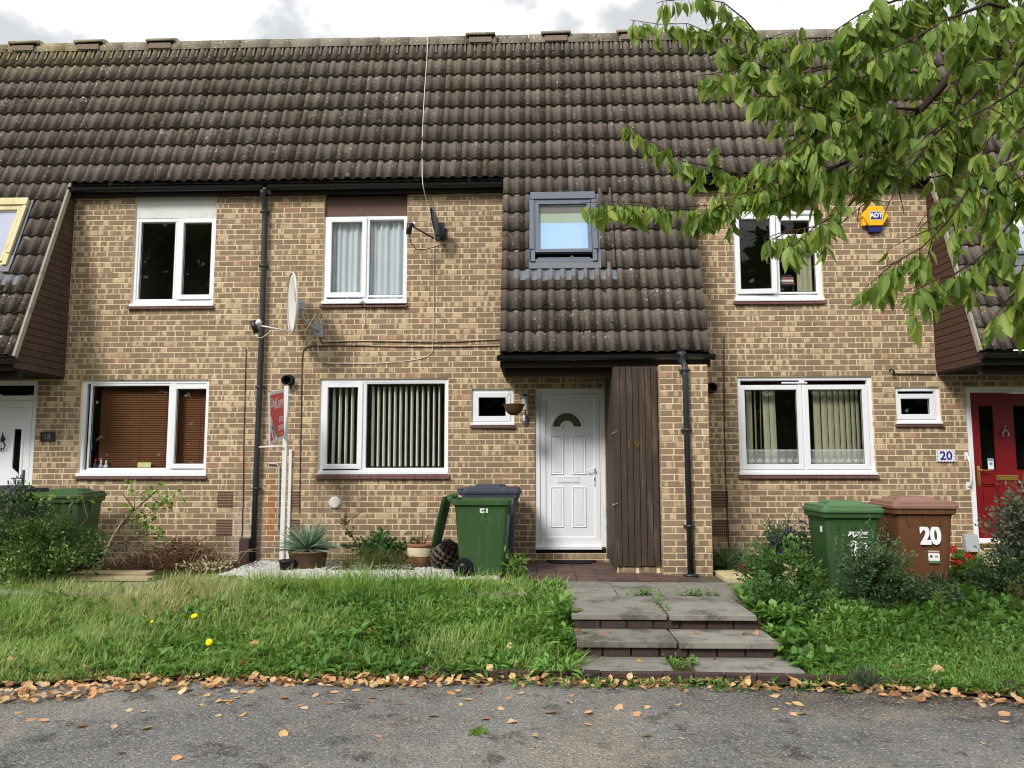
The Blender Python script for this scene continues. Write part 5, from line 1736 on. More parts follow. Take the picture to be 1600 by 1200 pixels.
t, bo = wheelie_bin('brown wheelie bin numbered 20 by the red door', (3.955, -1.96, -.085), math.radians(-3), M['bin_brown'], M['bin_brown_lid'], sc=1.04)
text('20', .235, M['text_white'], t, Matrix.Translation((.045, -.300, .60)) @ Matrix.Rotation(math.radians(-4), 4, 'X') @ FRONT, .012, .82, name='number_sticker')
pm = Matrix.Translation((.07, -.2865, .40)) @ Matrix.Rotation(math.radians(-4.5), 4, 'X')
for nm, x0, x1, z0, z1, y_, m_ in (('paper_label', -.05, .055, -.058, .058, 0, 'white_sheet'), ('label_band', -.05, .055, .036, .052, -.001, 'book_red'), ('label_band', -.05, .055, -.056, -.036, -.001, 'bin_green_lid'), ('label_print', -.035, -.012, -.006, .016, -.001, 'text_dark'), ('label_print', .01, .04, -.004, .012, -.001, 'text_grey')):
    sub(nm, MB().box(x0, x1, y_ - .001, y_, z0, z1), M[m_], t).matrix_local = pm
t, bo = wheelie_bin('green wheelie bin behind the privet bush', (-5.86, -.70, 0), math.radians(6), M['bin_green'], M['bin_green'])
t, bo = wheelie_bin('black wheelie bin at the far left', (-6.44, -1.0, 0), math.radians(4), M['bin_black'], M['bin_black'], sc=1.05)

# ------------------------------------------------------------------ porch things
t = thing('hanging_basket', 'small wicker hanging basket on thin chains under the porch', 'hanging basket', (-.276, -.60, 1.88))
sub('basket', MB().lathe([(0, .0), (.05, .006), (.095, .045), (.122, .10), (.136, .135), (.142, .142), (.130, .142), (.115, .10), (.05, .03), (0, .02)], (0, 0, 0), 22), M['wicker'], t, True)
mb = MB()
for k in range(3):
    a = .5 + k * 2 * math.pi / 3
    mb.tube([(.135 * math.cos(a), .135 * math.sin(a), .14), (.01 * math.cos(a), .01 * math.sin(a), .44)], .0022, 4)
mb.tube([(0, 0, .43), (0, 0, .555)], .0022, 4)
sub('chain', mb, M['iron'], t)
sub('liner', MB().lathe([(0, .10), (.08, .115), (.125, .128)], (0, 0, 0), 16), M['basket_moss'], t, True)
t = thing('wall_lantern', 'steel wall lantern with a frosted tube beside the white door', 'wall light', (-.142, 0, 1.85))
sub('back_plate', MB().lathe([(0, .022), (.045, .02), (.05, .0)], (0, 0, 0), 20, axis='Y'), M['steel'], t, True).scale = (.95, 1, 1.75)
sub('arm', MB().tube([(0, -.02, .03), (0, -.06, .04), (0, -.105, .09), (0, -.11, .14)], .013, 8).box(-.009, .009, -.028, -.02, -.06, .05), M['steel'], t, True)
sub('lamp_tube', MB().lathe([(.0, .13), (.040, .13), (.045, .14), (.045, .305), (.04, .31)], (0, -.11, 0), 18), M['lantern_glass'], t, True)
sub('lamp_cap', MB().lathe([(.0, .345), (.02, .345), (.03, .325), (.085, .312), (.085, .306), (.0, .306)], (0, -.11, 0), 22), M['steel'], t, True)
n = 18
pts = [(.455 + .335 * math.cos(math.pi + math.pi * k / n), -.012 + .33 * math.sin(math.pi + math.pi * k / n)) for k in range(n + 1)]
mb = MB().add([(x, y, .001) for x, y in pts] + [(x, y, .016) for x, y in pts], [tuple(range(n + 1, 2 * n + 2)), tuple(reversed(range(n + 1)))] + [(i, i + 1, n + 2 + i, n + 1 + i) for i in range(n)] + [(n, 0, n + 1, 2 * n + 1)])
tag(put('doormat', mb, M['rubber']), 'black half-moon rubber mat below the white door', 'doormat')

# ------------------------------------------------------------------ paving, steps and kerb
path = structure(put('path', MB().box(-6.7, 2.6, -2.62, -1.72, -.20, -.046), M['joint']))
def slab(par, x0, x1, y0, y1, top, th=.048, name='slab', mat=None, bev=.006, j=.004):
    o = put(name, MB().box(x0 + .004, x1 - .004, y0 + .004, y1 - .004, top - th, top, bev=bev), mat or M['slab'], par)
    o.location.z += RND.uniform(-j, j)
    o.rotation_euler = (0, 0, RND.uniform(-.002, .002))
    return o
x = -6.66
while x < 2.0:
    if x < -4.1 or x > -1.2:
        slab(path, x, x + .745, -2.17, -1.74, 0)
        slab(path, x - .0, x + .745, -2.605, -2.175, 0)
    x += .745
steps = structure(put('steps', MB().box(.36, 1.82, -3.52, -2.63, -.35, -.048).box(.36, 1.84, -3.95, -3.521, -.36, -.172).box(.30, 1.95, -4.36, -3.951, -.36, -.298), M['joint']))
slab(steps, .30, 1.112, -3.57, -2.62, .0, .046, j=.002)
slab(steps, 1.128, 1.86, -3.60, -2.98, .002, .046, j=.002)
slab(steps, 1.128, 1.86, -2.975, -2.62, .0, .046, j=.002)
slab(steps, .31, 1.105, -4.02, -3.535, -.125, .05, j=.002)
slab(steps, 1.122, 1.91, -4.03, -3.535, -.125, .05, j=.002)
slab(steps, .24, 1.02, -4.385, -3.965, -.250, .05, j=.002)
slab(steps, 1.17, 1.97, -4.40, -3.965, -.252, .05, j=.002)
for z, y, x0 in ((-.088, -3.545, .32), (-.213, -3.985, .30)):
    x = x0
    while x < 1.70:
        o = put('riser_brick', MB().box(x + .005, x + .215, y, y + .08, z - .036, z + .034, bev=.004), M['engbrick'], steps)
        o.location.y += RND.uniform(-.004, .004)
        x += .225
porch = structure(put('porch_paving', MB().box(-.46, 2.06, -1.715, -.004, -.2, -.012), M['joint']))
yy = -1.71
r = 0
while yy < -.05:
    x = -.45 + (.0 if r % 5 else .0)
    while x < 1.75:
        if not (x + .11 > .94 and yy > -1.17) and not (x > 1.40 and yy > -1.36):
            o = put('paver', MB().box(x + .005, x + .220, yy + .004, yy + .101, -.011, .0, bev=.003), M['paver'], porch)
            o.location.z += RND.uniform(-.003, .003)
        x += .225
    yy += .1055
    r += 1
mb = MB()
kerb = structure(put('kerb', MB().box(-.9, 3.3, -4.47, -4.42, -.40, -.30), M['joint']))
x = -.88
while x < 3.6:
    y = float(np.interp(x, [-.9, 1.2, 3.0, 3.6], [-4.37, -4.43, -4.55, -4.72]))
    y2 = float(np.interp(x + .225, [-.9, 1.2, 3.0, 3.6], [-4.37, -4.43, -4.55, -4.72]))
    a = math.atan2(y2 - y, .225)
    o = link('kerb_brick', MB().box(-.108, .108, -.034, .034, -.07, .035, bev=.005).mesh('kerb_brick', M['engbrick']), kerb)
    o.location = (x + .1125, (y + y2) / 2, -.285 + RND.uniform(-.006, .004))
    o.rotation_euler = (RND.uniform(-.05, .05), 0, a + RND.uniform(-.02, .02))
    x += .225
for x0, x1, y0, y1, lb in ((2.06, 2.62, -1.62, -1.06, 'cream stone slab below the red-brown saucer'),):
    tag(put('edging_slab', MB().box(x0, x1, y0, y1, -.08, .035, bev=.01), M['slab_cream']), lb, 'slab')

# two weathered boards lying in front of house 18
for i, (x0, x1, y, yw, rz, lb) in enumerate(((-5.30, -4.22, -1.82, .17, .01, 'long pale weathered board lying before the dead stems'), (-5.22, -4.36, -1.58, .22, .05, 'second pale board pushed up behind the long one'))):
    t = tag(put('timber_board', MB().box(-(x1 - x0) / 2, (x1 - x0) / 2, -yw / 2, yw / 2, 0, .035, bev=.004), M['timber']), lb, 'board')
    t.location = ((x0 + x1) / 2, y, .012 + .02 * i)
    t.rotation_euler = (.02 * i, 0, rz)

# ------------------------------------------------------------------ pots and small garden things
t = thing('flower_pot', 'round terracotta pot with a cream band under the window', 'plant pot', (-1.42, -.72, 0))
sub('pot', MB().lathe([(0, 0), (.09, 0), (.115, .02), (.15, .10), (.162, .17), (.163, .20)], (0, 0, 0), 24), M['terracotta'], t, True)
sub('cream_band', MB().lathe([(.1635, .155), (.166, .17), (.167, .24), (.163, .262)], (0, 0, 0), 24), M['creamglaze'], t, True)
sub('rim', MB().lathe([(.158, .26), (.170, .265), (.176, .29), (.168, .305), (.150, .303), (.145, .27), (0, .26)], (0, 0, 0), 24), M['terracotta'], t, True)
t = thing('withered_plant', 'withered brown plant in the terracotta pot', 'plant', (-1.42, -.72, .262))
mb = MB()
for a, l, h in ((.3, .14, .16), (2.2, .10, .07), (3.3, .12, .10), (1.2, .05, .20), (4.4, .08, .09), (5.6, .15, .12)):
    mb.tube([(0.03 * math.cos(a), .03 * math.sin(a), 0), (l * .6 * math.cos(a), l * .6 * math.sin(a), h * .8), (l * math.cos(a), l * math.sin(a), h)], [.008, .006, .002], 5)
sub('stem', mb, M['bramble'], t)
nL = 40
a = NP.random(nL) * 6.28
Pn = np.stack([np.cos(a) * .05 * NP.random(nL) - .06, np.sin(a) * .05, .03 + .07 * NP.random(nL)], -1)
D = np.stack([np.cos(a), np.sin(a), NP.random(nL) - .3], -1)
o = leafcards('foliage', Pn, D, NP.normal(size=(nL, 3)), np.full(nL, .05), np.full(nL, .02), M['heather'], t); o.matrix_parent_inverse = Matrix.Identity(4); stuff(o)
t = thing('planter_tub', 'worn brown tub holding the blue-green spiky plant', 'planter', (-2.80, -.78, 0))
sub('tub', MB().lathe([(0, 0), (.19, 0), (.205, .02), (.235, .20), (.245, .205), (.24, .225), (.22, .225), (.21, .17), (0, .165)], (0, 0, 0), 24), M['tub'], t, True)
t = thing('spiky_plant', 'blue-green spiky plant with long narrow leaves', 'plant', (-2.82, -.76, .17))
nL = 230
th = NP.random(nL) * 2 * np.pi
el = np.arcsin(np.clip(NP.random(nL) * 1.1 - .12, -.1, 1))
D = np.stack([np.cos(th) * np.cos(el), np.sin(th) * np.cos(el) * .8, np.sin(el) + .12], -1)
Pn = D * .03 + np.array([0, 0, .06])
o = leafcards('spear_leaf', Pn, D, NP.normal(size=(nL, 3)), NP.uniform(.30, .46, nL), np.full(nL, .017), M['yucca'], t, rows=(0, .3, .7, 1), wid=(.9, 1, .7, .05), droop=.10)
o.matrix_parent_inverse = Matrix.Identity(4); stuff(o)
sub('stump', MB().lathe([(.05, -.02), (.045, .08), (.02, .11)], (0, 0, 0), 10), M['bark'], t, True)
t = thing('flower_pot', 'small black plastic pot beside the worn tub', 'plant pot', (-2.97, -1.06, 0))
sub('pot', MB().lathe([(0, 0), (.075, 0), (.09, .12), (.097, .122), (.097, .14), (.088, .14), (.08, .10), (0, .10)], (0, 0, 0), 18), M['blackplastic'], t, True)
t = thing('scaly_stump', 'dark globe of overlapping bark scales beside the green bin', 'plant', (-1.09, -.85, .16))
sub('core', MB().lathe([(.165 * math.cos(a) if abs(math.cos(a)) > .01 else 0, .165 * math.sin(a)) for a in np.linspace(-math.pi / 2, math.pi / 2, 11)], (0, 0, 0), 18), M['scale_dark'], t, True)
sm = MB()
sm.add([(-.026, 0, -.012), (.026, 0, -.012), (.032, .012, .012), (.018, .022, .034), (-.018, .022, .034), (-.032, .012, .012), (-.02, .024, -.006), (.02, .024, -.006), (0, .034, .014)],
       [(0, 1, 7, 6), (1, 2, 8, 7), (2, 3, 8), (3, 4, 8), (4, 5, 8), (5, 0, 6, 8), (6, 7, 8)])
sme = sm.mesh('scale', M['scale'])
nS = 96
for i in range(nS):
    z = 1 - 2 * (i + .5) / nS
    if z < -.75: continue
    a = i * 2.399963
    r_ = math.sqrt(1 - z * z)
    nrm = Vector((r_ * math.cos(a), r_ * math.sin(a), z))
    o = link('scale', sme, t)
    q = nrm.to_track_quat('Y', 'Z')
    o.location = nrm * .155
    o.rotation_mode = 'QUATERNION'
    o.rotation_quaternion = q @ Quaternion((1, 0, 0), -.5)
    s_ = RND.uniform(1.15, 1.5)
    o.scale = (s_, s_, s_)
t = thing('plant_saucer', 'red-brown saucer on the cream stone slab', 'saucer', (2.44, -1.30, .036))
sub('dish', MB().lathe([(0, 0), (.12, 0), (.15, .05), (.162, .075), (.152, .075), (.14, .045), (0, .02)], (0, 0, 0), 22), M['saucer'], t, True)

# things on the window boards
t = tag(put('card', MB().box(-5.445, -5.262, .112, .116, 1.191, 1.30), M['yellow_card']), 'pale yellow card standing on the sill before the brown blind', 'card')
for x, r_, h, mt_, lb in ((-6.03, .030, .13, 'soft_dark', 'dark red-capped bottle in the corner of the blind window'), (-5.955, .028, .11, 'lavender', 'lavender bottle between two others on the blind window sill'), (-5.885, .030, .105, 'white_sheet', 'white pump bottle on the blind window sill')):
    t = thing('bottle', lb, 'bottle', (x, .115, 1.191))
    sub('bottle_body', MB().lathe([(0, 0), (r_, 0), (r_, h * .62), (r_ * .4, h * .8), (r_ * .4, h)], (0, 0, 0), 14), M[mt_], t, True)
    sub('cap', MB().lathe([(r_ * .45, h - .01), (r_ * .45, h + .03), (0, h + .032)], (0, 0, 0), 10), M['red_petal'] if mt_ == 'soft_dark' else M['whiteplastic'], t, True)
t = thing('book_stack', 'small stack of faded books inside the upstairs window of house 20', 'books', (3.42, .20, 3.527))
for i, (w_, h, m_) in enumerate(((.24, .035, 'book_red'), (.22, .028, 'white_sheet'), (.23, .03, 'book_red'), (.18, .02, 'soft_dark'))):
    sub('book', MB().box(-w_ / 2, w_ / 2, -.07, .07, .18 + i * .036, .18 + i * .036 + h, bev=.003), M[m_], t)
sub('stand', MB().box(-.13, .13, -.06, .06, 0, .012).box(-.12, -.10, -.05, .05, .012, .17).box(.10, .12, -.05, .05, .012, .17).box(-.13, .13, -.07, .07, .165, .178), M['soft_dark'], t)
t = thing('hoop_ornament', 'pale disc in a dark hoop hanging inside the upstairs window', 'ornament', (3.50, .15, 4.13))
sub('hoop', MB().tube([(.075 * math.cos(a), 0, .075 * math.sin(a)) for a in np.linspace(0, 2 * math.pi, 25)], .008, 6), M['soft_dark'], t, True)
sub('disc', MB().lathe([(0, .002), (.055, .002), (.055, -.002), (0, -.002)], (0, 0, 0), 20, axis='Y'), M['white_sheet'], t)
sub('cord', MB().tube([(0, 0, .075), (0, 0, .11)], .002, 4).tube([(0, 0, -.075), (0, 0, -.22)], .002, 4), M['soft_dark'], t)

# ------------------------------------------------------------------ plants
def wave(x, y, s, k):
    return .5 + .5 * np.sin(x * s + k * 1.7 + 1.3 * np.sin(y * s * .8 + k)) * np.cos(y * s * 1.1 - k * .6 + .9 * np.sin(x * s * .7 + 2 * k))


def bush(name, label, cat, c, rad, n, leaf, mat, stems=6, hang=.0, group=None, stem_mat='bark', clump=26, shoots=0, low=-.9, aspect=.5):
    """a bush whose leaves sit in sprays round twig ends; c is the centre of its foot"""
    t = thing(name, label, cat, c, 0, group)
    rx, ry, rz = rad
    rg = np.random.default_rng(abs(hash(label)) % 1000 if False else sum(map(ord, label)))
    ncl = max(6, n // clump)
    dirs = rg.normal(size=(ncl, 3)); dirs /= np.linalg.norm(dirs, axis=1)[:, None]
    rr = rg.random(ncl) ** .45
    cc = dirs * rr[:, None] * np.array([rx, ry, rz]) * (1 + .18 * np.sin(dirs[:, :1] * 7 + dirs[:, 1:2] * 5))
    cc[:, 2] = np.maximum(cc[:, 2], low * rz) + rz * .92
    idx = rg.integers(0, ncl, n)
    out_ = dirs[idx] + np.array([0, 0, .35])
    u = rg.random(n)
    P_ = cc[idx] + out_ * (u[:, None] - .6) * min(rx, rz) * .38 + rg.normal(size=(n, 3)) * leaf * .75
    P_[:, 2] = np.maximum(P_[:, 2], .01)
    D = out_ * .8 + rg.normal(size=(n, 3)) * .75
    D[:, 2] -= hang
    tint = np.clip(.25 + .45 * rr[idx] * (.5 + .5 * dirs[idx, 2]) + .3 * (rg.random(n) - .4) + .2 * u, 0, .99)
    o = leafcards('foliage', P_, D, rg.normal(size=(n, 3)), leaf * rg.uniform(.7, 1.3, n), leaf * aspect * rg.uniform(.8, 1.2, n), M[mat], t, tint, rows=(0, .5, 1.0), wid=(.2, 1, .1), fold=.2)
    o.matrix_parent_inverse = Matrix.Identity(4)
    stuff(o)
    for k in range(stems):
        e = cc[rg.integers(0, ncl)]
        b = np.array([e[0] * .25, e[1] * .25, 0])
        m_ = (b + e) / 2 + rg.normal(size=3) * .04
        sub('stem', MB().tube([b, m_, e], [.010, .007, .003], 5), M[stem_mat], t)
    for k in range(shoots):
        e = cc[rg.integers(0, ncl)]
        q = e + np.array([rg.normal() * .12, rg.normal() * .1, .12 + .15 * rg.random()])
        sub('stem', MB().tube([e * .6, e, q], [.006, .004, .0015], 4), M[stem_mat], t)
    return t


gh = lambda x, y: float(ground_h(x, y))
bush('privet_bush', 'big leafy privet bush half hiding the left green bin', 'bush', (-5.38, -1.98, gh(-5.38, -1.98) - .02), (.58, .42, .40), 9500, .042, 'shrub_mid', 12, shoots=12)
bush('privet_bush', 'taller dark privet bush cut by the left picture edge', 'bush', (-5.98, -1.75, -.04), (.52, .42, .53), 9000, .040, 'shrub_dark', 10, shoots=8)
bush('bush', 'small-leaved dark bush spreading before the green bin numbered 20', 'bush', (3.21, -2.78, gh(3.2, -2.8) - .02), (.36, .24, .38), 7500, .034, 'shrub_dark', 8, shoots=8)
bush('bush', 'small-leaved bush low in front of the brown bin', 'bush', (3.72, -2.75, gh(3.7, -2.75) - .02), (.26, .22, .17), 2400, .034, 'shrub_dark', 6, shoots=6)
bush('bush', 'grey-green bush rising before the red door', 'bush', (5.22, -1.95, -.08), (.44, .36, .56), 9500, .046, 'shrub_grey', 10, shoots=16)
bush('bush', 'dark spreading bush right of the brown bin', 'bush', (4.62, -2.40, -.12), (.34, .30, .25), 3600, .038, 'shrub_dark', 6, shoots=6)
t = bush('butterfly_bush', 'dark-leaved bush with purple flowers left of the green bin numbered 20', 'bush', (2.78, -1.60, -.07), (.32, .28, .36), 4600, .052, 'shrub_dark', 6, shoots=4, aspect=.38)
for dx, dy, dz in ((-.08, -.2, .62), (.1, -.15, .70), (-.22, -.2, .52), (-.18, -.25, .38)):
    a = NP.normal(size=(26, 3)) * np.array([.03, .02, .03]) + np.array([dx, dy, dz])
    o = leafcards('flower', a, NP.normal(size=(26, 3)), NP.normal(size=(26, 3)), np.full(26, .022), np.full(26, .018), M['purple_petal'], t); o.matrix_parent_inverse = Matrix.Identity(4)
bush('bush', 'pale-leaved straggling bush right of the paved path', 'bush', (2.45, -2.35, gh(2.45, -2.35) - .02), (.34, .34, .30), 3600, .046, 'shrub_mid', 7, shoots=8)
bush('bush', 'low leafy bush beside the top step', 'bush', (2.25, -2.95, gh(2.25, -2.95) - .02), (.34, .32, .17), 2200, .05, 'shrub_mid', 4, shoots=3)
t = bush('bramble_bush', 'low bramble bush below the window with edge-on blind vanes', 'bush', (-1.95, -.42, 0), (.40, .20, .20), 900, .055, 'bramble_leaf', 6, stem_mat='twig', aspect=.7)
sub('stem', MB().tube([(-.22, 0, .1), (-.40, 0, .35), (-.52, .05, .50), (-.50, .05, .68)], [.008, .007, .005, .003], 5).tube([(-.52, .05, .50), (-.3, .1, .66), (-.1, .1, .70)], [.005, .003, .002], 5).tube([(-.45, .02, .42), (-.62, .02, .50)], [.004, .002], 4), M['twig'], t)
nL = 60
P_ = np.concatenate([NP.normal(size=(30, 3)) * .035 + np.array([-.50, .02, .55]), NP.normal(size=(30, 3)) * .03 + np.array([-.42, 0, .40])])
o = leafcards('withered_leaf', P_, NP.normal(size=(nL, 3)), NP.normal(size=(nL, 3)), np.full(nL, .05), np.full(nL, .025), M['heather'], t); o.matrix_parent_inverse = Matrix.Identity(4); stuff(o)
bush('heather_clump', 'dry low heather clump before the bramble bush', 'plant', (-2.05, -.98, 0), (.55, .24, .13), 3600, .034, 'heather', 0, aspect=.22)
bush('plant', 'small leafy weed clump by the corner of the white door paving', 'plant', (-.28, -1.55, 0), (.13, .10, .11), 130, .075, 'maple', 0, aspect=.35)
t = bush('geranium', 'red-flowered geranium between the brown bin and the red door', 'flower', (4.85, -1.25, -.05), (.24, .18, .16), 700, .05, 'maple', 4, aspect=.8)
for dx, dz in ((-.20, .36), (-.16, .22), (.0, .30)):
    a = NP.normal(size=(24, 3)) * np.array([.025, .02, .022]) + np.array([dx, -.12, dz])
    o = leafcards('flower', a, NP.normal(size=(24, 3)), NP.normal(size=(24, 3)), np.full(24, .035), np.full(24, .03), M['red_petal'], t); o.matrix_parent_inverse = Matrix.Identity(4)

# grassy tuft by the pier
t = thing('grass_tuft', 'dark green grassy tuft in the corner right of the pier', 'plant', (2.25, -.88, -.02))
nL = 900
a = NP.random(nL) * 6.28; el = np.arcsin(NP.uniform(.2, 1, nL))
D = np.stack([np.cos(a) * np.cos(el), np.sin(a) * np.cos(el), np.sin(el)], -1)
P_ = np.stack([NP.normal(size=nL) * .06, NP.normal(size=nL) * .06, NP.random(nL) * .12], -1)
o = leafcards('foliage', P_, D, NP.normal(size=(nL, 3)), NP.uniform(.2, .42, nL), np.full(nL, .008), M['shrub_dark'], t, rows=(0, .5, 1), wid=(1, .9, .1), droop=.2, fold=0); o.matrix_parent_inverse = Matrix.Identity(4); stuff(o)

# dead stems heaped before house 18
t = thing('brushwood_heap', 'brown heap of dead stems below the blind window', 'dead stems', (-4.45, -.62, 0))
mb = MB()
for k in range(900):
    x = RND.gauss(0, .36); y = RND.gauss(0, .20)
    top = .36 * math.exp(-(x / .5) ** 2 - (y / .3) ** 2)
    z = RND.random() * max(.03, top)
    a = RND.random() * 6.28; l = RND.uniform(.05, .17); e = RND.gauss(.1, .45)
    d_ = Vector((math.cos(a) * math.cos(e), math.sin(a) * math.cos(e), math.sin(e))) * l
    p = Vector((x, y, z + .01))
    mb.tube([p - d_, p + Vector((0, 0, .012)), p + d_], [.003, .0035, .0015], 3, cap=False)
stuff(sub('dead_stem', mb, M['bramble'], t))
mb2 = MB()
for k in range(64):
    x = RND.uniform(-1.0, .75); y = RND.uniform(-.3, .25)
    a = RND.uniform(-.6, 3.8)
    l = RND.uniform(.25, .62)
    p = Vector((x, y, .02)); q = p + Vector((math.cos(a) * l * .7, RND.uniform(-.1, .1), l * RND.uniform(.25, .8))); m_ = (p + q) / 2 + Vector((0, 0, .08))
    mb2.tube([p, m_, q], [.005, .004, .0015], 4, cap=False)
stuff(sub('arching_stem', mb2, M['drywood'], t))
t = thing('dry_leaf_clump', 'small pale clump of dry leaves beside the heap of stems', 'dead leaves', (-3.98, -.9, 0))
nL = 220
P_ = NP.normal(size=(nL, 3)) * np.array([.16, .10, .03]) + np.array([0, 0, .05])
o = leafcards('foliage', P_, NP.normal(size=(nL, 3)), NP.normal(size=(nL, 3)), np.full(nL, .06), np.full(nL, .02), M['husk'], t); o.matrix_parent_inverse = Matrix.Identity(4); stuff(o)
t = thing('sapling', 'thin green-leaved sapling against the wall under the blind window', 'sapling', (-5.05, -.62, 0))
st_ = [[(-.15, -.5, 0), (-.12, -.45, .22), (-.06, -.4, .42), (0, -.3, .6)], [(-.06, -.4, .42), (.08, -.2, .72), (.05, -.15, 1.0)], [(.0, -.3, .55), (.25, -.2, .66), (.45, -.15, .80), (.6, -.15, .82)], [(.05, -.15, .7), (.3, -.1, .95)], [(.08, -.2, .72), (-.1, -.15, .9)], [(-.1, -.2, .3), (.3, -.15, .42), (.5, -.15, .36)]]
sub('trunk', MB().tube(st_[0], [.02, .017, .014, .008], 7), M['drywood'], t, True)
for s_ in st_[1:]:
    sub('branch', MB().tube(s_, [.008, .006, .003, .002][:len(s_)], 5), M['twig'], t, True)
ends = np.array([[.3, -.12, .94], [.45, -.15, .80], [.58, -.15, .84], [.05, -.15, .95], [.15, -.2, .62], [.25, -.18, .48], [.42, -.15, .40], [.1, -.2, .78], [.3, -.12, .7]])
nL = 170
P_ = ends[NP.integers(0, 9, nL)] + NP.normal(size=(nL, 3)) * np.array([.07, .05, .06])
o = leafcards('foliage', P_, NP.normal(size=(nL, 3)) * .6 + np.array([0, -.3, -.5]), NP.normal(size=(nL, 3)), NP.uniform(.04, .075, nL), NP.uniform(.03, .055, nL), M['maple'], t); o.matrix_parent_inverse = Matrix.Identity(4); stuff(o)
# leafless creeper twigs over the green bin on the left
t = thing('creeper', 'thin bare creeper stems hanging over the left green bin', 'creeper', (-5.75, -1.2, 0))
for k in range(9):
    x = RND.uniform(-.15, .35)
    sub('stem', MB().tube([(x - .1, -.2, .0), (x + RND.uniform(-.1, .1), -.1, .35), (x + RND.uniform(-.15, .15), -.05, .65), (x + RND.uniform(-.2, .25), .0, .95)], [.005, .004, .003, .0015], 4), M['drywood'] if k % 2 else M['twig'], t)
nL = 90
P_ = NP.normal(size=(nL, 3)) * np.array([.28, .07, .06]) + np.array([-.15, -.15, .90])
o = leafcards('foliage', P_, NP.normal(size=(nL, 3)) + np.array([0, -.3, -.6]), NP.normal(size=(nL, 3)), NP.uniform(.04, .075, nL), NP.uniform(.03, .045, nL), M['maple'], t); o.matrix_parent_inverse = Matrix.Identity(4); stuff(o)

# ------------------------------------------------------------------ white pebbles
n = 15000
px_ = NP.uniform(-3.62, -.42, n); py_ = NP.uniform(-1.78, -.22, n)
keep = (py_ > -1.78 + .10 * np.sin(px_ * 5)) & ~((px_ < -3.3) & (py_ < -1.5)) & ~((np.abs(px_ + 2.0) < .55) & (np.abs(py_ + .6) < .45) & (NP.random(n) < .8)) & ~((px_ > -1.0) & (py_ > -1.0) & (NP.random(n) < .5))
px_, py_ = px_[keep], py_[keep]; n = len(px_)
oc = np.array([(1, 0, 0), (-1, 0, 0), (0, 1, 0), (0, -1, 0), (0, 0, 1), (0, 0, -1)], float)
of = np.array([(0, 2, 4), (2, 1, 4), (1, 3, 4), (3, 0, 4)])
s_ = NP.uniform(.010, .024, n)
a = NP.random(n) * 6.28
R_ = np.stack([np.stack([np.cos(a), -np.sin(a), 0 * a], -1), np.stack([np.sin(a), np.cos(a), 0 * a], -1), np.stack([0 * a, 0 * a, 0 * a + .75], -1)], 1)
V = np.einsum('nij,kj->nki', R_, oc * np.array([1.25, .8, 1])) * s_[:, None, None] + np.stack([px_, py_, .004 + NP.random(n) * .018], -1)[:, None]
me = bpy.data.meshes.new('pebbles')
me.from_pydata(V.reshape(-1, 3).tolist(), [], (of[None] + (np.arange(n) * 6)[:, None, None]).reshape(-1, 3).tolist())
me.attributes.new('tint', 'FLOAT', 'POINT').data.foreach_set('value', np.repeat(NP.random(n) * .99, 6).astype(np.float32))
me.materials.append(M['gravelmix'])
peb = stuff(link('white_pebbles', me))
tag(peb, 'bed of small white stones below the middle window', 'pebbles')

# ------------------------------------------------------------------ grass and weeds
def lawn_points(n, x0, x1, ytop):
    x = NP.uniform(x0, x1, n)
    e = road_edge(x) + .13
    y = e + (ytop - e) * NP.random(n)
    return x, y


def grass_patch(name, label, x, y, ln, wd, lean, tint, mat):
    n = len(x)
    z = ground_h(x, y)
    a = NP.random(n) * 6.28
    el = np.arcsin(np.clip(NP.uniform(lean, 1.0, n), 0, 1))
    D = np.stack([np.cos(a) * np.cos(el), np.sin(a) * np.cos(el), np.sin(el)], -1)
    Nn = np.stack([-np.sin(a) * .2 + np.cos(a), np.cos(a) * .2 + np.sin(a), 0 * a - .3], -1)
    o = leafcards(name, np.stack([x, y, z - .005], -1), D, Nn, ln, wd, mat, None, tint, rows=(0, .55, 1.0), wid=(1, .85, .08), droop=.28, fold=0)
    stuff(o)
    tag(o, label, 'grass')
    return o
M['grass'] = mk_foliage('lawn_grass', [lin(76, 108, 42), lin(104, 144, 56), lin(130, 170, 74), lin(154, 188, 96), lin(176, 194, 120), lin(202, 194, 144)], .35, objvar=False)
M['weed'] = mk_foliage('broad_weed_leaf', [lin(56, 92, 40), lin(74, 118, 48), lin(98, 144, 62), lin(124, 168, 80), lin(152, 188, 108)], .3, .45, .3, objvar=False)
x, y = lawn_points(95000, -9.2, .33, -1.98)
d1 = wave(x, y, 1.7, 1.0); d2 = wave(x, y, 4.3, 2.0)
keepv = NP.random(len(x)) < (.45 + .6 * d2) * np.where((x < -4.1) & (y < -2.9) & (d1 > .6), .5, 1)
keepv &= ~((x < -3.9) & (y > -2.2) & (x > -5.0))
x, y, d1, d2 = x[keepv], y[keepv], d1[keepv], d2[keepv]
hgt = (.075 + .12 * d1 * d2 + .07 * wave(x, y, 2.6, 5) + .05 * np.clip((y + 2.7) / .6, 0, 1) + .15 * np.clip((y + 2.6) / .4, 0, 1) * np.exp(-((x + 1.7) / 1.3) ** 4) * (.3 + .7 * wave(x, y, 5, 8))) * NP.uniform(.5, 1.5, len(x)) * np.where(y < road_edge(x) + .35, .55, 1)
tint = np.clip(.38 + .45 * wave(x, y, 1.3, 3.3) + .30 * (NP.random(len(x)) - .4) + .25 * (d2 - .5), 0, .95)
tint = np.clip(tint + .35 * (wave(x, y, .9, 7.5) > .66) * NP.random(len(x)), 0, .99)
tint = np.where(NP.random(len(x)) < .06, .97, tint)
grass_patch('lawn_grass', 'uncut grass on the bank left of the steps', x, y, hgt, NP.uniform(.005, .009, len(x)), .55, tint, M['grass'])
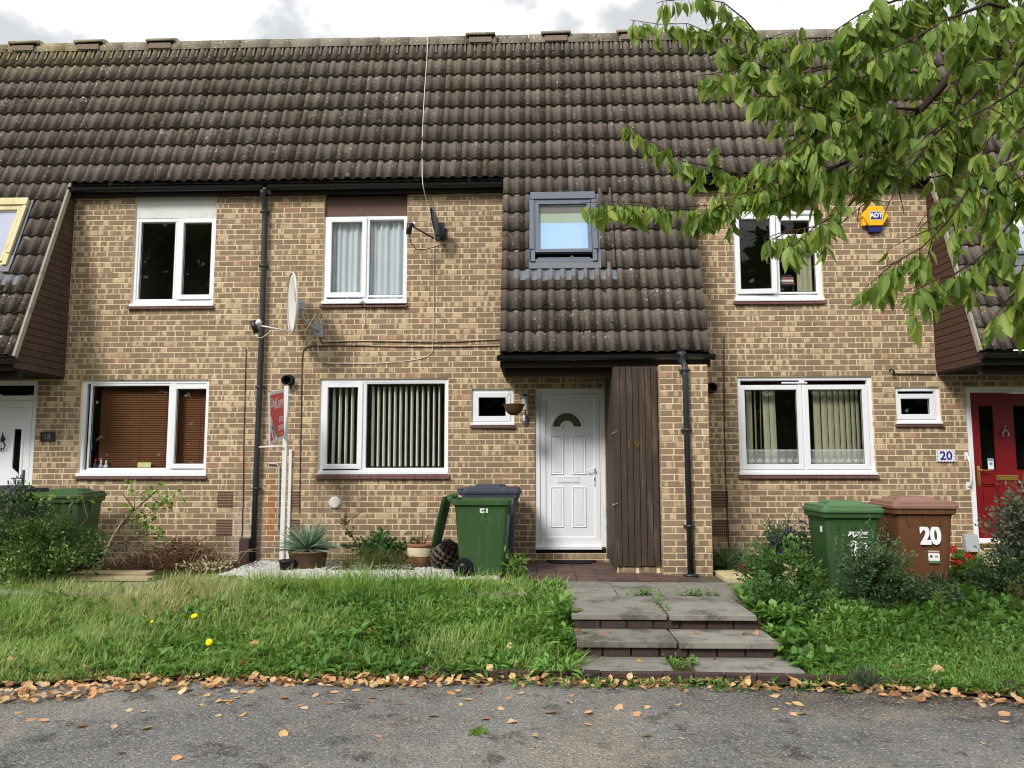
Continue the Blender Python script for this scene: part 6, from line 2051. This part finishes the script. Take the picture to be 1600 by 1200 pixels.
x, y = lawn_points(24000, 1.98, 7.4, -2.0)
tint = np.clip(.2 + .4 * wave(x, y, 1.5, 1.3) + .25 * (NP.random(len(x)) - .4), 0, .95)
grass_patch('lawn_grass', 'thin grass among the weeds right of the steps', x, y, NP.uniform(.05, .15, len(x)) * (.7 + .9 * wave(x, y, 2.2, 3)), NP.uniform(.005, .009, len(x)), .5, tint, M['grass'])


def weed_patch(name, label, cx, cy, size, nl, tint, el0=.1, el1=.9, asp=.34, mat='weed'):
    """rosettes of broad leaves"""
    n = len(cx)
    k = nl
    X = np.repeat(cx, k); Y = np.repeat(cy, k); S_ = np.repeat(size, k)
    N_ = n * k
    a = np.tile(np.arange(k) * 2.4, n) + np.repeat(NP.random(n) * 6.28, k) + NP.normal(size=N_) * .3
    el = NP.uniform(el0, el1, N_)
    D = np.stack([np.cos(a) * np.cos(el), np.sin(a) * np.cos(el), np.sin(el)], -1)
    Nn = np.stack([-np.cos(a) * np.sin(el), -np.sin(a) * np.sin(el), np.cos(el)], -1) + NP.normal(size=(N_, 3)) * .25
    Z = ground_h(X, Y) + NP.uniform(-.01, .05, N_)
    L_ = S_ * NP.uniform(.6, 1.25, N_)
    tt = np.clip(np.repeat(tint, k) + NP.normal(size=N_) * .14, 0, .99)
    o = leafcards(name, np.stack([X, Y, Z], -1), D, Nn, L_, L_ * asp * NP.uniform(.75, 1.2, N_), M[mat], None, tt, rows=(0, .3, .65, 1.0), wid=(.22, .8, 1.0, .12), droop=.35, fold=.22)
    stuff(o)
    tag(o, label, 'weeds')
    return o
n = 2300
cx, cy = lawn_points(n * 2, -6.2, .33, -2.0)
den = np.exp(-((cx + 1.3) / 1.2) ** 2) * np.where(cy < -2.6, 1, .45) + .5 * np.exp(-((cx + 2.9) / .7) ** 2 - ((cy + 3.7) / .7) ** 2) + .75 * np.exp(-((cx - .1) / .25) ** 2) + .07
k_ = NP.random(len(cx)) < den * .9
cx, cy = cx[k_], cy[k_]
weed_patch('weeds', 'dark dandelion leaves spreading through the left bank', cx, cy, NP.uniform(.06, .14, len(cx)), 8, np.clip(.15 + .5 * wave(cx, cy, 2.3, 4), 0, 1), .1, 1.2, .24)
cx, cy = lawn_points(9000, 1.98, 7.2, -2.25)
kk = NP.random(len(cx)) < np.interp(cy, [-4.5, -2.4], [1, .45])
cx, cy = cx[kk], cy[kk]
k_ = NP.random(len(cx)) < np.where(cx < 2.2, .6, 1)
cx, cy = cx[k_], cy[k_]
weed_patch('weeds', 'mass of broad green weeds on the bank right of the steps', cx, cy, np.interp(cy, [-4.5, -3.5, -2.4], [.045, .085, .15]) * NP.uniform(.6, 1.2, len(cx)) * (.75 + .6 * wave(cx, cy, 1.7, 6)), 7, np.clip(.05 + .6 * wave(cx, cy, 1.9, 2) + .3 * NP.random(len(cx)), 0, 1), .15, 1.4, .27)
for k, (x, y, h, lb) in enumerate(((2.75, -2.62, .34, 'tall seeding weed stalk rising left of the green bin numbered 20'), (3.62, -3.1, .26, 'thin pale weed stalk standing in the right bank'), (4.35, -3.0, .30, 'branched brown weed stalk near the brown bin'), (2.42, -2.75, .40, 'browned dock stalk beside the top step'))):
    t = thing('weed_stalk', lb, 'weed', (x, y, gh(x, y)))
    mb = MB()
    mb.tube([(0, 0, 0), (.02, 0, h * .6), (.01, .01, h)], [.005, .004, .0015], 5)
    for q in range(6):
        z = h * (.35 + .1 * q); a = q * 2.4
        mb.tube([(.015, 0, z), (.06 * math.cos(a), .06 * math.sin(a), z + .05)], [.003, .001], 4)
    sub('stem', mb, M['drywood'] if k % 2 else M['twig'], t)
    nL = 90
    zz_ = NP.uniform(.3, 1.0, nL) * h; a = NP.random(nL) * 6.28
    o = leafcards('foliage', np.stack([np.cos(a) * .04 * NP.random(nL), np.sin(a) * .04 * NP.random(nL), zz_], -1), np.stack([np.cos(a), np.sin(a), .5 + 0 * a], -1), NP.normal(size=(nL, 3)), NP.uniform(.02, .055, nL), NP.uniform(.008, .018, nL), M['husk'] if k == 3 else M['heather'] if k == 2 else M['maple'], t); o.matrix_parent_inverse = Matrix.Identity(4); stuff(o)
cx = np.concatenate([NP.uniform(1.92, 2.25, 70), NP.uniform(.14, .30, 40)])
cy = np.concatenate([NP.uniform(-4.3, -2.9, 70), NP.uniform(-4.2, -2.9, 40)])
_g1 = ground_h
ground_h = lambda x, y: np.maximum(_g1(x, y), np.where(np.asarray(y) > -3.55, -.05, np.where(np.asarray(y) > -4.05, -.16, -.27)))
weed_patch('weeds', 'leafy weeds spilling over the ends of the steps', cx, cy, NP.uniform(.09, .16, 110), 9, NP.uniform(.2, .85, 110), .25, 1.4, .30)
ground_h = _g1
# little weeds in the paving joints and along the kerb
cx = np.concatenate([NP.uniform(.85, 1.25, 26), NP.uniform(1.35, 1.75, 30), NP.uniform(1.08, 1.16, 12), NP.uniform(.95, 1.25, 26), NP.uniform(-.2, 3.4, 230)])
cy = np.concatenate([NP.normal(-2.60, .02, 26), NP.normal(-2.62, .02, 30), NP.uniform(-3.5, -2.7, 12), NP.normal(-4.22, .07, 26), NP.normal(-4.56, .05, 230)])
cz = np.concatenate([np.zeros(68), np.full(26, -.25), np.full(230, -.32)])
_gh = ground_h
ground_h = lambda x, y: np.interp(np.arange(len(np.atleast_1d(x))), [0, 68 * 6 - 1, 68 * 6, 94 * 6 - 1, 94 * 6, 324 * 6], [0, 0, -.25, -.25, -.32, -.32])
weed_patch('weeds', 'small weeds rooted in the paving joints and along the kerb', cx, cy, NP.uniform(.025, .065, len(cx)), 6, NP.uniform(.3, .9, len(cx)), .2, 1.3, .28)
ground_h = _gh
t = thing('road_weed', 'small weed growing alone from a crack in the asphalt', 'weed', (-.35, -5.53, -.322))
nL = 60
a = NP.random(nL) * 6.28
D = np.stack([np.cos(a), np.sin(a), NP.uniform(.1, 1.2, nL)], -1)
o = leafcards('foliage', np.stack([NP.normal(size=nL) * .022, NP.normal(size=nL) * .018, 0 * a + .003], -1), D, NP.normal(size=(nL, 3)), NP.uniform(.02, .055, nL), np.full(nL, .012), M['maple'], t); o.matrix_parent_inverse = Matrix.Identity(4); stuff(o)
t = thing('kerb_weed', 'wiry grey-green weed standing by the kerb at the right', 'weed', (2.32, -4.60, -.32))
nL = 240
a = NP.random(nL) * 6.28; el = np.arcsin(NP.uniform(.3, 1, nL))
D = np.stack([np.cos(a) * np.cos(el), np.sin(a) * np.cos(el), np.sin(el)], -1)
o = leafcards('foliage', np.stack([NP.normal(size=nL) * .04, NP.normal(size=nL) * .03, NP.random(nL) * .10], -1), D, NP.normal(size=(nL, 3)), NP.uniform(.05, .14, nL), np.full(nL, .007), M['shrub_grey'], t); o.matrix_parent_inverse = Matrix.Identity(4); stuff(o)
for i, (x, y, h, lb) in enumerate(((-2.89, -3.70, .22, 'yellow dandelion flower raised on its stalk in the left bank'), (-2.62, -4.02, .12, 'yellow dandelion flower low in the left bank facing the road'), (-3.2, -3.8, .20, 'small closed dandelion beside the raised one'))):
    z = gh(x, y)
    t = thing('dandelion', lb, 'flower', (x, y, z))
    sub('stalk', MB().tube([(0, 0, 0), (.01, -.01, h * .6), (0, -.02, h)], .003, 5), M['maple'], t)
    r_ = .030 if i < 2 else .013
    hd_ = MB().lathe([(0, .018), (r_ * .6, .017), (r_, .008), (r_ * .7, .0), (0, -.006)], (0, 0, 0), 16)
    o = sub('flower_head', hd_, M['dandelion'], t, True)
    o.location = (0, -.02, h)
    o.rotation_euler = (.5 if i == 0 else 1.2, 0, 0)

# ------------------------------------------------------------------ fallen leaves
def fallen_mesh(k):
    rg = random.Random(k)
    mb = MB()
    rows = [(0, .16), (.25, .8), (.55, 1.0), (.82, .62), (1.0, .08)]
    cup = rg.uniform(-.25, .45); curl = rg.uniform(-.3, .5); tw = rg.uniform(-.4, .4)
    vs = []
    for t_, w_ in rows:
        for s_ in (-1, -.5, 0, .5, 1):
            x = (t_ - .5); yv = s_ * w_ * .36 * (1 + rg.uniform(-.1, .1))
            z = cup * (yv ** 2) * 2.2 + curl * (x ** 2) + tw * x * yv + rg.uniform(-.02, .02)
            vs.append((x, yv, z + .02))
    mb.add(vs, [(r * 5 + c, (r + 1) * 5 + c, (r + 1) * 5 + c + 1, r * 5 + c + 1) for r in range(4) for c in range(4)])
    mb.tube([(-.5, 0, curl * .25 + .02), (-.72, .03, curl * .3 + .03)], .012, 3)
    me = mb.mesh('fallen_leaf', M['fallen'], True)
    return me
FM = [fallen_mesh(k) for k in range(9)]
def drift_y(x):
    """how far the drift of leaves reaches from the bank on to the road"""
    return np.interp(x, [-9, -4.2, -3.6, -2.9, -1.5, .2, 1.5, 3.0, 5], [.42, .52, .50, .26, .13, .08, .12, .18, .22])
spots = []
def top_of(x, y):
    e = float(road_edge(x))
    if .26 < x < 2.0 and y > -4.38: return -.25
    if y < e + .14: return -.32
    return gh(x, y) + .05
tries = 0
RL = random.Random(21)
while len([s for s in spots if s[3] == 0]) < 165:
    x = RL.uniform(-4.3, 3.5)
    e = float(road_edge(x))
    dens = np.interp(x, [-4.3, -3.0, -1.0, .2, 3.5], [1, 1, .75, .6, .7])
    if RL.random() > dens: continue
    y = e + .20 - RL.random() ** 1.3 * (.16 + float(drift_y(x)))
    spots.append((x, y, -.318 + RL.uniform(.0, .02), 0))
road_px = [(-3.6, -5.15), (-3.0, -5.05), (-2.95, -5.0), (-2.75, -5.55), (-2.2, -5.3), (-2.45, -5.5), (-2.55, -5.52)]
while len([s for s in spots if s[3] == 1]) < 78:
    x = RL.uniform(-4.0, 3.2); e = float(road_edge(x))
    y = e - .06 - abs(RL.gauss(0, .55))
    if y < -6.3 or (x > .4 and RL.random() < .45): continue
    spots.append((x, y, -.318, 1))
while len([s for s in spots if s[3] == 2]) < 44:
    x = RL.uniform(-4.4, 4.2); e = float(road_edge(x))
    y = e + .16 + abs(RL.gauss(0, .38))
    if .24 < x < 2.02: y = RL.choice((-4.30, -4.15, -4.05, -3.72, -3.66))
    z = top_of(x, y) if not (.24 < x < 2.02) else (-.247 if y < -4.03 else -.122)
    spots.append((x, y, z, 2))
LBL = (('dry orange-brown leaf lying in the drift along the kerb', 'leaves drifted along the kerb'), ('lone yellow-brown leaf scattered on the grey asphalt', 'leaves scattered on the road'), ('fallen tan leaf caught on the green bank or the steps', 'leaves fallen on the bank'))
for x, y, z, k in spots:
    o = link('fallen_leaf', FM[RL.randrange(9)])
    s_ = RL.uniform(.048, .098) * (1.0 if k != 1 else .85)
    o.scale = (s_, s_ * RL.uniform(.9, 1.25), s_)
    o.location = (x, y, z)
    til = .16 if k == 1 else .6
    o.rotation_euler = (RL.gauss(0, til), RL.gauss(0, til), RL.random() * 6.28)
    tag(o, LBL[k][0], 'fallen leaf', LBL[k][1])
n = 2600
x = NP.uniform(-9, 4.2, n)
kp = NP.random(n) < np.interp(x, [-9, -3.0, -1.0, .2, 4.2], [1, 1, .8, .55, .6])
x = x[kp]; n = len(x)
e = road_edge(x)
y = e + .20 - NP.random(n) ** 1.25 * (.12 + drift_y(x) * (.45 + 1.0 * wave(x, x * 0, 3.1, 2)))
a = NP.random(n) * 6.28
D = np.stack([np.cos(a), np.sin(a), NP.normal(size=n) * .3], -1)
Nn = np.stack([NP.normal(size=n) * .45, NP.normal(size=n) * .45, np.ones(n)], -1)
o = stuff(leafcards('leaf_litter', np.stack([x, y, -.315 + NP.random(n) * .035], -1), D, Nn, NP.uniform(.035, .08, n), NP.uniform(.028, .06, n), M['fallen'], None, rows=(0, .3, .65, 1.0), wid=(.2, .9, .95, .1), droop=-.12, fold=.35))
tag(o, 'dense drift of dry orange leaves where road meets bank', 'leaf litter')
# grit and seed husks blown over the worn road
n = 9000
x = NP.uniform(-4.4, 3.6, n); y = road_edge(x) + .1 - np.abs(NP.normal(size=n)) * .75
kp = (y > -6.6); x, y = x[kp], y[kp]; n = len(x)
a = NP.random(n) * 6.28
D = np.stack([np.cos(a), np.sin(a), 0 * a + .1], -1)
o = stuff(leafcards('husk_litter', np.stack([x, y, np.full(n, -.316)], -1), D, np.stack([NP.normal(size=n) * .5, NP.normal(size=n) * .5, np.ones(n)], -1), NP.uniform(.003, .010, n), NP.uniform(.002, .006, n), M['husk'], None, rows=(0, .5, 1), wid=(.4, 1, .3), fold=0))
tag(o, 'fine tan husks scattered over the worn asphalt', 'litter')

# ------------------------------------------------------------------ cherry tree reaching in from the right
t = thing('cherry_tree', 'cherry tree with drooping green leaves reaching in from the upper right', 'tree', (4.7, -5.5, -.3))
tree = t
def tput(name, mb, mat, smooth=True):
    o = put(name, mb, mat, tree, smooth)
    return o
tput('trunk', MB().tube([(4.72, -5.45, -.45), (4.70, -5.5, .0), (4.66, -5.52, .8), (4.55, -5.6, 1.7), (4.3, -5.8, 2.4), (3.85, -6.15, 2.9), (3.3, -6.55, 3.2), (2.8, -6.9, 3.33), (2.31, -7.22, 3.35)], [.22, .17, .15, .14, .12, .095, .075, .062, .05], 12), M['bark'])
tput('limb', MB().tube([(4.5, -5.65, 1.9), (4.2, -5.6, 2.9), (3.4, -6.2, 3.8), (2.7, -6.7, 3.9), (2.29, -6.95, 3.6)], [.11, .09, .05, .03, .014], 10), M['bark'])
tput('limb', MB().tube([(4.35, -5.78, 2.3), (3.4, -6.8, 2.9), (2.6, -7.35, 2.95), (2.03, -7.39, 2.92)], [.08, .05, .025, .012], 8), M['bark'])
tput('limb', MB().tube([(3.4, -6.8, 2.9), (2.7, -7.4, 2.75), (2.04, -7.45, 2.53)], [.03, .018, .009], 8), M['bark'])
tput('limb', MB().tube([(4.4, -5.7, 2.1), (3.2, -7.1, 2.5), (2.08, -7.42, 2.22)], [.05, .02, .007], 8), M['bark'])
tput('limb', MB().tube([(4.5, -5.6, 1.8), (5.2, -5.2, 3.2), (5.6, -4.8, 5.0)], [.1, .07, .02], 8), M['bark'])
BR = [
    [(2.31, -7.22, 3.35, 0.05), (2.21, -7.12, 3.28, 0.042), (2.17, -7.02, 3.26, 0.038), (2.12, -6.92, 3.23, 0.033), (2.05, -6.81, 3.18, 0.028), (1.98, -6.76, 3.11, 0.022), (1.86, -6.69, 2.97, 0.017), (1.76, -6.64, 2.87, 0.014), (1.63, -6.58, 2.8, 0.011), (1.54, -6.48, 2.78, 0.009)],
    [(1.98, -6.76, 3.11, 0.01), (2.0, -6.79, 2.96, 0.008), (1.96, -6.82, 2.77, 0.007), (1.91, -6.86, 2.61, 0.006), (1.84, -6.89, 2.43, 0.004), (1.81, -6.89, 2.36, 0.003)],
    [(2.29, -6.95, 3.6, 0.014), (2.05, -6.85, 3.55, 0.012), (1.91, -6.75, 3.49, 0.01), (1.82, -6.74, 3.42, 0.009), (1.69, -6.69, 3.32, 0.008), (1.58, -6.63, 3.25, 0.006), (1.47, -6.63, 3.16, 0.005), (1.37, -6.57, 3.07, 0.003)],
    [(1.96, -6.75, 3.08, 0.009), (1.91, -6.71, 3.13, 0.008), (1.79, -6.67, 3.18, 0.007), (1.68, -6.63, 3.23, 0.006), (1.57, -6.58, 3.23, 0.006), (1.48, -6.54, 3.27, 0.005), (1.31, -6.54, 3.23, 0.005), (1.18, -6.5, 3.3, 0.004), (1.05, -6.46, 3.39, 0.004), (0.94, -6.48, 3.49, 0.003), (0.8, -6.49, 3.55, 0.002), (0.65, -6.49, 3.55, 0.002), (0.5, -6.5, 3.57, 0.0015)],
    [(1.78, -6.67, 3.18, 0.006), (1.61, -6.61, 3.08, 0.005), (1.47, -6.61, 2.99, 0.004), (1.35, -6.6, 2.88, 0.004), (1.25, -6.6, 2.8, 0.003), (1.11, -6.6, 2.77, 0.002)],
    [(1.54, -6.48, 2.78, 0.009), (1.39, -6.48, 2.7, 0.006), (1.25, -6.44, 2.72, 0.005), (1.08, -6.4, 2.77, 0.004), (0.93, -6.41, 2.81, 0.004), (0.78, -6.41, 2.84, 0.003), (0.66, -6.42, 2.91, 0.0025), (0.57, -6.43, 2.97, 0.002), (0.47, -6.44, 3.04, 0.0015)],
    [(1.39, -6.48, 2.7, 0.006), (1.26, -6.48, 2.61, 0.005), (1.12, -6.48, 2.57, 0.004), (0.89, -6.48, 2.58, 0.003), (0.73, -6.49, 2.57, 0.003), (0.53, -6.5, 2.59, 0.002), (0.39, -6.5, 2.6, 0.002), (0.23, -6.51, 2.59, 0.0015)],
    [(1.63, -6.58, 2.8, 0.006), (1.57, -6.66, 2.57, 0.005), (1.47, -6.66, 2.47, 0.004), (1.34, -6.65, 2.41, 0.003), (1.23, -6.65, 2.39, 0.002), (1.14, -6.65, 2.35, 0.002)],
    [(1.73, -6.64, 2.86, 0.006), (1.67, -6.67, 2.69, 0.005), (1.61, -6.66, 2.54, 0.003), (1.49, -6.65, 2.44, 0.002)],
    [(2.03, -7.39, 2.92, 0.012), (1.97, -7.29, 2.89, 0.01), (1.94, -7.18, 2.81, 0.008), (1.89, -7.17, 2.66, 0.007), (1.86, -7.15, 2.52, 0.006), (1.79, -7.14, 2.39, 0.005), (1.71, -7.13, 2.27, 0.004), (1.61, -7.12, 2.17, 0.003), (1.5, -7.12, 2.11, 0.002), (1.43, -7.12, 2.08, 0.002)],
    [(2.04, -7.45, 2.53, 0.009), (1.94, -7.34, 2.4, 0.007), (1.88, -7.32, 2.25, 0.006), (1.79, -7.31, 2.12, 0.004), (1.71, -7.31, 2.06, 0.003), (1.63, -7.31, 2.01, 0.002), (1.56, -7.3, 1.96, 0.002)],
    [(2.08, -7.42, 2.22, 0.007), (1.98, -7.3, 2.08, 0.005), (1.9, -7.3, 1.97, 0.004), (1.86, -7.29, 1.89, 0.002)],
    [(2.06, -7.37, 2.78, 0.009), (1.96, -7.36, 2.63, 0.007), (1.87, -7.35, 2.51, 0.005), (1.81, -7.34, 2.38, 0.004), (1.77, -7.33, 2.25, 0.002)],
    [(2.29, -6.95, 3.6, 0.012), (2.06, -6.94, 3.46, 0.01), (1.9, -6.85, 3.48, 0.008), (1.69, -6.85, 3.43, 0.006), (1.53, -6.85, 3.37, 0.004), (1.42, -6.84, 3.3, 0.003)],
    [(1.31, -6.54, 3.23, 0.005), (1.19, -6.56, 3.37, 0.004), (1.07, -6.57, 3.52, 0.004), (0.96, -6.59, 3.6, 0.003), (0.81, -6.59, 3.63, 0.002), (0.7, -6.6, 3.61, 0.002)],
    [(1.18, -6.5, 3.3, 0.004), (1.07, -6.55, 3.26, 0.003), (0.94, -6.55, 3.25, 0.002), (0.81, -6.55, 3.23, 0.002)],
    [(1.47, -6.61, 2.99, 0.004), (1.33, -6.62, 3.03, 0.003), (1.2, -6.63, 3.08, 0.003), (1.08, -6.63, 3.08, 0.002)],
    [(2.12, -6.92, 3.23, 0.012), (2.05, -7.0, 3.03, 0.008), (1.94, -6.99, 2.89, 0.006), (1.8, -6.98, 2.75, 0.005), (1.68, -6.97, 2.61, 0.004), (1.6, -6.96, 2.5, 0.003)],
    [(1.86, -6.69, 2.97, 0.008), (1.68, -6.8, 2.93, 0.006), (1.54, -6.8, 2.91, 0.005), (1.39, -6.8, 2.82, 0.004), (1.3, -6.79, 2.72, 0.003)],
    [(2.17, -7.02, 3.26, 0.012), (1.95, -7.12, 3.24, 0.008), (1.77, -7.12, 3.17, 0.006), (1.63, -7.12, 3.09, 0.004), (1.52, -7.11, 3.04, 0.003)],
    [(2.21, -7.12, 3.28, 0.01), (1.98, -7.39, 2.92, 0.008), (1.82, -7.47, 2.68, 0.006), (1.71, -7.47, 2.61, 0.004), (1.6, -7.47, 2.56, 0.003)],
    [(1.25, -6.44, 2.72, 0.004), (1.15, -6.48, 2.65, 0.003), (1.02, -6.49, 2.63, 0.002), (0.89, -6.49, 2.65, 0.002)],
    [(1.82, -6.74, 3.42, 0.006), (1.64, -6.8, 3.4, 0.004), (1.5, -6.79, 3.28, 0.003), (1.38, -6.79, 3.28, 0.002), (1.26, -6.79, 3.25, 0.002)],
]
leafP, leafD, leafN, leafL = [], [], [], []
RT = random.Random(5)
def add_leaf(p, sideways):
    """a cherry leaf hangs from its stalk"""
    d_ = Vector((sideways.x * RT.uniform(.1, .55) + RT.gauss(0, .15), sideways.y * RT.uniform(.1, .55) + RT.gauss(0, .15), -RT.uniform(.6, 1.1))).normalized()
    nrm = Vector((RT.gauss(0, .8), RT.gauss(-.3, .8), RT.uniform(.1, .9)))
    l = min(.13, max(.04, RT.gauss(.078, .021)))
    st = p + d_ * .018 + Vector((0, 0, -.004))
    leafP.append(st); leafD.append(d_); leafN.append(nrm); leafL.append(l)
def grow(pts, rad, dens, depth):
    name = 'branch' if depth == 0 else 'twig'
    return name
twigs = MB()
stalks = MB()
for bi, B_ in enumerate(BR):
    pts = [Vector(b[:3]) for b in B_]
    tput('branch', MB().tube(pts, [b[3] for b in B_], 7), M['bark'] if B_[0][3] > .0085 else M['twig'])
    N_ = len(pts)
    for i in range(N_ - 1):
        p, q = pts[i], pts[i + 1]
        L_ = (q - p).length
        ax = (q - p).normalized()
        thin = B_[i][3] < .0068
        if thin or i > N_ - 4:
            m = max(1, int(L_ / .0165))
            for k in range(m):
                pp = p.lerp(q, (k + RT.random()) / m)
                sd = Vector((RT.gauss(0, 1), RT.gauss(0, 1), 0)).normalized()
                for _ in range(1 if RT.random() < .7 else 2):
                    add_leaf(pp, sd)
        # side twigs
        nt = max(1, int(L_ / (.062 if p.x < 1.25 else .042))) if B_[i][3] < .034 else 0
        for k in range(nt):
            pp = p.lerp(q, RT.random())
            dr = (Vector((RT.gauss(0, .8), RT.gauss(0, .8), RT.gauss(-.15, .45))) + ax * .6).normalized()
            if dr.x < -.2 and pp.x < 1.15: dr.x *= .4
            tl = RT.uniform(.07, .22) * (1.15 if pp.x > 1.3 else 1.0 if pp.x > .9 else .45)
            w_ = [pp]
            for s_ in range(3):
                dr = (dr + Vector((RT.gauss(0, .15), RT.gauss(0, .15), -.12))).normalized()
                w_.append(w_[-1] + dr * tl / 3)
            twigs.tube(w_, [.003, .0026, .002, .0012], 4, cap=False)
            for s_ in range(max(4, int(tl / .013))):
                f = RT.random() ** .8 * 2.999
                j = int(f)
                add_leaf(w_[j].lerp(w_[j + 1], f - j), Vector((RT.gauss(0, 1), RT.gauss(0, 1), 0)).normalized())
stuff(tput('twig', twigs, M['twig']))
# keep the low right-hand corner open, as the wall and the low roof show through there
GAPS = [(.0, .78, 3.66, 4.2), (1.46, 1.80, 2.36, 2.62), (1.52, 1.76, 2.15, 2.40), (1.02, 1.24, 2.45, 2.56)]      # open air between the sprays: x0, x1, z0, z1
keep_ = [i for i, p in enumerate(leafP) if not any(a_ < p.x < b_ and c_ < p.z < d_ for a_, b_, c_, d_ in GAPS)]
leafP = [leafP[i] for i in keep_]; leafD = [leafD[i] for i in keep_]; leafN = [leafN[i] for i in keep_]; leafL = [leafL[i] for i in keep_]
P_ = np.array([tuple(p) for p in leafP]); D_ = np.array([tuple(p) for p in leafD]); N_ = np.array([tuple(p) for p in leafN]); L_ = np.array(leafL)
def cherry_mesh(k):
    rg = random.Random(100 + k)
    rows = [(0, .10), (.12, .62), (.32, .98), (.55, .96), (.78, .58), (.92, .2), (1.0, .03)]
    cup = rg.uniform(.1, .75); bend = rg.choice((0, .15, .3, .6, .85)); tw = rg.uniform(-.6, .6); wv = rg.uniform(0, 6)
    vs = []
    for t_, w_ in rows:
        for s_ in (-1, -.5, 0, .5, 1):
            yv = s_ * w_ * .20
            z = cup * abs(yv) * .9 - bend * t_ * t_ * .5 + tw * (t_ - .5) * yv + .012 * math.sin(t_ * 17 + wv + s_ * 2) * abs(s_)
            vs.append((yv * (1 + .07 * math.sin(t_ * 23 + s_ * 3 + wv)), t_, z))
    mb = MB().add(vs, [(r * 5 + c, r * 5 + c + 1, (r + 1) * 5 + c + 1, (r + 1) * 5 + c) for r in range(6) for c in range(4)])
    mb.tube([(0, .02, 0), (0, -.20, .02)], .011, 4, cap=False)
    return mb.mesh('leaf', M['cherry'], True)
CM = [cherry_mesh(k) for k in range(8)]
camd = np.linalg.norm(P_ - np.array([0, -10.3, 1.28]), axis=1)
rel = P_ - np.array([0, -10.3, 1.28])
inview = (np.abs(rel[:, 0] / rel[:, 1]) < .68) & ((rel[:, 2] / rel[:, 1]) < .66)
order = np.argsort(np.where(inview, camd / L_, 1e6))
single = order[:300]
for i in single:
    o = link('leaf', CM[i % 8], tree)
    d_ = Vector(D_[i]); n_ = Vector(N_[i]); s_ = d_.cross(n_).normalized(); n2_ = s_.cross(d_)
    m = Matrix(((s_.x, d_.x, n2_.x, P_[i][0]), (s_.y, d_.y, n2_.y, P_[i][1]), (s_.z, d_.z, n2_.z, P_[i][2]), (0, 0, 0, 1))) @ Matrix.Scale(L_[i], 4)
    o.matrix_local = Matrix.Translation(-world_loc(tree)) @ m
rest = order[300:]
V, F = [], []
tm = []
for i in rest:
    me = CM[i % 8]
    d_ = Vector(D_[i]); n_ = Vector(N_[i]); s_ = d_.cross(n_).normalized(); n2_ = s_.cross(d_)
    A = np.array([tuple(s_), tuple(d_), tuple(n2_)]).T * L_[i]
    if i % 8 not in {}: pass
    co = np.zeros(len(me.vertices) * 3); me.vertices.foreach_get('co', co)
    o_ = sum(len(v) for v in V)
    V.append(co.reshape(-1, 3) @ A.T + P_[i])
    F += [tuple(k + o_ for k in p.vertices) for p in me.polygons]
    tm += [RT.random() * .99] * len(me.vertices)
me = bpy.data.meshes.new('crown')
me.from_pydata(np.concatenate(V).tolist(), [], F)
me.attributes.new('tint', 'FLOAT', 'POINT').data.foreach_set('value', tm)
me.polygons.foreach_set('use_smooth', [True] * len(F))
me.materials.append(M['cherry'])
o = link('crown', me, tree)
o.matrix_parent_inverse = Matrix.Translation(-world_loc(tree))
stuff(o)
print('cherry leaves', len(P_))

# ------------------------------------------------------------------ the wood across the road, seen in the window panes
n = 34000
x = NP.uniform(-26, 26, n); y = -25 - NP.random(n) * 7
top = np.interp(x, [-26, -17, -12.5, -10, -6, -3, 3, 8, 12, 26], [15.5, 15.5, 14, 9.5, 8.5, 9, 9.5, 12.5, 13, 13]) + .8 * np.sin(x * 1.9)
z = NP.random(n) * top
o = stuff(leafcards('woodland', np.stack([x, y, z - .3], -1), NP.normal(size=(n, 3)), NP.normal(size=(n, 3)), NP.uniform(.4, .9, n), NP.uniform(.3, .6, n), M['wood_far'], None, rows=(0, .5, 1), wid=(.3, 1, .2)))
tag(o, 'dark wood across the road mirrored in the window panes', 'woodland')
